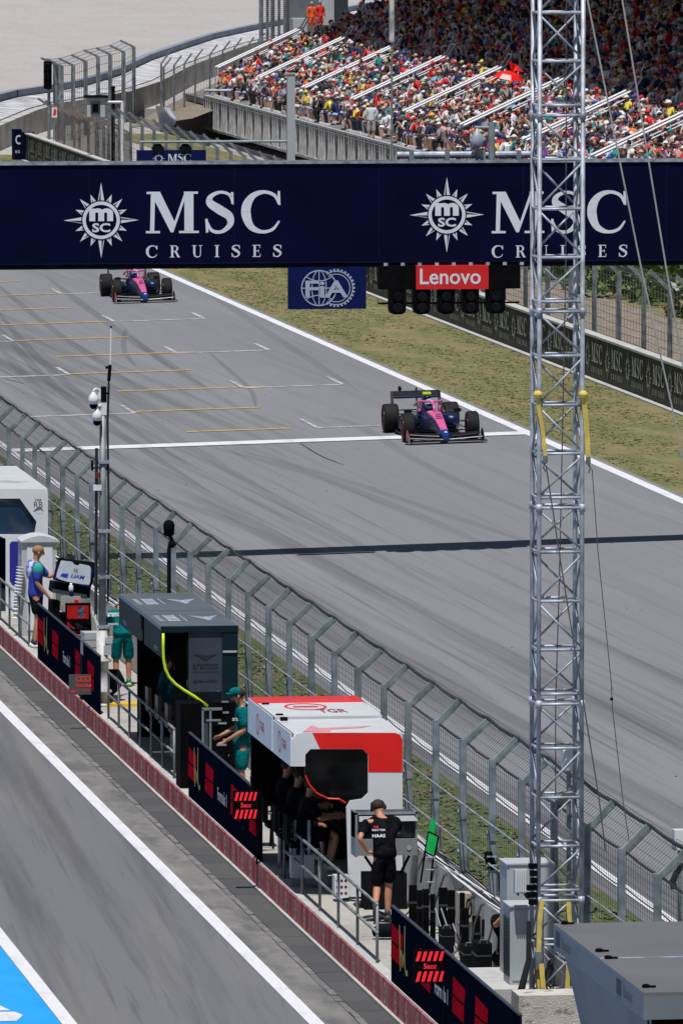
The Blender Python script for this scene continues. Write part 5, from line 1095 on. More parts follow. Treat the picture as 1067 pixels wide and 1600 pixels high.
    wing(-1.18,-.95,.06,.08,.93,.0); wing(-1.0,-.82,.1,.15,.9,.02); wing(-.86,-.7,.16,.22,.88,.04); mb.build('front_wing',CARB,t)
    mb=MB(); mb.path([(-.9,-.99,.135),(-.5,-1.0,.11),(-.12,-1.0,.09),(.12,-1.0,.09),(.5,-1.0,.11),(.9,-.99,.135)],.009,5); mb.path([(-.88,-.85,.215),(-.5,-.86,.18),(-.15,-.87,.16)],.008,5); mb.path([(.88,-.85,.215),(.5,-.86,.18),(.15,-.87,.16)],.008,5); mb.build('wing_edge',SILV,t)
    for s,m in ((-1,mat('dark_pink_paint',(.2,.015,.05),.4)),(1,CARB)):
        mb=MB(); mb.prism([(0,0),(.5,0),(.52,.2),(.35,.3),(.1,.18)],(s*.93,-1.2,.04),(0,1,0),(0,0,1),.02); mb.build('wing_endplate',m,t); mb=MB(); mb.box(s*.93-.09,s*.93+.09,-1.1,-.75,.03,.045); mb.build('endplate_foot',CARB,t)
    # rear wing
    mb=MB(); mb.box(-.58,.58,3.95,4.2,.8,.825); mb.add([(-.58,4.12,.85),(.58,4.12,.85),(.58,4.28,.96),(-.58,4.28,.96),(-.58,4.12,.835),(.58,4.12,.835),(.58,4.29,.94),(-.58,4.29,.94)],[(0,1,2,3),(7,6,5,4),(4,5,1,0),(3,2,6,7)]); mb.box(-.45,.45,4.0,4.15,.48,.5); mb.build('rear_wing',CARB,t)
    mb=MB(); mb.box(-.57,.57,3.93,3.96,.79,.83); mb.build('rear_wing_edge',CBLUE,t)
    for s in (-1,1):
        mb=MB(); mb.prism([(0,.42),(.35,.42),(.42,.98),(.02,.98),(-.02,.75),(.05,.6)],(s*.6,3.9,-.02),(0,1,0),(0,0,1),.02); mb.path([(s*.6,4.0,.42),(s*.45,3.8,.3),(s*.4,3.7,.14)],.02,5); mb.build('rear_endplate',mat('plum_endplate',(.06,.012,.03),.4),t)
    mb=MB(); mb.path([(0,4.0,.8),(0,3.9,.6),(0,3.8,.4)],.02,6); mb.build('wing_pillar',CARB,t)
    # suspension
    for s in (-1,1):
        mb=MB()
        for a,b in (((.17,-.35,.46),(.68,0,.46)),((.2,.35,.5),(.68,.03,.46)),((.16,-.3,.24),(.68,0,.24)),((.2,.4,.24),(.68,.03,.24)),((.2,.1,.54),(.66,0,.28)),((.17,-.15,.36),(.68,-.12,.33))): mb.bar((s*a[0],a[1],a[2]),(s*b[0],b[1],b[2]),.05,.014,0,(0,0,1))
        for a,b in (((.2,3.0,.42),(.6,3.4,.45)),((.12,3.6,.42),(.6,3.42,.45)),((.2,3.0,.22),(.6,3.4,.24)),((.1,3.7,.2),(.6,3.42,.24))): mb.bar((s*a[0],a[1],a[2]),(s*b[0],b[1],b[2]),.05,.016,0,(0,0,1))
        mb.build('suspension',CARB,t)
    for x,y,r_,wd in ((.8,0,.35,.28),(.76,3.4,.355,.37)):
        for s in (-1,1):
            w_=thing('wheel',None,None,(s*x,y,r_)); w_.parent=t
            if True:
                mb=MB(); h=wd/2; mb.lathe((s*x,y,r_),[(.23,-h+.01),(r_-.03,-h),(r_-.008,-h+.025),(r_,-h+.06),(r_,h-.06),(r_-.008,h-.025),(r_-.03,h),(.23,h-.01)],(s,0,0),32); o=mb.build('tyre',TYRE,w_,True)
                mb=MB(); mb.lathe((s*x,y,r_),[(.235,-h+.0),(.235,h-.0),(.2,h-.03),(.06,h-.05),(.03,h-.0)],(s,0,0),24); mb.build('rim',mat('bronze_rim',(.12,.07,.05),.35,.6,.2,9),w_)
                mb=MB()
                for k in range(24): a,b=2*math.pi*k/24,2*math.pi*(k+1)/24; mb.add([((s*(x+h+.006)),y+q*math.cos(c),r_+q*math.sin(c)) for q,c in ((.255,a),(.275,a),(.275,b),(.255,b))],[(0,1,2,3)])
                mb.build('tyre_marking',flat((.5,.02,.08),'tyre_red'),w_)
    mb=MB(); mb.box(-.1,.1,2.12,2.28,1.0,1.05); mb.bar((0,2.2,.95),(0,2.2,1.02),.05,.05); mb.build('roof_camera',cam_m,t)
    mb=MB(); mb.box(-.02,.02,4.0,4.04,.95,1.05); mb.ball((-.42,4.0,1.04),.05,.05,.07); mb.build('wing_camera',CARB,t)
    return t
def driver(lab,hc,base):
    t=thing('person',lab,'person',(0,0,0)); mb=MB(); mb.path([(0,1.95,.3),(0,1.85,.55),(0,1.8,.66)],[.2,.22,.12],10); mb.path([(-.22,1.85,.56),(-.28,1.6,.5),(-.15,1.35,.5)],[.07,.055,.04],7); mb.path([(.22,1.85,.56),(.28,1.6,.5),(.15,1.35,.5)],[.07,.055,.04],7); mb.build('race_suit',CBLUE,t,True)
    mb=MB(); mb.ball((0,1.76,.78),.125,.15,.14,16,0,10); mb.build('helmet',hc,t,True); mb=MB(); mb.ball((0,1.715,.77),.11,.12,.05,14,0,6); mb.build('visor',BLACK,t,True); t.location=base; return t
near=GT(688,688.5); far=GT(222,470)
nc=racing_car('pink and dark blue racing car on the start line with a lime green roof camera',NEON)
fc=dup(nc,label='pink and dark blue racing car farther up the track, partly under the gantry')
for o in fc.children:
    if o.name.startswith('roof_camera'): o.data=o.data.copy(); o.data.materials[0]=BLACK
nc.location=(near.x,near.y,tz(near.x)+.014); fc.location=(far.x,far.y,tz(far.x)+.014)
nc.rotation_euler=fc.rotation_euler=(0,-.025,0)
for o in (nc,fc): o['group']='matching pink and blue racing cars'
driver('helmeted driver in a white and blue helmet seated in the nearer racing car',mat('white_helmet',(.6,.62,.7),.25,0,.3,14,col2=(.05,.15,.5)),nc.location).rotation_euler=(0,-.025,0)
driver('helmeted driver in a blue helmet seated in the farther racing car',mat('blue_helmet',(.05,.2,.5),.25,0,.3,14,col2=(.3,.45,.65)),fc.location).rotation_euler=(0,-.025,0)
# ================================================================ PEOPLE
def skin_mesh(name,V,E,m,parent,root=0,sub=2,M=None):
    me=bpy.data.meshes.new(name); me.from_pydata([v[0] for v in V],E,[]); o=bpy.data.objects.new(name,me); COL.objects.link(o)
    sm=o.modifiers.new('s','SKIN'); sm.use_smooth_shade=True; sm.branch_smoothing=.4
    for i,v in enumerate(V): d=me.skin_vertices[0].data[i]; d.radius=v[1] if isinstance(v[1],tuple) else (v[1],v[1]); d.use_root=(i==root)
    ss=o.modifiers.new('b','SUBSURF'); ss.levels=sub; ss.render_levels=sub
    dg=bpy.context.evaluated_depsgraph_get(); dg.update(); me2=bpy.data.meshes.new_from_object(o.evaluated_get(dg)); bpy.data.objects.remove(o); bpy.data.meshes.remove(me)
    me2.materials.clear(); me2.materials.append(m); me2.polygons.foreach_set('use_smooth',[True]*len(me2.polygons)); me2.name=name
    q=bpy.data.objects.new(name,me2); COL.objects.link(q); q.parent=parent; return q
def lerp(a,b,f): return tuple(a[i]*(1-f)+b[i]*f for i in range(3))
def human(label,loc,rz,J,cloth,scale=1.,hair=(.03,.015,.008),longs=False,cap=None,group=None,print_=None,shoe=(.5,.5,.5),sleeve=.95,headset=False,short_len=.85):
    """J overrides default joints; local frame: faces -y, z up"""
    D=dict(pel=(0,0,.95),sp=(0,.01,1.13),ch=(0,.01,1.36),nk=(0,0,1.5),hb=(0,-.01,1.57),hd=(0,-.015,1.66),
      sL=(.18,0,1.42),eL=(.25,.03,1.14),wL=(.26,-.06,.9),sR=(-.18,0,1.42),eR=(-.25,.03,1.14),wR=(-.26,-.06,.9),
      hL=(.095,0,.9),kL=(.11,-.02,.5),aL=(.11,.03,.09),hR=(-.095,0,.9),kR=(-.11,-.02,.5),aR=(-.11,.03,.09)); D.update(J)
    t=thing('person',label,'person',(0,0,0),group)
    V=[];E=[];ix={}
    def add(k,p,r,par=None): V.append((p,r)); ix[k]=len(V)-1; (E.append((ix[par],ix[k])) if par else None)
    add('pel',D['pel'],(.14,.105)); add('sp',D['sp'],(.125,.1),'pel'); add('ch',D['ch'],(.155,.11),'sp'); add('nk',D['nk'],.058,'ch'); add('hb',D['hb'],.062,'nk'); add('hd',D['hd'],(.078,.098),'hb')
    top=Vector(D['hd'])+(Vector(D['hd'])-Vector(D['nk'])).normalized()*.08; add('ht',tuple(top),(.06,.075),'hd')
    for s,sg in (('L',1),('R',-1)):
        sh,el,wr=D['s'+s],D['e'+s],D['w'+s]; add('s'+s,sh,.062,'ch'); add('m'+s,lerp(sh,el,.5),.05,'s'+s); add('e'+s,el,.041,'m'+s); add('f'+s,lerp(el,wr,.35),.042,'e'+s); add('w'+s,wr,.027,'f'+s)
        d=(Vector(wr)-Vector(el)).normalized(); d=Vector(D.get('hand'+s,d)).normalized(); palm=Vector(wr)+d*.07; add('p'+s,tuple(palm),(.036,.018),'w'+s)
        side=d.cross(Vector((0,1,0))); side=side.normalized() if side.length>.2 else Vector((1,0,0)); cur=d.cross(side).normalized()
        for k,(o_,L) in enumerate(((-.03,.065),(-.01,.078),(.01,.073),(.03,.058))):
            b=palm+side*o_+d*.03; q1=b+d*L*.5; q2=q1+(d*.8+cur*.5).normalized()*L*.5; add('f%d'%k+s,tuple(b),.009,'p'+s); add('g%d'%k+s,tuple(q1),.009,'f%d'%k+s); add('h%d'%k+s,tuple(q2),.0075,'g%d'%k+s)
        b=palm-side*.035-d*.03; add('t'+s,tuple(b),.011,'p'+s); add('u'+s,tuple(b-side*.02+d*.04+cur*.015),.009,'t'+s)
        hp,kn,an=D['h'+s],D['k'+s],D['a'+s]; add('h'+s,hp,.095,'pel'); add('q'+s,lerp(hp,kn,.5),.078,'h'+s); add('k'+s,kn,.055,'q'+s); add('c'+s,lerp(kn,an,.33),.057,'k'+s); add('a'+s,an,.035,'c'+s)
    skin_mesh('body',V,E,SKIN,t)
    hd=Vector(D['hd']); hv=(hd-Vector(D['nk'])).normalized(); fwd=Vector(D.get('face',(0,-1,0))).normalized()
    mb=MB(); mb.ball(hd+fwd*.098+hv*-.015,.014,.018,.024,8); mb.build('nose',SKIN,t,True)
    sd_=fwd.cross(hv).normalized(); mb=MB(); [mb.ball(hd+sd_*(.08*s)-hv*.01,.014,.02,.03,8) for s in (-1,1)]
    for s in (-1,1): mb=MB(); mb.ball(hd+sd_*(.08*s)-hv*.01,.014,.02,.03,8); mb.build('ear',SKIN,t,True)
    for s in (-1,1): mb=MB(); mb.ball(hd+fwd*.086+sd_*(.03*s)+hv*.015,.011,.011,.008,8); mb.build('eye',flat((.03,.02,.02),'dark_eye'),t,True)
    mb=MB(); mb.ball(hd+fwd*.088-hv*.05,.022,.01,.007,8); mb.build('mouth',flat((.25,.06,.05),'lips'),t,True)
    mb=MB(); mb.ball(hd-fwd*.018+hv*.035,.09,.105,.085,14,0,8); mb.build('hair',flat(hair,'hair_%d'%int(hair[0]*1000),.8),t,True)
    if cap: mb=MB(); c=hd+hv*.06; mb.ball(c,.095,.11,.075,14,0,6); mb.box(c.x+fwd.x*.1-.06,c.x+fwd.x*.1+.06,c.y+fwd.y*.1-.06,c.y+fwd.y*.1+.06,c.z-.03,c.z-.015); mb.build('cap',cap,t,True)
    if headset:
        mb=MB(); mb.path([hd+sd_*.1,hd+sd_*.08+hv*.09,hd+hv*.125,hd-sd_*.08+hv*.09,hd-sd_*.1],.012,6); [mb.ball(hd+sd_*(.095*s)-hv*.01,.02,.028,.034,8) for s in (-1,1)]; mb.build('headset',BLACK,t,True)
    # shirt
    g=.018; V=[];E=[];ix={}
    add('pe0',lerp(D['pel'],D['sp'],-.55),(.18+g,.15+g)); add('pel',lerp(D['pel'],D['sp'],.1),(.165+g,.13+g),'pe0'); add('sp',D['sp'],(.155+g,.125+g),'pel'); add('ch',D['ch'],(.18+g,.13+g),'sp'); add('nk',lerp(D['ch'],D['nk'],.85),.078,'ch')
    for s in 'LR':
        sh,el=D['s'+s],D['e'+s]; add('s'+s,sh,.1+g,'ch'); add('m'+s,lerp(sh,el,.5),.06+g,'s'+s); add('e'+s,lerp(sh,el,sleeve),.052+g,'m'+s)
        if longs: add('w'+s,lerp(el,D['w'+s],.95),.04+g*.5,'e'+s)
    skin_mesh('shirt',V,E,cloth[0],t)
    V=[];E=[];ix={}; add('pe0',lerp(D['pel'],D['sp'],.3),(.155+g,.12+g)); add('pel',D['pel'],(.165+g,.125+g),'pe0')
    for s in 'LR':
        hp,kn=D['h'+s],D['k'+s]; add('h'+s,hp,.12+g,'pel'); add('q'+s,lerp(hp,kn,.5),.09+g,'h'+s); add('k'+s,lerp(hp,kn,short_len),.08+g,'q'+s)
    skin_mesh('shorts',V,E,cloth[1],t)
    for s in 'LR':
        a=Vector(D['a'+s]); kd=(a-Vector(D['k'+s])).normalized(); f_=Vector(D.get('foot'+s,(0,-1,0))).normalized(); mb=MB(); mb.path([a+kd*.045-f_*.06,a+kd*.06+f_*.02,a+kd*.07+f_*.12,a+kd*.075+f_*.17],[.045,.05,.042,.025],8,sq=.75); mb.build('shoe',flat(shoe,'shoe_%d'%int(shoe[0]*1000)),t,True)
        mb=MB(); mb.tube(a-kd*.05,a+kd*.03,.043,.045,8); mb.build('sock',flat(cloth[2] if len(cloth)>2 else (.02,.02,.02),'sock_%d'%int((cloth[2] if len(cloth)>2 else (.02,))[0]*1000)),t,True)
    if print_: print_(t,D)
    t.location=loc; t.rotation_euler=(0,0,rz); t.scale=(scale,)*3
    return t
HBLK=mat('black_team_shirt',(.006,.006,.009),.9,0,.5,9,.8,spec=.05)
def haas_print(t,D):
    for body,z,w_,h_,m,x in (('HAAS',1.19,.18,.05,WHITE,-.1),('HAAS F1 TEAM',1.275,.18,.03,WHITE,-.1),('TGR',1.315,.07,.03,RED,-.13)):
        o=txt(body,(0,0,0),(-1,0,0),(0,-.0,1),w_,h_,m,'shirt_print',None,bold=.012,off=0); me=o.data; 
        o.parent=t; o.location=(-x,.135-(z-1.19)*.55,z); o.rotation_euler=(R(28),0,0)
b=G(601,1440,PF)
human('man in black team shirt and shorts bending towards monitors with one hand on his hip',(b.x,b.y,PF),R(180),dict(sp=(0,-.02,1.14),ch=(-.02,-.1,1.35),nk=(-.02,-.16,1.47),hb=(-.02,-.19,1.53),hd=(-.02,-.215,1.61),face=(-.1,-1,-.3),
   sL=(.17,-.1,1.4),eL=(.23,-.42,1.22),wL=(.12,-.5,1.1),sR=(-.2,-.1,1.4),eR=(-.35,.1,1.17),wR=(-.24,-.04,.97),sL_=0,kL=(.1,-.04,.5),aL=(.08,.0,.1),kR=(-.02,-.06,.5),aR=(-.12,.38,.34)) if False else
   dict(sp=(0,-.05,1.13),ch=(.0,-.17,1.32),nk=(.02,-.27,1.43),hb=(.03,-.31,1.48),hd=(.04,-.36,1.55),face=(-.1,-1,-.5),
   sR=(-.19,-.19,1.36),eR=(-.25,-.45,1.2),wR=(-.12,-.55,1.12),sL=(.22,-.17,1.37),eL=(.36,.05,1.17),wL=(.24,-.02,.97),handL=(-1,0,-.2),kR=(-.06,-.05,.5),aR=(-.04,.0,.1),kL=(.1,-.05,.48),aL=(.17,.3,.26),footL=(0,-.4,-1)),
   (HBLK,HBLK),hair=(.02,.01,.006),print_=haas_print,shoe=(.04,.04,.04),sleeve=.8,headset=True,short_len=1.0)
# man at left edge (faces right, +x): rotate so that -y -> +x
VC=mat('blue_teal_white_shirt',(.02,.05,.35),.85,0,.2,5,col2=(.02,.03,.3))
def rb_print(t,D):
    for s in ('sL','sR'):
        mb=MB(); q=Vector(D[s]); mb.ball(q+Vector((0,0,-.06)),.092,.1,.13,12,0,8); mb.build('teal_shoulder',mat('teal_print',(.02,.33,.28),.85),t,True)
    mb=MB(); q=Vector(D['ch']); mb.ball(q+Vector((0,.07,-.02)),.15,.09,.2,12,0,8); mb.build('white_back_print',mat('white_print',(.55,.58,.7),.85,0,.3,14,col2=(.1,.12,.5),lo=.45,hi=.55),t,True)
    mb=MB(); q=Vector(D['nk']); mb.ball(q+Vector((0,.01,-.03)),.075,.075,.04,12); mb.build('white_collar',WHITE,t,True)
b=G(56,1012,PF)
human('fair haired man in blue and teal team shirt reaching for the raised lid',(b.x,b.y,PF),R(90),dict(hd=(0,-.05,1.65),hb=(0,-.02,1.57),face=(0,-1,-.12),
   sR=(-.16,-.02,1.42),eR=(-.2,.0,1.13),wR=(-.18,-.2,.9),sL=(.17,-.02,1.42),eL=(.2,-.25,1.2),wL=(.14,-.45,1.3),kL=(.1,-.06,.5),kR=(-.1,-.02,.5)),(VC,HBLK,(.02,.02,.02)),scale=1.07,hair=(.28,.15,.06),print_=rb_print,shoe=(.6,.6,.6))
# standing man in teal
b=PY(378,1100,139.4)
def as_print(t,D):
    o=txt('aramco',(0,0,0),(1,0,0),(0,0,1),.2,.045,WHITE,'shirt_print',None,bold=.012,off=0); o.parent=t; o.location=(.17,-.06,1.28); o.rotation_euler=(0,0,R(90))
TEALB=mat('teal_team_cloth',(.0,.13,.135),.9,0,.3,6,.8,spec=.1)
human('man in teal shirt, shorts and cap standing with his back to the red roofed stand',(b.x,139.4,PF),R(-92),dict(hd=(0,-.06,1.64),hb=(0,-.03,1.56),sp=(0,.04,1.13),ch=(0,.03,1.36),face=(0,-1,-.35),sL=(.17,.0,1.42),eL=(.22,.02,1.14),wL=(.16,-.22,1.0),sR=(-.17,0,1.42),eR=(-.24,-.05,1.15),wR=(-.1,-.28,1.05)),(TEALB,TEALB),scale=1.04,cap=TEALB,print_=as_print,shoe=(.5,.5,.5),short_len=1.0)
# teal man leaning into the stand (seen from behind)
def ar2(t,D):
    for bd,z,y_,w_,h_ in (('aramco',1.22,.03,.26,.07),('VALVOLINE',1.08,.09,.26,.035)):
        o=txt(bd,(0,0,0),(-1,0,0),(0,0,1),w_,h_,WHITE,'shirt_print',None,bold=.012,off=0); o.parent=t; o.location=(.13,y_,z); o.rotation_euler=(R(22),0,0)
b=G(193,1073,PF)
human('man in dark teal kit leaning forward beside the camera mast, seen from behind',(b.x-.02,b.y,PF),R(180),dict(pel=(0,.05,.92),sp=(0,-.02,1.07),ch=(0,-.14,1.22),nk=(0,-.26,1.3),hb=(0,-.32,1.32),hd=(0,-.39,1.31),face=(0,-.6,-1),sL=(.17,-.16,1.25),eL=(.22,-.36,1.02),wL=(.2,-.5,.85),sR=(-.17,-.16,1.25),eR=(-.22,-.36,1.02),wR=(-.2,-.5,.85),hL=(.09,.05,.88),hR=(-.09,.05,.88)),(TEALB,TEALB,(.0,.15,.13)),scale=1.02,hair=(.05,.03,.02),print_=ar2,shoe=(.3,.5,.1),short_len=1.1)
# seated crew
def seatj(): return dict(pel=(0,0,.78),sp=(0,.0,.96),ch=(0,-.04,1.18),nk=(0,-.07,1.31),hb=(0,-.09,1.37),hd=(0,-.11,1.46),sL=(.18,-.05,1.24),eL=(.22,-.2,1.0),wL=(.15,-.42,1.02),sR=(-.18,-.05,1.24),eR=(-.22,-.2,1.0),wR=(-.15,-.42,1.02),hL=(.09,-.03,.76),kL=(.11,-.45,.76),aL=(.11,-.36,.34),hR=(-.09,-.03,.76),kR=(-.11,-.45,.76),aR=(-.11,-.36,.34))
def chair(lab,x,y,leather):
    t=thing('high_chair',lab,'chair',(x,y,PF)); mb=MB(); mb.box(x-.2,x+.22,y-.22,y+.22,PF+.58,PF+.66); mb.build('seat',leather,t); mb=MB(); mb.box(x-.26,x-.2,y-.22,y+.22,PF+.66,PF+1.05); mb.build('backrest',leather,t)
    mb=MB(); mb.tube((x,y,PF+.03),(x,y,PF+.58),.03); mb.build('stem',ALU,t); mb=MB(); mb.lathe((x,y,PF),[(.22,0),(.22,.02),(.05,.04)],n=14); mb.build('foot_plate',GALVD,t)
TEALD2=mat('shaded_teal_cloth',(.0,.05,.055),.9,0,.3,6,.8,spec=.1); BRN=mat('brown_leather',(.12,.055,.03),.5,0,.3,4)  # team teal darkened for the shade inside the dark grey stand
for i,(y,lab) in enumerate(((144.9,'front'),(146.3,'second'),(147.7,'third'))):
    human('%s seated crew member in teal inside the dark grey stand'%lab,(17.1,y,PF),R(90),seatj(),(TEALD2,mat('navy_shorts',(.01,.015,.04),.85)),hair=(.03,.02,.015)); chair('brown leather high chair under the %s crew member in teal'%lab,17.08,y,BRN)
for i,(y,lab) in enumerate(((128.6,'front'),(129.9,'middle'),(131.2,'rear'))):
    human('%s seated crew member in black inside the white and red stand'%lab,(16.92,y,PF),R(90),seatj(),(HBLK,HBLK),hair=(.02,.015,.01),shoe=(.6,.6,.6)); chair('black mesh high chair under the %s crew member in black'%lab,16.9,y,BLACKM)
# crew member behind the tall cabinet: only an arm shows
b=PY(796,1500,116.3)
human('crew member hidden behind the tall ribbed cabinet with one hand gripping its edge',(b.x,116.3,PF),R(180),dict(pel=(0,0,.62),sp=(.0,-.05,.76),ch=(0,-.08,.95),nk=(0,-.1,1.05),hb=(0,-.12,1.1),hd=(0,-.14,1.17),sL=(.17,-.06,1.0),eL=(.2,.12,.95),wL=(.1,.28,1.12),handL=(-.3,0,1),sR=(-.17,-.08,1.0),eR=(-.2,-.2,.8),wR=(-.15,-.35,.75),hL=(.1,0,.58),kL=(.12,-.35,.42),aL=(.12,-.05,.1),hR=(-.1,0,.58),kR=(-.12,-.35,.42),aR=(-.12,-.05,.1)),(HBLK,HBLK),hair=(.02,.01,.01))
# ================================================================ EQUIPMENT
# raised lid case at the left
Y=163.2
def quad(pts,y): return [(PY(a,b,y).x,PY(a,b,y).z) for a,b in pts]
t=thing('equipment_cart','black equipment cart with a raised white and blue lid left of the mast','equipment cart',(PY(118,1000,Y).x,Y,PF))
mb=MB(); mb.prism(quad([(84,903),(92,872),(152,880),(150,892),(142,919),(84,906)],Y),(0,Y,0),(1,0,0),(0,0,1),.12); mb.build('lid_frame',BLACKM,t)
mb=MB(); mb.prism(quad([(85.5,904),(91,884),(144.5,890),(140,918)],Y-.02),(0,Y-.02,0),(1,0,0),(0,0,1),.015); mb.build('blue_lid_edge',flat((.01,.02,.35),'royal_blue'),t)
mb=MB(); mb.prism(quad([(88,902),(89,896),(95,877),(97,876),(113,878),(116,882),(122,884),(125,881),(139,884),(142,887),(141,909),(139,914),(128,913),(105,909),(92,905)],Y-.04),(0,Y-.04,0),(1,0,0),(0,0,1),.015); mb.build('white_lid',flat((.5,.56,.6),'pale_lid'),t)
al=R(-9); a=PY(110,902,Y-.04); txt('LIAM',a,(math.cos(al),0,math.sin(al)),(-math.sin(al),0,math.cos(al)),.26,.065,flat((.01,.03,.5),'blue_print'),'lid_lettering',t,bold=.012,shear=.3,off=.006)
mb=MB(); mb.poly(quad([(94,900),(97,896),(107,896.5),(105,903)],Y-.046),(0,Y-.046,0),(1,0,0),(0,0,1)); mb.build('lid_flag',flat((.01,.03,.5),'blue_print'),t); a=PY(115,894,Y-.04); txt('RB',a,(math.cos(al),0,math.sin(al)),(-math.sin(al),0,math.cos(al)),.07,.07,GL,'lid_lettering',t,off=.006)
mb=MB(); 
for pts,d in (([(82,910),(142,916),(140,935),(80,925)],.5),([(79,938),(94,940),(93,980),(78,975)],.4)): mb.prism(quad(pts,Y+.05),(0,Y+.05,0),(1,0,0),(0,0,1),d)
mb.build('back_panel',BLACKM,t)
mb=MB(); mb.prism(quad([(82,921),(136,930),(136,936),(82,926)],Y-.05),(0,Y-.05,0),(1,0,0),(0,0,1),.35); mb.build('shelf',GREYD,t)
a=PY(111,924,Y-.1); mb=MB(); mb.lathe((a.x,Y-.1,a.z),[(.035,0),(.045,.03),(.04,.1),(.02,.12),(.025,.15)],n=12); mb.build('lamp_bulb',WSHELL,t,True)
mb=MB(); mb.prism(quad([(78,960),(142,960),(146,1040),(78,1030)],Y),(0,Y,0),(1,0,0),(0,0,1),.5); mb.build('cart_body',BLACK,t)
mb=MB(); a,b=PY(94,1000,Y),PY(125,931,Y); mb.box(a.x,b.x,Y-.1,Y,PY(94,945,Y).z,b.z); mb.build('grey_unit',flat((.35,.34,.33),'warm_grey_plastic'),t)
mb=MB(); a,b=PY(116,942,Y-.12),PY(123,937,Y-.12); mb.box(a.x,b.x,Y-.12,Y-.1,a.z,b.z); mb.build('red_label',RED,t)
t=thing('red_screen_monitor','small monitor showing a red picture on the black equipment cart','monitor',(PY(121,970,Y-.2).x,Y-.2,PY(121,972,Y).z))
a,b=PY(102.5,971,Y-.2),PY(141,943.5,Y-.2); mb=MB(); mb.box(a.x,b.x,Y-.2,Y-.14,a.z,b.z); mb.box(a.x,b.x,Y-.3,Y-.14,b.z,b.z+.015); mb.build('monitor_case',BLACK,t)
a2,b2_=PY(105,967.5,Y-.2),PY(138.5,946,Y-.2); mb=MB(); mb.box(a2.x,b2_.x,Y-.206,Y-.2,a2.z,b2_.z); mb.build('screen',mat('red_screen',(.6,.01,.005),.4,0,.5,9,emit=.3),t)
mb=MB(); mb.box(a2.x+.2,a2.x+.31,Y-.21,Y-.206,a2.z+.03,b2_.z-.02); mb.build('screen_picture',mat('blue_white_picture',(.02,.08,.4),.5,0,.5,25,col2=(.4,.45,.5),lo=.45,hi=.55),t)
mb=MB(); mb.tube(((a.x+b.x)/2,Y-.17,a.z-.2),((a.x+b.x)/2,Y-.17,a.z),.02); mb.box(a.x+.04,b.x-.04,Y-.28,Y-.12,a.z-.17,a.z-.12); mb.build('stand_arm',BLACK,t)
# loose cables near the cart
for k,(c_,lb) in enumerate(((WHITE,'white cables looping beside the cart towards the mast'),(REDB,'red hoses coiled below the red screen'),(CABLE,'black cables bundled below the red screen'))):
    mb=MB()
    for j in range(4): 
        P=[]; x0,y0=[(143,950),(105,975),(120,975)][k]
        for i in range(8): q=PY(x0+i*[1.9,3.,2.2][k]+rnd.uniform(-2,2),y0+i*[4.5,2.0,2.][k]+rnd.uniform(-4,4)+j*3,Y-.25); P.append(q)
        mb.path(P,.012,5)
    tag(mb.build('loose_cable',c_),lb,'cable')
a,b=PY(160,1062,154.9+1.2),PY(187,1040,156.1); mb=MB(); mb.path([(a.x,156.1,PF+.25),(a.x+.1,156.1,PF+.3),(b.x-.08,156.1,PF+.3),(b.x,156.1,PF+.24)],[.15,.26,.26,.15],10); tag(mb.build('black_duffel_bag',BLACKM,None,True),'black duffel bag on the walkway behind the foot of the camera mast','bag')
# yellow kerb strip beside dark grey stand
a,b=G(166,1104,PF),G(214,1103,PF); mb=MB(); mb.box(a.x,b.x,a.y-.1,a.y+.25,PF,PF+.05); tag(mb.build('yellow_step_strip',mat('yellow_plastic',(.7,.42,.02),.5)),'yellow strip lying across the walkway beside the camera mast foot','strip')
# black crates and rack between the stands
Y=140.9; a,b=PY(317,1200,Y),PY(366,1098,Y)
t=thing('black_rack','tall black equipment rack with silver rails in front of the dark grey stand','rack',((a.x+b.x)/2,Y,PF)); mb=MB(); mb.box(a.x+.16,b.x+.02,Y,Y+.6,PF,b.z); mb.build('rack_body',BLACK,t)
mb=MB(); 
for x in (a.x-.02,a.x+.1): mb.box(x,x+.03,Y-.05,Y-.02,PF,PY(317,1108,Y).z)
mb.box(a.x-.02,a.x+.3,Y-.05,Y-.02,PY(317,1110,Y).z,PY(317,1106,Y).z); mb.box(a.x+.05,a.x+.28,Y-.06,Y-.04,PY(317,1127,Y).z,PY(317,1124,Y).z); mb.build('silver_rails',GALV,t)
mb=MB()
for k in range(7): mb.box(a.x+.2+rnd.random()*.25,a.x+.24+rnd.random()*.25,Y-.012,Y,1.0+.17*k,1.03+.17*k)
mb.build('connectors',ALU,t)
mb=MB(); mb.box(a.x-.25,a.x+.12,Y+.9,Y+1.5,PF,PF+1.35); tag(mb.build('black_crate',BLACK),'black crate standing below the yellow tube','crate')
Y=139.; a=PY(372,1180,Y); mb=MB(); 
# silver case on stand behind the middle panel
Y=133.4; a,b=PY(397,1215,Y),PY(427,1190,Y); t=thing('silver_flight_case','silver flight case on a black stand at the left of the white and red stand','case',((a.x+b.x)/2,Y,a.z)); mb=MB(); mb.box(a.x,b.x,Y,Y+.4,a.z,b.z); mb.build('case_shell',flat((.2,.2,.2),'dull_silver'),t)
mb=MB(); 
for z in (a.z,b.z-.02): mb.box(a.x-.01,b.x+.01,Y-.01,Y+.41,z,z+.025)
mb.build('case_edges',ALU,t); mb=MB(); mb.box(b.x-.1,b.x-.04,Y-.02,Y,a.z+.08,a.z+.15); mb.build('latch',ALU,t)
t=thing('folding_case_stand','folding black stand under the silver flight case','stand',((a.x+b.x)/2,Y+.2,PF)); mb=MB()
for x in (a.x,b.x): mb.tube((x,Y+.02,PF),(x,Y+.35,a.z-.02),.018); mb.tube((x,Y+.35,PF),(x,Y+.02,a.z-.02),.018)
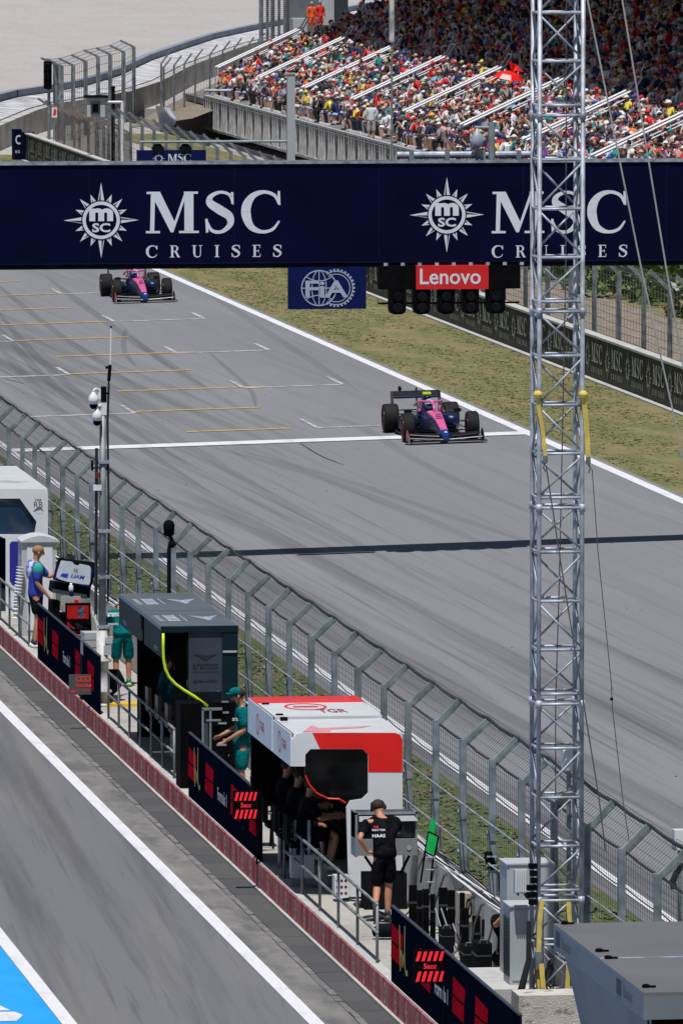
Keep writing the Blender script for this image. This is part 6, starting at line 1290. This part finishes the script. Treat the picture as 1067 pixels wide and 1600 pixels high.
mb.tube((a.x,Y+.2,(PF+a.z)/2),(b.x,Y+.2,(PF+a.z)/2),.015); mb.tube((a.x-.1,Y,PF),(b.x+.05,Y,a.z-.1),.02); mb.build('frame',BLACKM,t)
mb=MB()
for k in range(5):
    P=[PY(400+rnd.uniform(-3,24),1225+i*12,133.0)+Vector((rnd.uniform(-.08,.08),0,0)) for i in range(5)]; mb.path(P,.012,5)
tag(mb.build('tangled_cables',GALV),'tangle of silver cables hanging below the silver flight case','cable')
# monitor flight case in front of the black shirted man
Y=125.75; a,b=PY(555,1340,Y),PY(652,1270,Y)
t=thing('monitor_flight_case','open flight case with two dark screens facing the bending man in black','monitor case',((a.x+b.x)/2,Y,a.z))
mb=MB(); mb.box(a.x,b.x,Y+.02,Y+.45,PY(555,1311,Y).z,b.z); mb.build('upper_case',GREYD,t); mb=MB(); mb.prism([(0,0),(.0,.07),(b.x-a.x-.1,.07),(b.x-a.x-.05,0)],(a.x+.05,Y-.06,PY(555,1284,Y).z),(1,0,0),(0,0,1),.1); mb.build('white_visor',WSHELL,t)
xm=(a.x+b.x)/2
for u0,u1 in ((a.x+.07,xm-.02),(xm+.02,b.x-.04)): mb=MB(); mb.box(u0,u1,Y,Y+.02,PY(555,1310,Y).z,PY(555,1285,Y).z); mb.build('screen',mat('dark_screen',(.003,.005,.012),.12,0,.4,3),t)
mb=MB()
for x in (a.x,b.x-.03): mb.box(x,x+.03,Y-.02,Y+.46,a.z,b.z+.01)
mb.box(a.x,b.x,Y-.02,Y+.02,b.z-.02,b.z+.01); mb.build('case_edges',GALV,t)
mb=MB(); mb.box(a.x+.03,b.x-.01,Y-.03,Y+.4,a.z+.02,PY(555,1312,Y).z); mb.build('lower_case',flat((.19,.2,.2),'brushed_grey'),t); q=PY(639,1325,Y-.03); mb=MB(); mb.lathe((q.x,Y-.03,q.z),[(.035,0),(.035,.01)],(0,-1,0),12); mb.build('latch',ALU,t)
mb=MB(); mb.tube((a.x+.15,Y+.1,a.z),(a.x+.35,Y+.1,PF+.45),.02); mb.tube((b.x-.1,Y+.1,a.z),(b.x-.25,Y+.1,PF+.45),.02); mb.tube((xm,Y+.25,PF),(xm,Y+.25,a.z),.035); mb.box(xm-.3,xm+.3,Y+.05,Y+.45,PF,PF+.5); mb.build('support',BLACKM,t)
# small items
q=G(600,1468,PF); mb=MB(); mb.path([(q.x-.16,q.y,PF+.09),(q.x-.05,q.y,PF+.12),(q.x+.1,q.y-.02,PF+.12),(q.x+.2,q.y,PF+.08)],[.06,.11,.11,.05],10,sq=.9); tag(mb.build('black_holdall',BLACKM,None,True),'soft black bag on the walkway beside the feet of the bending man','bag')
q=PY(529,1400,127.9); a,b=PY(519,1400,127.),PY(541,1366,127.); t=thing('perforated_white_box','white perforated plastic box behind the railing under the dark window','box',((a.x+b.x)/2,126.9,a.z)); mb=MB(); mb.box(a.x,b.x,126.75,127.,max(PF,a.z),b.z); mb.build('box_shell',WSHELL,t); mb=MB()
for i in range(3):
    for j in range(3): mb.lathe((a.x+.04+.06*i,126.75,a.z+.06+.09*j),[(.02,0),(.02,.004)],(0,-1,0),10)
mb.build('holes',flat((.12,.01,.02),'dark_red_hole'),t)
for i,(px,py) in enumerate(((484,1345),(462,1345),(505,1362))):
    Yq=128.3+i*.2; a=PY(px-7,py+28,Yq); b=PY(px+7,py-8,Yq); t=thing('metal_pedestal',['tall slim steel pedestal behind the railing, centre of three','tall slim steel pedestal behind the railing, left of three','tall slim steel pedestal behind the railing, right of three'][i],'pedestal',((a.x+b.x)/2,Yq,PF)); mb=MB(); mb.box(a.x,b.x,Yq,Yq+.15,max(a.z,PF),b.z); mb.build('foot_box',GREYP,t); mb=MB(); mb.tube(((a.x+b.x)/2,Yq+.07,b.z),((a.x+b.x)/2,Yq+.07,b.z+.5),.025); mb.build('tube',ALU,t)
# black pipe rack and trolley right of the bending man
Yr=122.6; k0=0
PR=[(645,1384,122.8),(656,1392,122.4),(665,1390,122.),(676,1398,121.8),(692,1388,121.6),(705,1392,121.2),(722,1396,120.6),(726,1420,120.4),(744,1432,119.8),(757,1438,119.6)]
first=None
for i,(px,py,y) in enumerate(PR):
    a=PY(px,py,y); lab='tall slim black equipment tube, %s from the left in the row by the concrete wall'%['first','second','third','fourth','fifth','sixth','seventh','eighth','ninth','tenth'][i]
    t=thing('black_equipment_tube',lab,'tube',(a.x,y,PF),'upright black equipment tubes by the wall'); mb=MB(); w_=(.05,.035,.04,.03,.055,.045,.03,.05,.05,.03)[i]; mb.box(a.x-w_,a.x+w_,y-.05,y+.05,PF,a.z); mb.build('tube_body',BLACK,t); mb=MB(); mb.box(a.x-w_-.005,a.x+w_+.005,y-.055,y+.055,a.z-.25,a.z-.22); mb.build('band',GREYD,t); mb=MB(); mb.box(a.x-w_-.01,a.x+w_+.01,y-.06,y+.06,PF,PF+.05); mb.build('foot_collar',GREYD,t)
Y=122.; a,b=PY(665,1370,Y),PY(679,1366,Y); t=thing('steel_trolley_frame','blue grey steel trolley frame with rungs among the black tubes','trolley',((a.x+b.x)/2,Y,PF)); mb=MB()
for x,dz in ((a.x,0),(b.x,-.05)): mb.tube((x,Y,PF),(x,Y,a.z+dz),.016)
mb.build('side_tubes',GALV,t); mb=MB()
for k in range(7): mb.tube((a.x,Y,PF+.15+.17*k),(b.x,Y,PF+.15+.17*k),.012)
mb.build('rungs',GALV,t)
mb=MB()
for k in range(4): a=PY(680+k*9,1420,121.3); b=PY(700+k*12,1520,120.9); mb.tube(a,(b.x,b.y,max(b.z,PF)),.012)
tag(mb.build('leaning_rods',GALVD),'thin metal rods leaning between the black tubes','rod')
Y=122.6; t=thing('green_pit_board','bright green board on black legs leaning against the concrete wall','board',(PY(673,1330,Y).x,Y,PF)); mb=MB(); mb.prism(quad([(665,1329.5),(670,1302),(683.5,1308.5),(677.5,1338)],Y),(0,Y,0),(1,0,0),(0,0,1),.03); mb.build('board_face',GREENP,t)
mb=MB(); P=quad([(664,1331),(669.5,1300),(685,1308),(678.5,1340)],Y+.01)
for i in range(4): p,q=P[i],P[(i+1)%4]; mb.tube((p[0],Y+.01,p[1]),(q[0],Y+.01,q[1]),.012)
mb.build('board_frame',BLACK,t); mb=MB(); p,q=PY(664,1331,Y+.02),PY(657,1380,Y+.1); mb.tube(p,q,.014); p,q=PY(677,1340,Y+.02),PY(672,1385,Y+.1); mb.tube(p,q,.014); p=PY(678,1340,Y+.02); mb.tube(p,(18.3,Y+.1,1.25),.012); mb.build('leg',BLACK,t)
mb=MB(); mb.prism(quad([(670,1301),(674,1279),(681,1283),(679,1304)],Y+.3),(0,Y+.3,0),(1,0,0),(0,0,1),.03); tag(mb.build('small_green_board',GREENP),'narrow green board just above and behind the larger green board','board')
Y=120.7; a,b=PY(717,1442,Y),PY(740,1397,Y); t=thing('beige_junction_box','beige junction box with a large dark zero fixed on the concrete wall','junction box',((a.x+b.x)/2,Y,a.z)); mb=MB(); mb.box(a.x,b.x,Y,Y+.3,a.z,b.z); mb.build('housing',flat((.42,.38,.31),'beige_box'),t); txt('0',(a.x+.09,Y,a.z+.06),(1,0,0),(0,0,1),.09,.27,BLACK,'number',t,bold=.0); mb=MB(); mb.box(a.x+.03,a.x+.06,Y-.006,Y,a.z+.05,b.z-.05); mb.build('hinge_strip',GREYD,t)
for k,(px,py,y,w_,d_,h_,lb) in enumerate(((757,1545,116.9,.2,.45,.62,'tall black tool case beside the concrete plinth'),(735,1535,118.2,.17,.4,.42,'low black tool case between the tubes and the plinth'),(700,1500,120.4,.16,.35,.38,'small black tool case behind the leaning rods'))):
    a=PY(px,py,y); t=thing('black_tool_case',lb,'case',(a.x,y,PF)); mb=MB(); mb.box(a.x-w_/2,a.x+w_/2,y,y+d_,PF,PF+h_); mb.build('case_shell',BLACKM,t); mb=MB(); mb.box(a.x-w_/2-.006,a.x+w_/2+.006,y-.006,y+d_+.006,PF+h_*.72,PF+h_*.76); mb.build('seam_strip',GREYD,t); mb=MB(); mb.path([(a.x-.05,y+.1,PF+h_),(a.x-.04,y+.1,PF+h_+.04),(a.x+.04,y+.1,PF+h_+.04),(a.x+.05,y+.1,PF+h_)],.008,5); mb.build('handle',GALV,t)
t=thing('wall_cable_harness','black cables hanging down the inner face of the concrete wall','cable',(18.2,120,PF))
for k in range(9):
    y=116.5+k*1.05+rnd.uniform(-.3,.3); P=[(18.28,y,1.27),(18.13,y-.03,1.2),(18.1-rnd.random()*.08,y-.1,.95),(18.02-rnd.random()*.15,y-.2,PF+.1),(17.8,y-.35+rnd.uniform(-.2,.2),PF+.02)]; mb=MB(); mb.path(P,.012+.006*rnd.random(),6); mb.build('hanging_cable',CABLE,t)
mb=MB()
for k in range(5):
    y0_=117.5+k*2.1; P=[(17.2+.5*rnd.random(),y0_+j*.35,PF+.015) for j in range(6)]; mb.path(P,.013,6)
tag(mb.build('floor_cables',CABLE),'black cables snaking over the walkway floor beside the tubes','cable')
# camera clamps on the fence post near the cabinets and the lamp unit on the fence further away
Y=120.2; q=PY(766,1345,Y); t=thing('track_camera','small black trackside camera clamped to the debris fence by the cabinets','camera',(q.x,Y,q.z)); mb=MB(); mb.path([(q.x-.03,Y,q.z+.12),(q.x,Y,q.z),(q.x+.03,Y,q.z-.12)],[.06,.075,.06],10); mb.build('camera_body',BLACK,t,True); mb=MB()
for dz in (.05,-.07): mb.box(q.x-.06,q.x+.08,Y-.08,Y-.07,q.z+dz,q.z+dz+.02)
mb.tube((q.x+.05,Y,q.z),(q.x+.2,Y+.1,q.z+.02),.02); mb.build('clamp',ALU,t); mb=MB(); mb.path([(q.x+.08,Y,q.z-.1),(q.x+.14,Y,q.z-.4),(q.x+.2,Y,q.z-.7),(q.x+.1,Y,q.z-.95)],.03,6); mb.box(q.x-.0,q.x+.28,Y-.1,Y+.1,q.z-1.0,q.z-.93); mb.build('cable_bundle',CABLE,t)
Y=154.; q=PY(264,830,Y); t=thing('fence_light','black lamp head on a slim post standing behind the dark grey stand','lamp',(q.x,Y,1.25)); mb=MB(); mb.lathe((q.x,Y,PY(264,838,Y).z),[(.05,0),(.09,.03),(.1,.2),(.07,.26),(.03,.28)],n=12); mb.build('lamp_head',BLACK,t,True); mb=MB(); mb.path([(q.x,Y,1.25),(q.x,Y,q.z-.3),(q.x+.05,Y,q.z-.15),(q.x,Y,q.z-.05)],.035,8); mb.ball((q.x+.05,Y,q.z-.22),.07); mb.build('lamp_post',BLACKM,t)
Y=108.; a,b=PY(1054,1328,Y),PY(1075,1298,Y); t=thing('white_camera_box','white camera box on the debris fence at the right edge of the picture','camera',((a.x+b.x)/2,Y,a.z)); mb=MB(); mb.box(a.x,b.x,Y,Y+.2,a.z,b.z); mb.build('housing',WSHELL,t); mb=MB(); mb.box(a.x-.005,b.x+.005,Y-.01,Y+.21,a.z-.012,a.z); mb.build('base_rim',GREYP,t); mb=MB(); mb.tube(((a.x+b.x)/2,Y+.1,1.3),((a.x+b.x)/2,Y+.1,a.z),.03); mb.build('pole',GALV,t)
mb=MB()
for k in range(3): P=[PY(px+k*3,py,107.8) for px,py in ((1066,1350),(1055,1362),(1048,1378),(1050,1390))]; mb.path(P,.02,6)
tag(mb.build('black_cable_loop',CABLE),'black cables looping at the fence near the right edge','cable')
# white fence mounted post by the gantry tower foot
# two marshals at the booth
for i,(px,py,lab) in enumerate(((487,44,'marshal in orange overalls standing left at the grey booth above the crowd'),(500,42,'marshal in red overalls and pale hat standing right at the grey booth'))):
    q=PY(px,py,490.); ORG=mat('orange_overalls',(.75,.1,.02),.85,0,.15,5) if i==0 else mat('red_overalls',(.6,.03,.02),.85,0,.15,5)
    human(lab,(q.x,490.,q.z-.3),R(20),{},(ORG,ORG),hair=(.3,.3,.3),longs=True,short_len=1.)
# white shirted man standing at the balustrade
q=PX(580,212,57.0)
human('man in white shirt and pale trousers standing, back turned, before the seated crowd',(q.x,q.y,.7),R(170),{},(mat('white_shirt_cloth',(.62,.64,.7),.9),mat('pale_trousers',(.45,.44,.42),.9)),hair=(.4,.38,.35),longs=True,short_len=1.4)
# ================================================================ GRASS TUFTS, RUBBER MARKS, SMALL DEBRIS
def tufts(name,lab,xa,xb,ya,yb,n,cols,zf,h=.07):
    mb=MB()
    for k in range(n):
        y=ya+(yb-ya)*rnd.random()**1.3; x=rnd.uniform(xa,xb); z=zf(x)
        if math.sin(x*2.1+y*.31)+math.sin(x*.7-y*.13)+rnd.gauss(0,.7)<-.6: continue
        m=rnd.randrange(len(cols))
        for j in range(3):
            a=rnd.random()*6.28; r_=rnd.uniform(.02,.07); hh=h*rnd.uniform(.5,1.3); dx,dy=math.cos(a),math.sin(a); ox,oy=rnd.uniform(-.06,.06),rnd.uniform(-.1,.1)
            mb.add([(x+ox-dy*r_,y+oy+dx*r_,z),(x+ox+dy*r_,y+oy-dx*r_,z),(x+ox+dx*.05,y+oy+dy*.05,z+hh)],[(0,1,2)],m)
    tag(mb.build(name,[mat('tuft_'+str(i)+name[:4],c,.9) for i,c in enumerate(cols)]),lab,'grass',kind='stuff')
GCL=[(.12,.135,.045),(.1,.12,.038),(.17,.155,.065),(.2,.17,.085),(.14,.14,.055),(.085,.105,.035)]
tufts('outer_grass','patchy short grass between the track and the banner wall',35.3,39.8,190,400,26000,GCL,lambda x:.315,.013)
tufts('inner_grass','rough grass strip between the debris fence and the track',18.6,21.5,95,235,14000,[(.08,.105,.035),(.06,.085,.028),(.13,.13,.055),(.15,.13,.07)],lambda x:-.004,.022)
RUB=mat('tyre_rubber_mark',(.045,.046,.055),.9,0,.3,5,alpha=.15); RUB2=mat('faint_rubber_mark',(.06,.06,.07),.9,0,.3,5,alpha=.1)
mb=MB()
def ribbon(pts,w_,m,dz=.006):
    P=[GT(*p) for p in pts]; Q=[]
    for i in range(len(P)-1):
        p0,p1,p2,p3=P[max(i-1,0)],P[i],P[i+1],P[min(i+2,len(P)-1)]
        for j in range(6): t_=j/6; Q.append(.5*((2*p1)+(p2-p0)*t_+(2*p0-5*p1+4*p2-p3)*t_*t_+(3*p1-p0-3*p2+p3)*t_**3))
    Q.append(P[-1])
    N=len(Q)-1; ww=[w_/2*min(1,.05+4*min(i,N-i)/N) for i in range(N+1)]
    for i in range(N): a,b=Q[i],Q[i+1]; u,v=ww[i],ww[i+1]; mb.add([(a.x-u,a.y,tz(a.x)+dz),(a.x+u,a.y,tz(a.x)+dz),(b.x+v,b.y,tz(b.x)+dz),(b.x-v,b.y,tz(b.x)+dz)],[(0,1,2,3)],m)
for pts,w_,m in [([(-10,478),(60,560),(160,640),(300,730)],.28,0),([(-10,500),(70,590),(190,680),(330,770)],.28,0),([(-20,520),(90,640),(220,740)],.3,1),([(197,512),(193,530),(196,552),(215,575)],.16,0),([(180,500),(260,570),(400,650),(480,672)],.22,1),
   ([(320,545),(360,580),(392,610),(400,640)],.15,0),([(300,690),(480,740),(640,800),(800,870)],.35,1),([(360,700),(520,745),(700,805),(860,860)],.3,1),([(240,770),(420,840),(640,960)],.4,1),([(500,650),(560,665),(690,740),(900,830)],.3,1),([(430,900),(600,1000),(780,1100)],.45,1),([(180,620),(300,700),(470,800),(700,930)],.3,1),([(280,425),(420,520),(560,610)],.3,1),([(70,430),(190,520),(330,610)],.3,0),([(-10,440),(90,520),(210,600)],.25,0)]: ribbon(pts,w_,m)
tag(mb.build('rubber_marks',[RUB,RUB2]),kind='structure')
mb=MB()
for pts in ([(465,690),(500,712),(540,728)],[(0,590),(40,600)],): ribbon(pts,.03,0,.012)
tag(mb.build('asphalt_cracks',mat('crack_fill',(.02,.02,.022),.9)),kind='structure')
mb=MB()
for k in range(120):
    y=rnd.uniform(128,330); x=rnd.uniform(22.5,34.6); r_=rnd.uniform(.008,.022); z=tz(x); mb.add([(x-r_,y,z),(x+r_,y-r_,z),(x+r_*.5,y+2*r_,z),(x,y,z+r_)],[(0,1,3),(1,2,3),(2,0,3)])
tag(mb.build('rubber_debris',mat('rubber_crumbs',(.012,.012,.013),.9)),'tiny dark rubber crumbs scattered over the track','debris',kind='stuff')

for o in S.objects:
    if 'label' in o and len(o['label'].split())>16: o['label']=' '.join(o['label'].replace('seated crew member','crew member').replace(' right of ',' past ').split()[:16])
